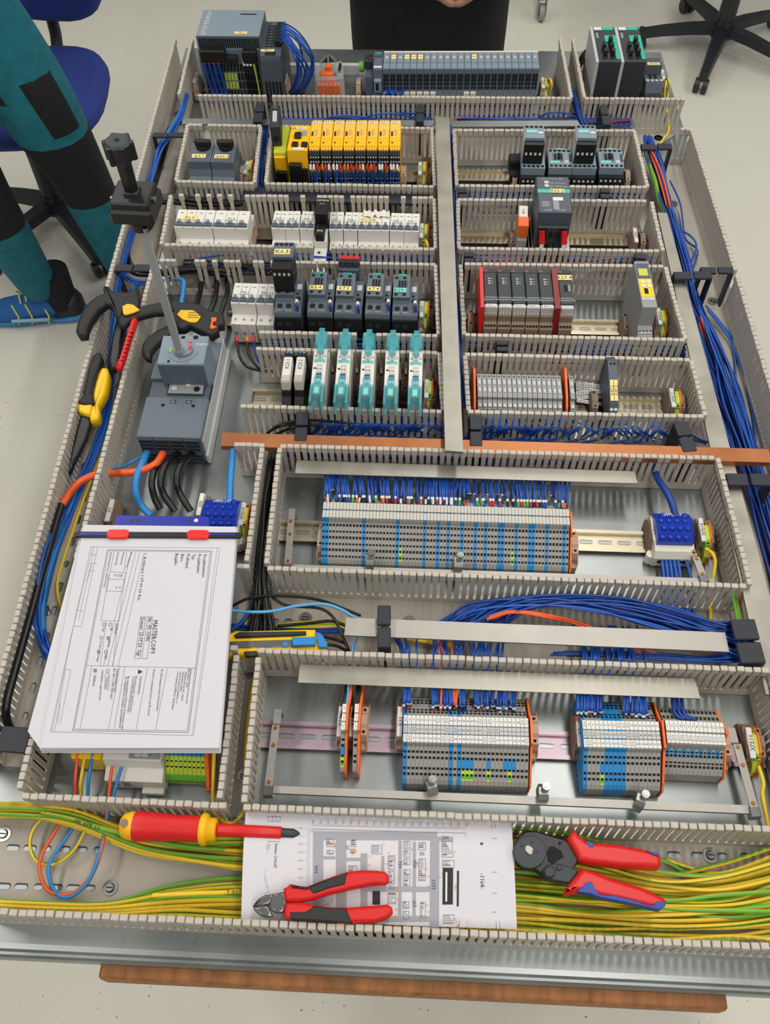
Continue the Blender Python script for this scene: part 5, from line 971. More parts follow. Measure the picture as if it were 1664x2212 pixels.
# screwdriver
a = U(260,1783,.062); b = U(648,1801,.062); d = (b-a).normalized(); L = (b-a).length
t = thing('screwdriver', 'red and yellow insulated screwdriver lying across the yellow-green wires', 'screwdriver', (a.x, a.y, 0)); o = Vector((0,0,.062))
def seg(name, us, rs, m): MB().tube([o+d*L*u for u in us], [r*.001 for r in rs], m, 16).build(name, t)
seg('handle_end', [0,.006,.02,.05,.085], [4,9,13,15,16], 'yellow'); seg('handle', [.083,.10,.16,.24,.32,.40,.455], [16,16.5,16,15,14,14.5,14], 'toolred'); seg('collar', [.45,.46,.475,.49,.495,.535,.54], [15,17.5,17.5,16.5,13,12.5,9], 'yellow'); seg('shank', [.53,.54,.895,.9], [6,7,6.6,5.8], 'toolred'); seg('tip', [.89,.965,.985,1.0], [5.2,5,3,1], 'dark')
p = o+d*L*.042; MB().cyl((p.x,p.y-.001,.0772), (p.x,p.y-.001,.0779), .0045, 'brown', n=12).build('hanging_hole', t)
# pliers and strippers in the left duct
C3 = (150,600,4.607)
t = tool('combination_pliers', 'long-nosed pliers with one yellow and one black handle in the left duct', 'pliers', 205, 860, .05)
cut(t, 'handle', C3, [(290,785),(250,820),(210,930),(180,1080),(150,1230),(85,1280),(160,1300),(250,1290),(262,1270),(240,1180),(270,1050),(310,930),(345,830),(330,790)], .052, .074, 'toolblack', .004); cut(t, 'handle', C3, [(340,935),(400,940),(412,990),(400,1080),(380,1170),(330,1260),(302,1300),(315,1400),(300,1440),(225,1465),(215,1400),(180,1300),(252,1285),(245,1180),(290,1000)], .044, .066, 'toolyellow', .004)
cut(t, 'guard', C3, [(85,1290),(250,1285),(235,1340),(215,1400),(110,1370)], .050, .070, 'toolyellow', .003); cut(t, 'jaw', C3, [(125,1385),(220,1390),(215,1480),(180,1600),(110,1750),(50,1860),(0,1960),(10,1850),(60,1600),(100,1450)], .050, .062, 'black', .003); cut(t, 'handle_tip', C3, [(335,895),(400,890),(410,940),(340,940)], .044, .064, 'toolblack', .002)
t = tool('wire_stripper', 'black wire stripper with a yellow hexagon leaning over the left duct wall', 'wire stripper', 240, 680, .08)
cut(t, 'handle', C3, [(75,560),(90,490),(140,370),(210,280),(290,220),(350,190),(345,130),(370,115),(410,125),(425,160),(470,180),(530,175),(600,180),(640,150),(700,140),(700,330),(640,340),(540,370),(520,430),(470,420),(430,310),(380,290),(300,350),(240,440),(195,540),(185,600),(150,605),(110,610)], .082, .102, 'toolblack', .005)
cut(t, 'lower_handle', C3, [(500,420),(520,460),(570,480),(530,700),(485,930),(420,930),(400,860),(430,640),(470,480)], .055, .073, 'black', .004); cut(t, 'badge', C3, [(530,290),(580,265),(640,275),(700,325),(640,352),(560,375),(535,360)], .100, .1035, 'yellow', .0006)
t = tool('red_handled_tool', 'slim red ribbed tool handle lying on the black wire stripper', 'hand tool', 275, 740, .085)
cut(t, 'handle', C3, [(620,410),(650,395),(685,410),(680,450),(610,660),(560,830),(520,925),(470,920),(460,890),(500,830),(560,640),(600,500)], .080, .096, 'red', .006)
for k in range(8): y = 540+k*40; x = 640-k*14; cut(t, 'rib', C3, [(x-52,y),(x-2,y-8),(x-4,y+2),(x-54,y+10)], .093, .0968, 'red', .0004)
cut(t, 'tip', C3, [(480,930),(505,935),(500,1000),(470,1060),(440,1095),(434,1088),(470,1020)], .076, .080, 'dark', .001)
C4 = (360,560,6.4); C5 = (160,300,4.423)
t = tool('wire_stripper', 'black wire stripper with yellow hexagon and orange slider behind the main breaker', 'wire stripper', 420, 690, .06)
cut(t, 'body', C4, [(60,560),(110,550),(140,610),(220,650),(330,650),(440,660),(540,710),(620,760),(800,800),(800,950),(720,960),(730,1040),(620,1100),(540,1060),(330,950),(250,1000),(120,1000),(60,900),(20,800),(70,680)], .050, .070, 'toolblack', .004)
cut(t, 'badge', C4, [(145,775),(195,710),(385,715),(475,795),(435,860),(395,880),(320,875),(210,830)], .069, .0725, 'yellow', .0006); cut(t, 'slider', C4, [(620,815),(695,820),(690,860),(640,880),(650,930),(700,940),(620,975),(600,950),(620,880)], .069, .074, 'orange', .0008)
cut(t, 'handle', C5, [(420,1760),(430,1720),(520,1680),(640,1630),(760,1600),(870,1580),(940,1590),(960,1640),(880,1680),(760,1690),(640,1720),(560,1740),(520,1780),(480,1820),(440,1810)], .082, .098, 'toolblack', .005); cut(t, 'handle', C5, [(650,2060),(660,1990),(720,1920),(800,1860),(900,1810),(990,1790),(1000,1850),(870,1930),(790,2000),(745,2060),(738,2130),(680,2110)], .058, .076, 'toolblack', .005)
for k, x in enumerate((-28, -12, 4)): pass
s = MB(); q = U(425,680,.0728)-t.location
for k in range(3): s.box(q.x-.014, q.x+.012-.004*k, q.y+.004-.005*k, q.y+.005-.005*k, .0726, .0729, 'ink')
s.text('A4-80', .004, (q.x, q.y+.0085, .0729), 'ink'); s.build('badge_print', t)
# utility knife
C6 = (480,1200,3.962); t = tool('utility_knife', 'yellow and black utility knife with blue slider beside the folder', 'knife', 600, 1390, .06)
cut(t, 'handle', C6, [(-60,720),(70,690),(130,670),(720,655),(800,655),(812,700),(900,760),(915,890),(800,895),(780,850),(300,870),(160,870),(60,880),(-60,870)], .040, .058, 'toolyellow', .003); cut(t, 'grip', C6, [(105,695),(150,668),(720,660),(722,690),(600,700),(120,718)], .050, .062, 'toolblack', .002); cut(t, 'blade_rail', C6, [(0,742),(600,722),(600,785),(0,800)], .056, .0595, 'steel', .0006); cut(t, 'slider', C6, [(600,712),(795,704),(798,772),(602,782)], .056, .066, 'wiresky', .002); cut(t, 'end_cap', C6, [(800,668),(850,680),(885,730),(908,800),(890,805),(830,805),(812,740)], .050, .063, 'wiresky', .002); cut(t, 'lower_grip', C6, [(190,830),(300,822),(300,868),(200,870)], .054, .061, 'toolblack', .001); s = MB(); p = U(480+543/3.962, 1200+763/3.962, .06)-t.location; s.cyl((p.x,p.y,.0595), (p.x,p.y,.0612), .0034, 'wiresky', n=12); s.build('rivet', t)
# ================================================================ wires
FILL = MB()
_wa, _wb = U(378,82,H), U(-42,1610,H)
def keep_in(pts):      # a cable of the left duct stays inside the outer duct wall
    out = []
    for x, y, z in pts:
        for _ in range(30):
            p = U(x, y, z); wx = _wa.x+(_wb.x-_wa.x)*(p.y-_wa.y)/(_wb.y-_wa.y)
            if p.x > wx+.007 or y > 1640 or z > .075: break
            z += .0025
        out.append((x, y, z))
    return out
def wire(name, label, pts, r, m, group=None, n=6, sub=5, m2=None, cat='wire', world=False, ends=()):
    P = spline([Vector(p) for p in pts] if world else PX(*(keep_in(pts) if pts[0][0] < 420 else pts)), sub); o = P[0].copy(); o.z = 0
    mb = FILL if name == 'fill' else MB()
    if name == 'fill': o = Vector()
    mb.tube([p-o for p in P], r, m, n, m2, .37, random.uniform(-.06,.06) if m2 else 0., True, random.uniform(0,6.28))
    for (i0, i1, mm, k) in ends:      # ferrules and marker sleeves, as spans of the path
        i0 %= len(P); i1 %= len(P)
        if i1 > i0: mb.tube([p-o for p in P[i0:i1+1]], r*k, mm, n)
    if name == 'fill': return
    ob = mb.build(name, None, (o.x, o.y, 0)); return tag(ob, label, cat, group)
def bundle(name, label, group, N, ctrl, r, mats, m2=None, n=6, sub=5, wob=.35, cat='wire'):
    for i in range(N):
        a = random.uniform(-1,1); b = random.uniform(-1,1); c = random.uniform(0,1); pts = []
        for (x, y, z, sx, sy, sz) in ctrl:
            a2 = max(-1, min(1, a+random.uniform(-wob,wob))); b2 = max(-1, min(1, b+random.uniform(-wob,wob)))
            pts.append((x+a2*sx, y+b2*sy, z+c*sz))
        wire(name, label, pts, r*random.uniform(.92,1.08), random.choice(mats), group, n, sub, m2, cat)
PE = ('peyellow', 'pegreen')
for i in range(20):
    a = (i+.5)/20+random.uniform(-.03,.03); z = .006+.026*random.random(); j = lambda s: random.uniform(-s,s)
    wire('earth_wire', 'yellow-green earth wire of the upper bundle in the front duct', [(-70,1738+30*a,z), (60,1738+32*a+j(3),z+.012), (160,1748+40*a+j(3),z+.010), (300,1795+45*a+j(5),z), (430,1806+62*a+j(5),z), (560,1800+85*a,z), (820,1795+95*a,z*.7), (1110,1805+120*a,z), (1260,1835+110*a+j(12),z), (1420,1878+90*a+j(10),z), (1560,1870+110*a+j(8),z+.006), (1720,1822+160*a+j(8),z+.01), (1860,1815+170*a+j(8),z+.01), (1950,1790+170*a+j(8),z+.01)], .0023, PE[0], 'upper earth wire bundle', 8, 6, PE[1])
for i in range(19):
    a = (i+.5)/19+random.uniform(-.03,.03); z = .005+.024*random.random(); j = lambda s: random.uniform(-s,s)
    wire('earth_wire', 'yellow-green earth wire of the lower bundle in the front duct', [(-70,1940+24*a,z), (90,1950+18*a+j(3),z), (230,1948+35*a+j(3),z), (380,1912+80*a+j(4),z), (540,1897+108*a+j(3),z), (820,1900+100*a,z*.8), (1110,1918+92*a,z), (1270,1930+90*a+j(8),z), (1430,1942+84*a+j(10),z), (1580,1925+104*a+j(8),z), (1720,1880+150*a+j(8),z+.006), (1860,1880+150*a+j(8),z+.006), (1960,1860+160*a+j(8),z+.006)], .0023, PE[0], 'lower earth wire bundle', 8, 6, PE[1])
wire('earth_wire', 'lone yellow-green wire crossing in front of the crimping pliers', [(1440,1858,.01),(1530,1885,.012),(1620,1880,.012),(1720,1850,.016)], .0023, PE[0], None, 8, 6, PE[1])
wire('earth_wire', 'yellow-green wire curving behind the crimping pliers', [(1080,1790,.02),(1200,1795,.03),(1330,1830,.02),(1440,1862,.012),(1500,1900,.01)], .0023, PE[0], None, 8, 6, PE[1])
wire('orange_wire', 'orange wire looping below the folder in the front duct', [(168,1628,.045),(163,1680,.035),(158,1735,.02),(120,1795,.02),(86,1860,.02),(100,1920,.012),(150,1932,.012),(195,1895,.02),(219,1838,.03),(232,1750,.03),(238,1690,.035),(243,1656,.04)], .0021, 'wireorange')
wire('blue_wire', 'light blue wire looping below the folder in the front duct', [(201,1628,.045),(192,1680,.035),(185,1740,.02),(150,1800,.022),(106,1868,.022),(118,1925,.012),(150,1938,.014),(190,1905,.02),(215,1845,.03),(232,1765,.03),(250,1700,.035),(263,1657,.04)], .0021, 'wiresky')
wire('earth_wire', 'thin yellow-green wire looping left of the orange loop', [(184,1628,.045),(174,1690,.035),(168,1730,.02),(90,1770,.02),(65,1815,.018),(78,1858,.012),(118,1866,.012),(160,1835,.02),(190,1780,.03)], .0021, PE[0], None, 8, 5, PE[1])
wire('earth_wire', 'yellow-green wire drooping below the short duct beside the screwdriver', [(463,1612,.05),(461,1680,.03),(462,1742,.03),(480,1772,.03),(503,1778,.03),(522,1760,.03),(530,1742,.03)], .0023, PE[0], None, 8, 5, PE[1])
wire('earth_wire', 'yellow wire running down the short duct beside the folder', [(548,1465,.01),(540,1520,.012),(532,1600,.012),(530,1650,.01),(533,1690,.008)], .0022, 'peyellow')
# right side duct
BL = ['wireblue', 'wireblue', 'wirenavy']
bundle('blue_wire', 'blue wire of the bundle beside the right metal bar', 'blue wires in the right duct', 34, [(1400,296,.05,9,4,.02),(1418,350,.045,14,5,.025),(1436,420,.03,12,6,.03),(1456,480,.02,10,6,.03),(1478,560,.02,14,8,.03),(1500,650,.02,12,8,.02),(1535,740,.012,22,8,.03),(1572,850,.008,28,10,.03),(1608,960,.008,26,10,.03),(1634,1040,.008,22,10,.03),(1665,1150,.008,26,12,.03),(1712,1290,.008,30,14,.03),(1770,1480,.008,34,16,.03),(1830,1680,.008,34,18,.03),(1860,1790,.008,36,14,.03)], .0017, BL)
bundle('orange_wire', 'orange wire among the blue wires of the right duct', 'orange wires in the right duct', 3, [(1398,316,.06,5,4,.01),(1424,372,.06,6,4,.01),(1442,440,.05,5,4,.01),(1450,470,.03,4,4,.01),(1478,560,.02,4,4,.01),(1512,690,.03,4,4,.01),(1530,740,.02,6,4,.01)], .0017, ['wireorange'])
bundle('earth_wire', 'yellow-green wire among the blue wires of the right duct', 'earth wires in the right duct', 4, [(1395,330,.06,4,4,.01),(1416,388,.06,6,4,.01),(1428,440,.045,6,4,.01),(1440,470,.03,4,4,.01)], .0018, ['peyellow', 'pegreen'])
for i, pts in enumerate(([(1448,390,.04),(1470,440,.02),(1478,500,.012),(1484,520,.012),(1506,538,.012),(1505,560,.012),(1492,590,.015),(1488,620,.02)], [(1452,488,.03),(1490,508,.02),(1505,530,.02),(1496,560,.02),(1486,590,.02)], [(1525,660,.02),(1560,700,.01),(1600,760,.008),(1615,840,.008),(1628,900,.008),(1632,960,.008),(1620,1000,.01)], [(1530,670,.02),(1580,740,.01),(1590,820,.006),(1586,880,.006),(1600,930,.006),(1640,970,.008)], [(1528,664,.02),(1572,722,.012),(1612,820,.01),(1640,900,.01),(1660,960,.012),(1690,1010,.012)])):
    wire('blue_wire', 'loose blue wire looping apart from the bundle, %s from the top of the right duct' % nth(i), pts, .0017, 'wireblue', 'loose blue wires in the right duct')
wire('earth_wire', 'yellow-green wire below the small relay at the top right', [(1440,175,.03),(1436,205,.02),(1446,275,.02),(1430,305,.02),(1420,325,.03)], .0022, 'peyellow')
# H1 duct: big blue bundle under the aluminium bar
bundle('blue_wire', 'blue wire arching under the aluminium bar to the right clip', 'blue wires arching under the aluminium bar', 46, [(1010,1352,.03,80,10,.01),(1080,1315,.035,70,14,.02),(1180,1296,.035,60,12,.025),(1300,1305,.03,50,16,.03),(1420,1330,.03,40,18,.03),(1530,1365,.03,20,22,.03),(1600,1385,.03,6,40,.03),(1650,1400,.03,6,40,.03)], .0016, BL)
bundle('blue_wire', 'blue wire bundle strand in front of the aluminium bar', 'blue wires in front of the aluminium bar', 16, [(1230,1412,.03,40,4,.01),(1320,1412,.025,40,5,.015),(1430,1418,.025,30,6,.02),(1540,1424,.03,20,6,.02),(1620,1415,.03,6,14,.02)], .0016, BL+['wirenavy'])
bundle('orange_wire', 'orange wire under the aluminium bar', 'orange wires under the aluminium bar', 4, [(1060,1336,.045,8,3,.004),(1110,1322,.05,8,3,.004),(1180,1330,.05,8,3,.004),(1260,1350,.03,8,3,.004),(1400,1410,.035,20,4,.004),(1500,1420,.035,20,4,.004),(1570,1418,.035,6,4,.004)], .0018, ['wireorange'])
for gx0, gx1, N, lab in ((868,905,7,'left'), (930,1000,15,'second'), (1020,1090,14,'third'), (1255,1320,16,'fourth'), (1335,1400,10,'right')):
    for i in range(N):
        x = random.uniform(gx0, gx1); m = 'wireorange' if (lab == 'second' and i % 5 == 0) else random.choice(BL); q = random.uniform(-18,18); y = 1412+(x-868)*.04
        wire('blue_wire' if m != 'wireorange' else 'orange_wire', '%s wire of the %s group dropping through the slots above the front strips' % ('orange' if m == 'wireorange' else 'blue', lab), [(x+q*2.2,1356+q*.3,.03), (x+q,1384,.045), (x+q*.3,y-6,.05), (x,y+14,.045), (x-2,y+44,.04)], .0015, m, 'wires dropping through the slots, %s group' % lab, 5, 4)
wire('blue_wire', 'pale blue wire crossing the black cables left of the aluminium bar', [(495,1318,.06),(540,1322,.06),(590,1320,.06),(640,1309,.06),(700,1305,.06),(740,1318,.055),(766,1334,.05)], .0021, 'wirepale')
for i, pts in enumerate(([(500,1310,.05),(540,1292,.055),(600,1287,.055),(690,1296,.05),(780,1330,.045)], [(588,1290,.05),(620,1308,.05),(690,1314,.05),(722,1336,.05),(738,1370,.05),(752,1402,.05)], [(600,1352,.03),(670,1346,.035),(720,1342,.035),(760,1358,.03)], [(700,1375,.03),(735,1385,.03),(752,1400,.04),(757,1445,.045)], [(705,1392,.03),(730,1396,.03),(755,1410,.04)])):
    wire('black_cable', 'black cable left of the aluminium bar, the %s one' % nth(i), pts, .0021, 'wireblack', 'black cables left of the aluminium bar')
wire('blue_wire', 'pale blue wire dropping beside the left end of the aluminium bar', [(772,1372,.045),(764,1395,.045),(760,1420,.045),(758,1450,.045),(750,1500,.045)], .0021, 'wirepale')
for i in range(5): wire('earth_wire', 'yellow-green wire behind the utility knife', [(500,1355+i*5,.01+.003*i),(600,1350+i*4,.02),(680,1343+i*4,.02),(760,1346+i*3,.018),(900,1368+i*4,.012),(1000,1388+i*3,.012)], .0021, PE[0], 'earth wires behind the utility knife', 8, 5, PE[1])
bundle('blue_wire', 'dark blue wire behind the utility knife', 'blue wires behind the utility knife', 4, [(490,1352,.01,3,6,.01),(560,1358,.015,5,5,.01),(660,1362,.015,5,4,.01),(740,1362,.02,5,4,.01)], .0022, ['wirenavy', 'wireblue'])
# vertical duct with black cables
bundle('black_cable', 'black cable of the bundle in the narrow duct beside the folder', 'black cables beside the folder', 20, [(596,948,.02,6,4,.02),(590,1000,.012,10,6,.04),(580,1080,.012,10,6,.045),(572,1160,.012,10,6,.045),(566,1240,.015,10,6,.045),(566,1300,.02,14,6,.035),(566,1360,.015,26,6,.03),(560,1378,.01,34,6,.03)], .0026, ['wireblack'], n=7)
bundle('blue_wire', 'thick blue cable crossing under the black bundle', 'blue cables under the black bundle', 3, [(566,1250,.02,3,4,.005),(556,1290,.02,3,4,.005),(530,1335,.02,3,4,.005),(500,1362,.015,3,4,.005)], .003, ['wiresky', 'wireblue'])
bundle('earth_wire', 'yellow wire crossing under the black bundle', 'earth wires under the black bundle', 2, [(558,1290,.012,3,4,.005),(540,1330,.012,3,4,.005),(522,1372,.012,3,4,.005)], .0021, ['peyellow'])
# H2 duct behind the copper bar
for gx0, gx1, N, lb in ((690,950,64,'left'), (1040,1130,30,'middle'), (1130,1480,34,'right')):
    for i in range(N):
        x = random.uniform(gx0, gx1); dx = random.choice((-1,1))*random.uniform(20,60)
        wire('fill' if i % 2 else 'blue_wire', 'blue wire curling behind the copper busbar, %s part' % lb, [(x,872+(x-520)*.028,.04), (x+random.uniform(-4,4),898+(x-520)*.02,.035), (x+dx*.4,912+(x-520)*.02,.045), (x+dx,930+(x-520)*.02,.02), (x+dx*1.8,940+(x-520)*.02,.012)], .0016, random.choice(BL), 'blue wires behind the copper busbar, %s part' % lb, 5, 4)
for i, pts in enumerate(([(575,938,.03),(610,915,.045),(680,908,.05),(760,914,.045),(830,930,.03)], [(572,940,.02),(600,922,.04),(640,915,.045),(700,920,.04)], [(592,940,.02),(630,924,.04),(665,920,.04)], [(1232,892,.05),(1245,922,.04),(1252,938,.02)])): wire('black_cable', 'black cable curling behind the copper busbar, the %s from the left' % nth(i), pts, .0021, 'wireblack', 'black cables behind the copper busbar')
# fill inside the horizontal ducts, seen through the slots
for (pa, pb, N, lb, mm, zz) in (((560,424),(932,430),7,'below the yellow modules',BL,.03), ((395,576),(600,580),7,'in front of the breaker row',['wireblack'],.03), ((600,556),(935,560),6,'above the motor contactors',BL,.02), ((565,738),(940,746),6,'above the solid-state relays',BL,.02), ((1010,745),(1480,757),6,'in front of the red modules',BL,.02), ((1005,556),(1425,561),6,'behind the red modules',BL+['wireorange'],.02), ((995,416),(1395,421),6,'in front of the small contactors',BL,.02), ((600,245),(935,250),7,'below the power supply row',BL,.02), ((985,258),(1365,262),6,'below the input modules',BL+['wireorange'],.02), ((620,970),(1420,990),9,'behind the long terminal strip',BL,.02)):
    for i in range(N*4):
        y = random.uniform(-12,12); z = random.uniform(.006, zz+.018)
        wire('fill', 'wire lying in the duct %s' % lb, [(pa[0]+(pb[0]-pa[0])*u+random.uniform(-3,3), pa[1]+(pb[1]-pa[1])*u+y+random.uniform(-4,4), z+random.uniform(-.003,.006)) for u in (0,.2,.4,.6,.8,1)], .0017, random.choice(mm+['wirenavy', 'wireblack']), 'wires in the duct '+lb, 5, 4)
# ducts beside the centre bar
bundle('fill', 'blue wire running along the centre bar', 'blue wires along the centre bar', 9, [(960,270,.05,14,4,.015),(965,420,.05,16,4,.015),(970,560,.05,16,4,.015),(978,720,.05,18,4,.015),(986,880,.045,18,4,.015)], .0018, ['wirenavy', 'wireblue'])
bundle('fill', 'blue wire in the short duct left of the yellow modules', 'blue wires left of the yellow modules', 9, [(576,262,.03,6,3,.02),(573,300,.04,7,3,.025),(567,345,.04,7,3,.025),(562,390,.035,7,3,.025),(568,420,.03,8,3,.02)], .0017, BL)
bundle('blue_wire', 'blue wire in the short duct left of the network switches', 'blue wires left of the network switches', 8, [(1238,196,.03,6,3,.02),(1244,222,.035,7,3,.02),(1252,250,.03,8,4,.02),(1264,272,.02,8,4,.02)], .0017, BL)
for i, pts in enumerate(([(690,262,.03),(720,252,.05),(760,250,.055),(810,256,.04)], [(770,258,.03),(810,248,.055),(850,245,.055),(905,256,.03)], [(1160,256,.03),(1190,243,.055),(1230,246,.05),(1262,268,.03)], [(1290,418,.05),(1240,410,.06)], [(712,543,.05),(740,534,.05),(800,536,.05)], [(835,560,.05),(858,545,.055),(890,548,.05),(905,562,.04)], [(430,558,.05),(480,551,.055),(540,553,.05),(575,560,.04)])): wire('blue_wire', 'blue wire arching over a duct, the %s from the top' % nth(i), pts, .0017, 'wireblue', 'blue wires arching over ducts')
# terminal wires with marker sleeves
SL = ['wirewhite', 'black', 'wirewhite', 'wirewhite']; FE = ['wirered', 'wirewhite', 'orange', 'black', 'green', 'wirered', 'wireblue']
NX = 0
for i in range(118):
    x = 699+i*4.5+random.uniform(-2,2)
    if 1000 < x < 1210 and i % 3 == 0: continue
    y1 = 1083+(x-690)*.026; up = random.random() < .3; y1 -= 22 if up else 0; q = random.uniform(-9,9)
    NX += 1; wire('terminal_wire', '%s blue wire from the left entering the long terminal strip' % nth(NX-1), [(x+q,1008+(x-690)*.03,.040), (x+q*.8,1030+(x-690)*.028,.044), (x+q*.4,1052+(x-690)*.026,.058 if not up else .05), (x,y1,.049)], .0016, random.choice(['wireblue','wireblue','wirenavy']), 'blue wires entering the long terminal strip', 6, 6, ends=((-4,-3,random.choice(SL),1.2), (-3,-1,random.choice(FE),1.15)) if i % 3 else ((-2,-1,'black',1.15),))
def drops(x0, x1, N, label, group, ytop, yend, mats=('wireblue','wireblue','wirenavy'), rear=.036):
    for i in range(N):
        x = x0+(x1-x0)*(i+.5)/N+random.uniform(-2,2); q = random.uniform(-8,8); m = random.choice(mats); up = random.choice((0,-12))
        wire('terminal_wire', nth(i)+' '+label, [(x+q,ytop+(x-860)*.035,.040), (x+q*.7,ytop+16+(x-860)*.035,.046), (x+q*.2,(ytop+yend)/2+10+(x-860)*.035,.056), (x,yend+up+(x-860)*.035,rear+.006)], .0016, m, group, 6, 6, ends=((-5,-4,random.choice(SL),1.2), (-3,-1,random.choice(FE),1.15)))
drops(868, 890, 5, 'blue wire from the left entering the left end of strip X3S', 'wires into the left end of the wide front strip', 1462, 1538)
drops(932, 1010, 15, 'wire from the left entering the middle of strip X3S', 'wires into the middle of the wide front strip', 1462, 1540, ('wireblue','wirenavy','wireblue','wireorange'))
drops(1025, 1112, 13, 'blue wire from the left entering the right half of strip X3S', 'wires into the right half of the wide front strip', 1462, 1536)
drops(1245, 1302, 12, 'blue wire from the left entering the left half of strip X2', 'wires into the left half of the blue front strip', 1464, 1542); drops(1345, 1402, 11, 'blue wire from the left entering the right half of strip X2', 'wires into the right half of the blue front strip', 1464, 1545)
for i, x in enumerate((1452,1462,1472)): wire('terminal_wire', 'blue wire bending into the numbered strip, the %s from the left' % nth(i), [(x,1488,.042),(x+2,1520,.045),(x+8,1543,.05),(x+26+i*2,1556,.048),(x+34,1566,.04)], .0022, 'wirenavy', 'wires into the numbered strip', 7, 6, ends=((-6,-3,'wirewhite',1.3),))
for i, (x, m) in enumerate(((744,'wireblack'),(750,'wirepale'),(755,'wireorange'),(768,'wireblack'),(773,'wireblack'))): wire('terminal_wire', 'wire of the small bunch entering the slim X1S pair, %s from the left' % nth(i), [(x+4,1468,.042),(x+3,1495,.046),(x-2,1530,.05),(x-6,1548,.04)], .002, m, 'wires into the slim X1S pair', 7, 5)
# safety relays
for i, (t, w) in enumerate(SR):
    o = t.location
    for k in range(6):
        up = k % 2 == 0; x = o.x+(w*(.12+.15*k))*.001; y = o.y-(.014 if up else .018); z = .088 if up else .050; r = lambda q: random.uniform(-q, q)
        wire('relay_wire', '%s wire from the left under the %s yellow safety relay' % (nth(k), nth(i)), [(x,y+.003,z+.004), (x+r(.001),y-.003,z-.006), (x+r(.003),y-.008+r(.003),z*.62), (x+r(.005),y-.012+r(.004),z*.34), (x+r(.006),y-.016,.010)], .0015, random.choice(BL), 'wires under the %s yellow safety relay' % nth(i), 5, 4, world=True, ends=((1,4,random.choice(['wirewhite','wirewhite','wirered','orange']),1.5),))
for i, (x, m) in enumerate(((595,'wireblue'),(603,'wireblue'),(615,'lime'),(651,'wireblue'),(657,'wireblue'))): wire('relay_wire', 'wire under the wide safety controller, %s from the left' % nth(i), [(x,356,.04),(x+2,370,.04),(x+6,388,.03),(x+7,405,.015)], .0017, m, 'wires under the safety controller', 6, 5, ends=((0,3,'orange',1.4),) if i in (0,4) else ())
# power supply and its module
o = PSU.location
for i in range(4): x = o.x+.011+.0095*i; wire('blue_cable', 'thick blue cable with a red boot under the power supply, %s from the left' % nth(i), [(x,o.y-.012,.092),(x,o.y-.016,.080),(x+.003,o.y-.018,.055),(x+.006,o.y-.018,.03),(x+.009,o.y-.03,.008)], .0030, 'wirenavy', 'blue cables under the power supply', 8, 6, world=True, ends=((0,4,'red',1.35),))
for i, m in enumerate(('wireblack','wireblack','wireblack','lime')): x = o.x+.090+.0065*i; wire('supply_wire', 'thin wire under the right side of the power supply, %s from the left' % nth(i), [(x,o.y-.012,.088),(x+.001,o.y-.014,.078),(x+.003,o.y-.014,.05),(x+.005,o.y-.016,.01)], .0019, m, 'thin wires under the power supply', 6, 5, world=True, ends=((0,4,'wirewhite',1.4),) if m != 'lime' else ())
for i in range(13):
    e = random.uniform(0,1); wire('blue_wire', 'blue wire of the fan beside the power supply', [(600+random.uniform(-2,6),58+i*3,.115), (612+e*6,52+i*3,.125), (630+e*22,75+i*4,.12), (640+e*38,120+i*3,.085), (632+e*36,165+i*2,.05), (622+e*30,200,.02)], .0018, random.choice(BL), 'blue wire fan beside the power supply', 6, 6)
wire('blue_cable', 'thick blue cable in front of the narrow module', [(586,112,.1),(588,130,.09),(594,165,.05),(598,205,.02)], .0032, 'wirenavy', None, 8, 6)
bundle('blue_wire', 'blue wire entering the left input modules', 'blue wires entering the input modules', 16, [(852,190,.03,24,2,.004),(850,198,.035,26,3,.004),(848,212,.02,26,3,.004)], .0016, BL)
# left duct
bundle('black_cable', 'black cable bending from the left duct into the panel, upper bundle', 'black cables bending into the panel, upper bundle', 14, [(520,440,.03,8,4,.02),(430,436,.03,10,8,.03),(350,432,.03,10,10,.03),(300,460,.02,8,10,.03),(276,505,.02,10,8,.03),(268,550,.02,10,6,.03),(290,585,.02,10,6,.03),(345,590,.02,8,6,.03),(420,582,.02,8,8,.03),(500,592,.02,10,8,.03)], .0026, ['wireblack'], n=7)
bundle('black_cable', 'black cable running up the left duct to the top clip', 'black cables at the top of the left duct', 9, [(388,262,.02,5,4,.02),(372,275,.02,6,4,.03),(355,310,.02,7,5,.03),(338,370,.02,7,5,.03),(322,425,.02,7,5,.03),(296,470,.02,7,6,.03)], .0026, ['wireblack'], n=7)
bundle('blue_wire', 'blue cable running up the left duct to the top clip', 'blue cables at the top of the left duct', 9, [(404,205,.045,5,3,.01),(392,245,.05,5,3,.01),(368,288,.05,7,4,.012),(345,325,.045,7,5,.015),(330,375,.04,6,5,.015),(312,430,.03,6,5,.015),(286,500,.02,6,5,.012),(262,590,.02,5,5,.012),(252,640,.015,5,5,.012)], .0021, ['wireblue', 'wireblue', 'wiresky'])
bundle('blue_wire', 'blue cable curving from the left duct under the first finger comb', 'blue cables curving under the first finger comb', 5, [(262,575,.04,4,4,.01),(272,600,.04,5,4,.01),(305,612,.035,6,4,.01),(350,608,.03,6,4,.01)], .0022, ['wireblue'])
bundle('blue_wire', 'blue cable running down the left duct past the pliers', 'blue cables running down the left duct', 8, [(250,640,.012,6,4,.01),(243,740,.012,6,5,.015),(236,840,.012,6,6,.015),(222,920,.012,7,6,.015),(190,1010,.012,10,6,.015),(150,1090,.012,12,6,.015),(112,1190,.012,14,6,.015),(88,1290,.012,12,6,.015),(86,1360,.014,9,6,.015),(110,1420,.02,10,14,.015),(150,1445,.02,8,16,.015)], .0023, ['wireblue', 'wiresky', 'wireblue'])
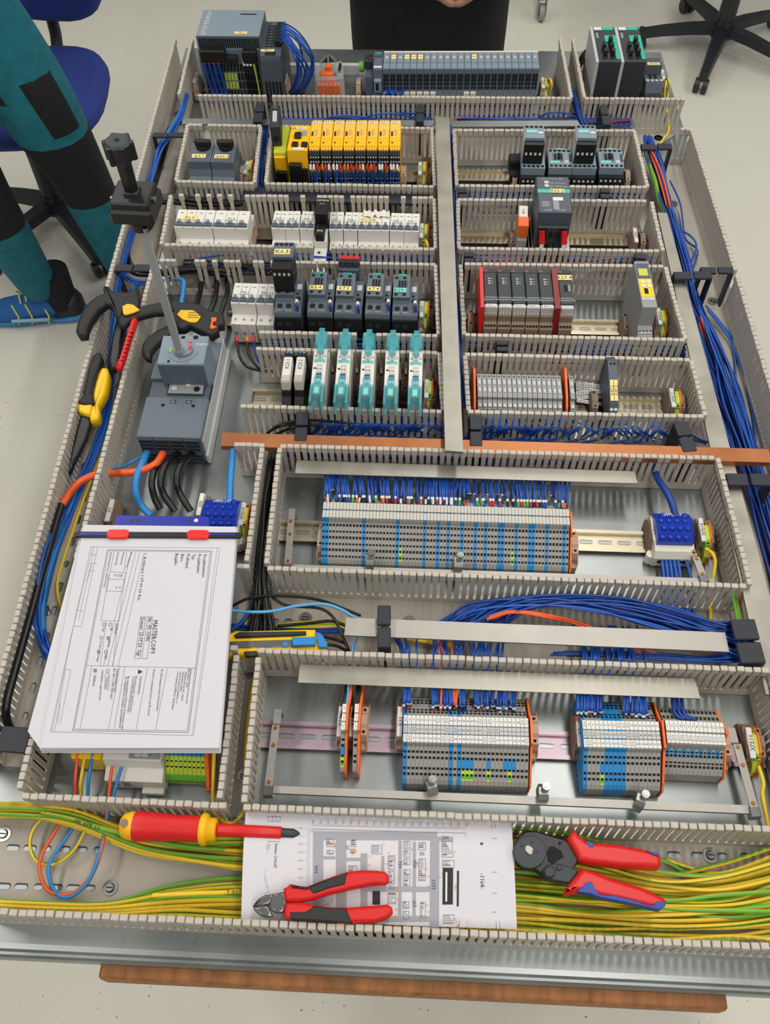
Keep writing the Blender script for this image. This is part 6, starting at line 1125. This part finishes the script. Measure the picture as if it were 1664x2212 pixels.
wire('blue_cable', 'thick blue cable leaving the left duct under the black stripper', [(300,612,.04),(280,635,.03),(248,690,.02),(240,800,.018),(236,880,.018),(215,960,.018),(180,1040,.018),(150,1100,.018),(110,1220,.018),(92,1310,.018),(100,1390,.022),(130,1430,.03)], .0042, 'wiresky', None, 8, 6)
wire('earth_wire', 'thin yellow-green wire running down the left duct', [(268,640,.01),(258,700,.01),(244,820,.01),(235,930,.01),(208,1010,.01),(180,1080,.01),(140,1200,.01),(124,1260,.01),(128,1300,.012),(142,1335,.02)], .0021, PE[0], None, 8, 6, PE[1])
wire('earth_wire', 'yellow-green wire at the lower end of the left duct', [(108,1440,.01),(98,1490,.01),(82,1525,.01),(66,1570,.012),(54,1620,.02),(56,1650,.03),(66,1690,.02),(75,1740,.012)], .0021, PE[0], None, 8, 6, PE[1])
wire('black_cable', 'thick black cable with an orange sleeve running down the left duct', [(133,1090,.04),(118,1140,.03),(90,1240,.022),(60,1350,.02),(32,1450,.02),(14,1520,.02),(16,1560,.022),(34,1590,.025),(60,1610,.025)], .0052, 'wireblack', None, 9, 7)
wire('orange_cable', 'thick orange cable sleeve bending out of the main breaker', [(352,980,.035),(335,1003,.045),(300,1018,.045),(250,1022,.04),(205,1026,.04),(165,1048,.042),(133,1091,.040)], .0055, 'wireorange', None, 9, 7)
wire('blue_cable', 'thick blue cable leaving the front of the main breaker', [(318,978,.030),(308,1000,.045),(296,1030,.046),(294,1062,.036),(306,1092,.02),(326,1114,.014)], .0052, 'wiresky', None, 9, 7)
wire('blue_wire', 'thin blue wire from the main breaker through the duct wall', [(308,985,.03),(290,995,.035),(268,1006,.035),(244,1012,.035)], .0019, 'wiresky')
for i, pts in enumerate(([(347,995,.025),(333,1018,.045),(328,1045,.042),(334,1075,.028),(346,1100,.016)], [(386,978,.025),(358,1005,.045),(347,1040,.042),(355,1070,.028),(378,1104,.016)], [(417,978,.025),(390,1006,.045),(382,1038,.042),(390,1068,.028),(412,1104,.016)])): wire('black_cable', 'thick black cable leaving the front of the main breaker, %s from the left' % nth(i), pts, .0050, 'wireblack', 'black cables of the main breaker', 9, 7)
for i, pts in enumerate(([(437,598,.03),(434,625,.03),(426,655,.045),(421,670,.05)], [(470,600,.03),(468,625,.035),(462,655,.04),(446,688,.04)], [(490,606,.03),(492,628,.035),(486,652,.04),(472,690,.035)])): wire('black_cable', 'thick black cable coming down behind the main breaker, %s from the left' % nth(i), pts, .0042, 'wireblack', 'black cables behind the main breaker', 8, 6)
wire('blue_cable', 'thick blue cable coming down behind the main breaker', [(362,604,.03),(385,602,.035),(397,608,.035),(396,630,.03),(391,662,.03)], .0042, 'wiresky', None, 8, 6)
wire('blue_cable', 'thick blue cable under the left end of the copper busbar', [(504,968,.065),(501,1000,.055),(498,1040,.05),(497,1085,.045)], .0050, 'wiresky', None, 9, 7)
for i, x in enumerate((516,538)): wire('black_cable', 'black wire curving from the pair of breakers into the duct, %s one' % nth(i), [(x-4,730,.035),(x-3,745,.035),(x+2,770,.03),(x+18,792,.02),(x+45-i*10,800,.015),(x+62-i*10,802,.012)], .0024, 'wireblack', 'black wires of the pair of breakers', 7, 6, ends=((0,4,('wirered','orange')[i],1.3),))
wire('blue_wire', 'thin blue wire curving from the pair of breakers into the duct', [(549,725,.035),(550,745,.035),(552,765,.03),(562,785,.02),(580,795,.012)], .0018, 'wirenavy', None, 6, 6, ends=((0,4,'wirered',1.4),))
# distribution block and earth wires on the right
wire('blue_cable', 'thick dark blue cable feeding the right distribution block', [(1414,1010,.03),(1422,1035,.045),(1440,1062,.055),(1453,1090,.055),(1460,1116,.048)], .0048, 'wirenavy', None, 9, 7)
for i in range(6): wire('blue_wire', 'blue wire leaving the front of the right distribution block, %s from the left' % nth(i), [(1428+i*8+(8 if i > 4 else 0),1186,.018),(1430+i*8.4+(9 if i > 4 else 0),1205,.022),(1434+i*9+(12 if i > 4 else 0),1240,.02),(1438+i*9+(14 if i > 4 else 0),1285,.012),(1450+i*10,1330,.012)], .0023, 'wireblue', 'blue wires of the right distribution block', 7, 6)
wire('earth_wire', 'yellow wire drooping beside the tag XPE14', [(1526,1186,.04),(1540,1196,.045),(1546,1215,.04),(1542,1245,.03),(1538,1290,.015),(1536,1340,.012)], .0024, PE[0], None, 8, 6, PE[1])
wire('earth_wire', 'yellow-green wire drooping beside the tag XPE16', [(1640,1655,.03),(1650,1690,.03),(1648,1715,.025),(1655,1760,.02),(1664,1800,.015)], .0026, PE[0], None, 8, 6, PE[1])
for i, (x, y) in enumerate(((620,372),(1186,180),(1455,690),(918,530),(1440,180),(540,1170))): wire('earth_wire', 'short yellow-green wire at an earth terminal, the %s listed from the top left' % nth(i) if False else ['yellow-green wire in front of the bus module', 'yellow-green loop right of the input modules', 'yellow-green loop beside the grey display module', 'yellow-green wire at the end of the breaker row', 'yellow-green loop right of the small relay module', 'yellow wire beside the tag XPE13'][i], [(x-4,y-8,.035),(x+3,y-9,.05),(x+7,y+3,.045),(x+4,y+18,.03),(x+2,y+32,.02)], .0022, PE[0], None, 8, 5, PE[1])
bundle('earth_wire', 'yellow-green wire in the gap beside the right metal bar', 'earth wires beside the right metal bar', 4, [(1585,1282,.03,4,3,.02),(1592,1310,.03,5,3,.02),(1600,1345,.03,6,3,.02)], .0022, ['peyellow', 'pegreen'])
wire('orange_wire', 'orange wire in the gap beside the right metal bar', [(1602,1285,.04),(1600,1310,.045),(1604,1345,.04)], .0019, 'wireorange')
# contactor wiring
for i, (x, y) in enumerate(((641,655),(713,656),(773,660),(839,655),(897,658))):
    wire('blue_wire', 'blue wire in front of the %s motor contactor' % nth(i), [(x,y-6,.090),(x+1,y+4,.092),(x+3,y+24,.074),(x+5,y+46,.05),(x+6,y+62,.03)], .0019, 'wirenavy', 'blue wires of the motor contactors', 6, 5, ends=((0,3,'wirewhite',1.5),))
for i, x in enumerate((672,689,707,795,813,832,853,870,890)):
    m = ('wirered','yellow','wiresky','wirered','wirered','wirered','wirered','yellow','wiresky')[i]
    wire('black_cable', 'black wire with a coloured sleeve under the motor contactors, %s from the left' % nth(i), [(x,676+(i>2)*4,.072),(x,684+(i>2)*4,.068),(x+1,700+(i>2)*4,.054),(x+3,722,.03)], .0022, 'wireblack', 'black wires under the motor contactors', 7, 5, ends=((2,5,m,1.5 if i not in (3,4,5) else 1.9),))
for i, (x, m) in enumerate(((1190,'wirered'),(1200,'yellow'),(1210,'wirewhite'),(1231,'wirewhite'),(1281,'wirewhite'),(1303,'wirered'),(1311,'yellow'),(1321,'wirewhite'),(1340,'wirewhite'))): wire('blue_wire', 'blue wire under the small contactors, %s from the left' % nth(i), [(x,370,.045),(x,376,.046),(x+2,388,.035),(x+4,405,.02)], .0019, 'wireblue', 'blue wires under the small contactors', 6, 5, ends=((0,4,m,1.4),))
for i, pts in enumerate(([(1171,484,.05),(1162,500,.045),(1150,520,.03),(1143,545,.02)], [(1222,484,.05),(1208,500,.045),(1195,518,.03),(1188,545,.02)])): wire('black_cable', '%s black cable of the dark semiconductor controller' % ('left','right')[i], pts, .0030, 'wireblack', 'black cables of the dark controller', 8, 6)
wire('earth_wire', 'yellow-green wire with a red lug at the earth bolt of the dark controller', [(1192,503,.05),(1175,502,.048),(1160,510,.04),(1152,530,.025)], .0026, PE[0], None, 8, 6, PE[1], ends=((0,5,'red',1.5),))
for i in range(4): wire('black_cable', 'black network cable behind the left switch, %s from the top' % nth(i), [(1282-i,120+i*5,.07),(1268,108+i*6,.06),(1256,122+i*6,.05),(1248,140+i*6,.03)], .0026, 'wireblack', 'network cables behind the left switch', 7, 5)

tag(FILL.build('wire_fill'), 'mass of blue and black wires seen through the duct slots', 'wires', None, 'stuff')
# handwriting on two earth wires
for tx, lb, pts, a, b in (('-W XPE 11', 'yellow-green earth wire with handwriting left of the screwdriver', [(90,1756,.046),(150,1768,.047),(200,1784,.047),(260,1800,.046),(330,1818,.040),(430,1832,.03),(520,1836,.02)], (158,1773), (212,1791)),
                          ('XPE 6', 'yellow-green earth wire with handwriting left of the layout drawing', [(330,1935,.040),(420,1930,.044),(480,1928,.045),(530,1924,.044),(600,1922,.035)], (524,1921), (490,1925))):
    w_ = wire('earth_wire', lb, pts, .0025, 'peyellow', None, 8, 6, 'pegreen'); p = U(*a, .0500); q = U(*b, .0500); d = (q-p).normalized(); s = MB()
    s.text(tx, .0052, p-w_.location, 'ink', d*((q-p).length/.0052/glyphs(tx)[2][0]), Vector((-d.y, d.x, 0)), (0, .35)); s.build('handwriting', w_)
# ================================================================ chairs, trolley, people
def office_chair(label, hub, a0, seat=None, back=None):
    t = thing('office_chair', label, 'chair', (hub[0], hub[1], FLOOR))
    for k in range(5):
        a = a0+k*2*math.pi/5; c, s_ = math.cos(a), math.sin(a); b = MB(); L = .31
        pts = [(.03,.105),(.12,.10),(.22,.088),(L,.072)]; v = []
        for (r, z), w_ in zip(pts, (.030,.026,.021,.018)):
            for dx, dz in ((-w_,-.028),(w_,-.028),(w_*.75,0),(-w_*.75,0)): v.append((c*r-s_*dx, s_*r+c*dx, z+dz))
        b.add(v, [(j*4+i, j*4+(i+1) % 4, (j+1)*4+(i+1) % 4, (j+1)*4+i) for j in range(3) for i in range(4)]+[(3,2,1,0),(12,13,14,15)], 'chairplastic'); leg = b.build('base_arm', t)
        w2 = MB(); p = Vector((c*(L-.01), s_*(L-.01), .025)); q = Vector((-s_, c, 0))
        for sg in (-1, 1): w2.cyl(p+q*sg*.006, p+q*sg*.024, .025, 'chairplastic', n=18)
        w2.cyl(p+Vector((0,0,.02)), p+Vector((0,0,.055)), .012, 'chairplastic', n=10); w2.build('caster', leg)
    b = MB().cyl((0,0,.06), (0,0,.125), .042, 'chairplastic', .036, n=20); b.build('hub', t)
    b = MB().cyl((0,0,.12), (0,0,.27), .033, 'chairplastic', .031, n=18); b.cyl((0,0,.27), (0,0,.44), .017, 'chairplastic', n=14); b.build('gas_post', t)
    def pad(nm, c, sx, sy, th, R, m, ex=3.2):
        n = 32; out = [(sx*math.copysign(abs(math.cos(u))**(2/ex), math.cos(u)), sy*math.copysign(abs(math.sin(u))**(2/ex), math.sin(u))) for u in [2*math.pi*k/n for k in range(n)]]
        b = MB(); b.T = Matrix.Translation(c) @ R; b.prismz(out, -th/2, th/2, m, th*.42); b.build(nm, t)
    if seat:
        r = seat; MB().box(-.10, .10, -.10, .10, .43, .46, 'chairplastic', .01).build('mechanism', t)
        pad('seat', (r[0], r[1], .49), .235, .225, .075, Matrix.Rotation(r[2], 4, 'Z'), 'fabricblue')
        bx, by, bz, ra = back; pad('backrest', (bx, by, bz), .20, .21, .06, Matrix.Rotation(ra, 4, 'Z') @ Matrix.Rotation(math.radians(100), 4, 'X'), 'fabricblue')
        MB().tube(spline([(r[0]*.5, r[1]*.5, .44), ((r[0]+bx)/2, (r[1]+by)/2+.06, .44), (bx, by+.05, .52), (bx, by+.04, bz)], 5), .018, 'chairplastic', 8).build('back_bar', t)
    else:
        MB().box(-.10, .10, -.10, .10, .43, .46, 'chairplastic', .01).build('mechanism', t); pad('seat', (0, .02, .50), .235, .225, .075, Matrix.Identity(4), 'fabricblue'); pad('backrest', (0, .30, .86), .20, .22, .06, Matrix.Rotation(math.radians(98), 4, 'X'), 'fabricblue')
        MB().tube(spline([(0,.05,.44),(0,.2,.44),(0,.34,.54),(0,.335,.82)], 5), .018, 'chairplastic', 8).build('back_bar', t)
    return t
office_chair('blue office chair standing behind the person in teal trousers', (-1.24, 1.61), .35, (.06, -.07, .1), (.09, .16, .78, -.1))
h = U(1563, 60, -.76); q = U(1513, 188, -.82); office_chair('office chair at the upper right, only its black star base in view', (h.x, h.y), math.atan2(q.y-h.y, q.x-h.x))
p = U(1168, 44, FLOOR); t = thing('trolley', 'steel trolley at the top edge, one grey caster in view', 'trolley', (p.x, p.y, FLOOR))
for i, (dx, dy) in enumerate(((0,0),(-.3,0),(0,.45),(-.3,.45))):
    b = MB().cyl((dx-.010,dy,.032), (dx+.010,dy,.032), .032, 'midgrey', n=22); b.cyl((dx-.012,dy,.032), (dx+.012,dy,.032), .012, 'dark', n=12); w_ = b.build('caster_wheel', t)
    b = MB(); b.box(dx-.018, dx-.013, dy-.012, dy+.03, .02, .085, 'alu'); b.box(dx+.013, dx+.018, dy-.012, dy+.03, .02, .085, 'alu'); b.box(dx-.02, dx+.02, dy-.006, dy+.046, .08, .088, 'alu'); b.build('caster_fork', t)
    MB().cyl((dx,dy+.02,.088), (dx,dy+.02,.70), .014, 'alu', n=12).build('post', t)
MB().box(-.34, .04, -.02, .51, .70, .73, 'lightgrey', .004).build('shelf', t)

import bmesh
from mathutils.bvhtree import BVHTree
def figure(name, label, J, E, paint, cat='person', sub=2, root='pelvis', cuts=()):
    ks = list(J); me = bpy.data.meshes.new(name); me.from_pydata([J[k][0] for k in ks], [(ks.index(a), ks.index(b)) for a, b in E], [])
    o = bpy.data.objects.new(name, me); col.objects.link(o); m = o.modifiers.new('skin', 'SKIN'); m.use_smooth_shade = True
    for i, k in enumerate(ks):
        r = J[k][1]; me.skin_vertices[0].data[i].radius = r if isinstance(r, tuple) else (r, r)
        me.skin_vertices[0].data[i].use_root = (k == root)
    s = o.modifiers.new('sub', 'SUBSURF'); s.levels = sub; s.render_levels = sub
    dg = bpy.context.evaluated_depsgraph_get(); ev = o.evaluated_get(dg); nm = bpy.data.meshes.new_from_object(ev)
    o.modifiers.clear(); o.data = nm; bpy.data.meshes.remove(me)
    if cuts:
        bm = bmesh.new(); bm.from_mesh(nm)
        for co, no_ in cuts: bmesh.ops.bisect_plane(bm, geom=bm.verts[:]+bm.edges[:]+bm.faces[:], plane_co=co, plane_no=no_)
        bm.to_mesh(nm); bm.free()
    mats = []; nm.materials.clear()
    for pl in nm.polygons:
        k = paint(pl.center, pl.normal)
        if k not in mats: mats.append(k); nm.materials.append(MATS[k])
        pl.material_index = mats.index(k); pl.use_smooth = True
    return tag(o, label, cat)
V = Vector
# the person in teal trousers, walking pose beside the left duct
aR = V((-.930, 1.285, -.775)); kR = V((-.955, 1.225, -.345)); hR = V((-1.045, 1.20, .05)); aL = V((-1.165, 1.185, -.765)); kL = V((-1.155, 1.085, -.37)); hL = V((-1.215, 1.10, .05)); pv = V((-1.13, 1.16, .09))
J = {'pelvis': (pv, (.15,.13)), 'waist': (pv+V((.0,0,.16)), (.15,.12)), 'chest': (pv+V((-.03,.0,.38)), (.18,.14)), 'neck': (pv+V((-.05,0,.54)), .06), 'head0': (pv+V((-.075,0,.62)), (.075,.085)), 'head1': (pv+V((-.085,0,.74)), (.075,.09)),
     'hL': (hL, .112), 'tL': ((hL*.5+kL*.5), .098), 'kL': (kL, .078), 'sL': (kL*.5+aL*.5, .070), 'aL': (aL, .055), 'hR': (hR, .120), 'tR': (hR*.5+kR*.5, .112), 'kR': (kR, .082), 'sR': (kR*.5+aR*.5, .072), 'aR': (aR, .058),
     'shL': (pv+V((-.03,-.19,.46)), .062), 'elL': (pv+V((-.05,-.27,.18)), .048), 'wrL': (pv+V((-.22,-.25,.02)), .032), 'hdL': (pv+V((-.30,-.235,-.02)), (.040,.022)), 'shR': (pv+V((-.03,.19,.46)), .062), 'elR': (pv+V((-.05,.27,.18)), .048), 'wrR': (pv+V((-.22,.25,.02)), .032), 'hdR': (pv+V((-.30,.235,-.02)), (.040,.022))}
E_ = [('pelvis','waist'),('waist','chest'),('chest','neck'),('neck','head0'),('head0','head1'),('pelvis','hL'),('hL','tL'),('tL','kL'),('kL','sL'),('sL','aL'),('pelvis','hR'),('hR','tR'),('tR','kR'),('kR','sR'),('sR','aR'),('chest','shL'),('shL','elL'),('elL','wrL'),('wrL','hdL'),('chest','shR'),('shR','elR'),('elR','wrR'),('wrR','hdR')]
for sd, sg in (('L',-1),('R',1)):
    b0 = J['hd'+sd][0]
    for k in range(4): J['f%s%d' % (sd,k)] = (b0+V((-.05-.006*(k in (1,2)), (k-1.5)*.017, -.02)), .0085); J['g%s%d' % (sd,k)] = (b0+V((-.078-.008*(k in (1,2)), (k-1.5)*.018, -.05)), .0075); E_ += [('hd'+sd,'f%s%d' % (sd,k)), ('f%s%d' % (sd,k),'g%s%d' % (sd,k))]
    J['f%s9' % sd] = (b0+V((-.025,-sg*.036,-.005)), .0095); J['g%s9' % sd] = (b0+V((-.055,-sg*.042,-.02)), .0085); E_ += [('hd'+sd,'f%s9' % sd), ('f%s9' % sd,'g%s9' % sd)]
def paint1(c, n):
    if c.z > .50 and (c-pv).xy.length < .2: return 'hair' if (c.z > .72 or c.x > pv.x-.05) else 'skin'
    if c.x < pv.x-.17 and c.z > -.1: return 'skin'
    if c.z > .12: return 'cloth'
    if -.445 < c.z < -.245: return 'cloth'
    return 'trouser'
KU, KD = V((0,0,-.245)), V((0,0,-.445))
fig = figure('person', 'person in teal work trousers with black knee patches standing beside the left duct', J, E_, paint1, cuts=((KU, (0,0,1)), (KD, (0,0,1)), (V((0,0,.12)), (0,0,1)), (V((0,0,-.04)), (0,0,1)), (V((0,0,-.16)), (0,0,1))))
bv = BVHTree.FromPolygons([v.co for v in fig.data.vertices], [tuple(p.vertices) for p in fig.data.polygons])
def patch(nm, a, b, t0, t1, ang, half, m, nz=10, na=9):      # a sewn-on pocket following the leg
    ax = (b-a).normalized(); vs = []
    for lay in (.0005, .006):
        for i in range(nz+1):
            c = a+(b-a)*(t0+(t1-t0)*i/nz)
            for j in range(na+1):
                q = ang+half*(2*j/na-1); d = V((math.cos(q), math.sin(q), 0)); h = bv.ray_cast(c+d*.3, -d)
                p = h[0] if h[0] is not None else c+d*.1; e = 0 if (i in (0, nz) or j in (0, na)) and lay > .003 else lay
                vs.append(p+d*(e if lay > .003 else -.002))
    W_ = na+1; k = (nz+1)*W_; fs = [(k+i*W_+j, k+i*W_+j+1, k+(i+1)*W_+j+1, k+(i+1)*W_+j) for i in range(nz) for j in range(na)]
    MB().add(vs, fs, m, True).build(nm, fig)
patch('cargo_pocket', hR, kR, .30, .68, math.atan2(-.62, .78), .42, 'cloth')
patch('thigh_pocket', hR, kR, .10, .42, math.atan2(-.9, -.42), .40, 'cloth')
def shoe(root, ank, d, nm='shoe'):
    d = V(d).normalized(); s = V((-d.y, d.x, 0)); o = V((ank.x, ank.y, FLOOR))-d*.075; b = MB()
    def P(u, v, z): q = o+d*u+s*v; return (q.x, q.y, q.z+z)
    def loft(rows, m, cap=True):
        n = 14; v = []
        for (u, hw, z0, z1) in rows:
            for k in range(n): a = 2*math.pi*k/n; v.append(P(u, hw*math.cos(a), (z0+z1)/2+(z1-z0)/2*math.sin(a)))
        f = [(j*n+i, j*n+(i+1) % n, (j+1)*n+(i+1) % n, (j+1)*n+i) for j in range(len(rows)-1) for i in range(n)]
        b.add(v, f+[tuple(range(n-1,-1,-1)), tuple(range((len(rows)-1)*n, len(rows)*n))], m, True)
    loft([(0,.024,.012,.06),(.012,.036,.008,.10),(.05,.040,.008,.115),(.09,.040,.008,.11),(.13,.043,.008,.085),(.19,.049,.008,.070),(.24,.046,.008,.058),(.275,.028,.010,.045),(.285,.012,.014,.03)], 'shoeblue')
    up = b.build('shoe', root)
    b = MB(); loft([(-.012,.022,0,.026),(0,.036,0,.030),(.05,.042,0,.026),(.10,.040,.004,.022),(.19,.051,0,.024),(.25,.047,0,.024),(.285,.026,.004,.026)], 'sole'); b.build('sole', up)
    b = MB(); loft([(-.004,.026,.012,.085),(.01,.038,.012,.098),(.045,.0425,.012,.085),(.075,.042,.012,.055)], 'toolblack'); b.build('heel_counter', up)
    for sg in (-1, 1):
        for u0, u1 in ((.10,.075),(.15,.125),(.19,.165)): b = MB(); b.tube([P(u0,sg*.030,.078), P((u0+u1)/2,sg*.0465,.045), P(u1+.02,sg*.050,.020)], .0028, 'neon', 6); b.build('side_stripe', up)
        b = MB(); b.tube([P(.09,sg*.048,.032), P(.20,sg*.052,.034)], .006, 'shoelight', 6); b.build('side_panel', up)
    for k in range(4): b = MB(); u = .105+k*.02; z = .110-k*.008; b.tube([P(u,-.022,z-.012), P(u+.006,0,z+.004), P(u,.022,z-.012)], .0026, 'neon', 6); b.build('lace', up)
    b = MB(); b.tube([P(.10,0,.118), P(.085,.02,.130), P(.095,.035,.115)], .0024, 'neon', 6); b.build('lace_loop', up)
    b = MB(); q = P(.05,0,.055); b.cyl((q[0],q[1],FLOOR+.055), (q[0]-.0,q[1],FLOOR+.175), .044, 'cloth', .050, n=18); b.build('sock', up)
shoe(fig, V((aL.x+.02, aL.y, 0)), (-1, -.08, 0)); shoe(fig, V((aR.x, aR.y-.02, 0)), (-.05, -1, 0))
# the person in black behind the far edge
pv2 = V((-.045, 1.36, .01)); J = {'pelvis': (pv2, (.185,.135)), 'waist': (pv2+V((0,0,.18)), (.175,.13)), 'chest': (pv2+V((0,-.02,.40)), (.19,.14)), 'neck': (pv2+V((0,-.03,.57)), .06), 'head0': (pv2+V((0,-.05,.65)), (.08,.09)), 'head1': (pv2+V((0,-.06,.77)), (.08,.095))}
E_ = [('pelvis','waist'),('waist','chest'),('chest','neck'),('neck','head0'),('head0','head1')]
for sd, sg in (('L',-1),('R',1)):
    J.update({'h'+sd: (pv2+V((sg*.095,0,-.10)), .105), 'k'+sd: (pv2+V((sg*.105,.02,-.45)), .075), 'a'+sd: (pv2+V((sg*.11,.05,-.79)), .055), 't'+sd: (pv2+V((sg*.12,-.10,-.835)), (.045,.03)),
              's'+sd: (pv2+V((sg*.215,-.01,.47)), .065), 'e'+sd: (pv2+V((sg*.275,.0,.20)), .052), 'w'+sd: (pv2+V((sg*.11+.02,-.17,.14)), .033), 'm'+sd: (pv2+V((sg*.055+.055,-.205,.13)), (.042,.024))})
    E_ += [('pelvis','h'+sd),('h'+sd,'k'+sd),('k'+sd,'a'+sd),('a'+sd,'t'+sd),('chest','s'+sd),('s'+sd,'e'+sd),('e'+sd,'w'+sd),('w'+sd,'m'+sd)]
    for k in range(4):
        J['f%s%d' % (sd,k)] = (J['m'+sd][0]+V((-sg*.045,-.012,.016-k*.017)), .0088); J['g%s%d' % (sd,k)] = (J['m'+sd][0]+V((-sg*.068,.012-.004*(k in (1,2)),.012-k*.018)), .0078); E_ += [('m'+sd,'f%s%d' % (sd,k)), ('f%s%d' % (sd,k),'g%s%d' % (sd,k))]
    J['f%s9' % sd] = (J['m'+sd][0]+V((-sg*.012,-.008,.040)), .0095); J['g%s9' % sd] = (J['m'+sd][0]+V((-sg*.036,-.012,.052)), .0085); E_ += [('m'+sd,'f%s9' % sd), ('f%s9' % sd,'g%s9' % sd)]
def paint2(c, n):
    if c.z > pv2.z+.54 and abs(c.x-pv2.x) < .14: return 'hair' if (c.z > pv2.z+.80 or c.y > pv2.y-.02) else 'skin'
    if c.y < pv2.y-.165 and .02 < c.z-pv2.z < .3: return 'skin'
    return 'cloth'
figure('person', 'person in black clothes standing behind the far edge, hands in front', J, E_, paint2)
b = None
for pvx, hd, fwd in ((pv, V((-.08,0,.68)), V((-1,0,0))), (pv2, V((0,-.055,.71)), V((0,-1,0)))):   # faces
    pr = [o for o in bpy.data.objects if o.name.startswith('person')][0 if pvx is pv else -1]
    c = pvx+hd; s = V((-fwd.y, fwd.x, 0)); f = MB()
    for sg in (-1, 1):
        q = c+fwd*.082+s*sg*.032; f.sphere(q, .013, 'tag', 10); f.sphere(q+fwd*.009, .006, 'ink', 8); q2 = c+s*sg*.083; f.sphere(q2, .03, 'skin', 10, (.5,.5,1))
    f.build('eye_and_ear', pr); f = MB(); f.tube([c+fwd*.085+V((0,0,.005)), c+fwd*.105+V((0,0,-.025)), c+fwd*.088+V((0,0,-.04))], [.008,.013,.008], 'skin', 8); f.build('nose', pr); f = MB(); f.tube([c+fwd*.078+s*.026+V((0,0,-.065)), c+fwd*.088+V((0,0,-.066)), c+fwd*.078-s*.026+V((0,0,-.065))], .006, 'filered' if False else 'skin', 8); f.build('mouth', pr)
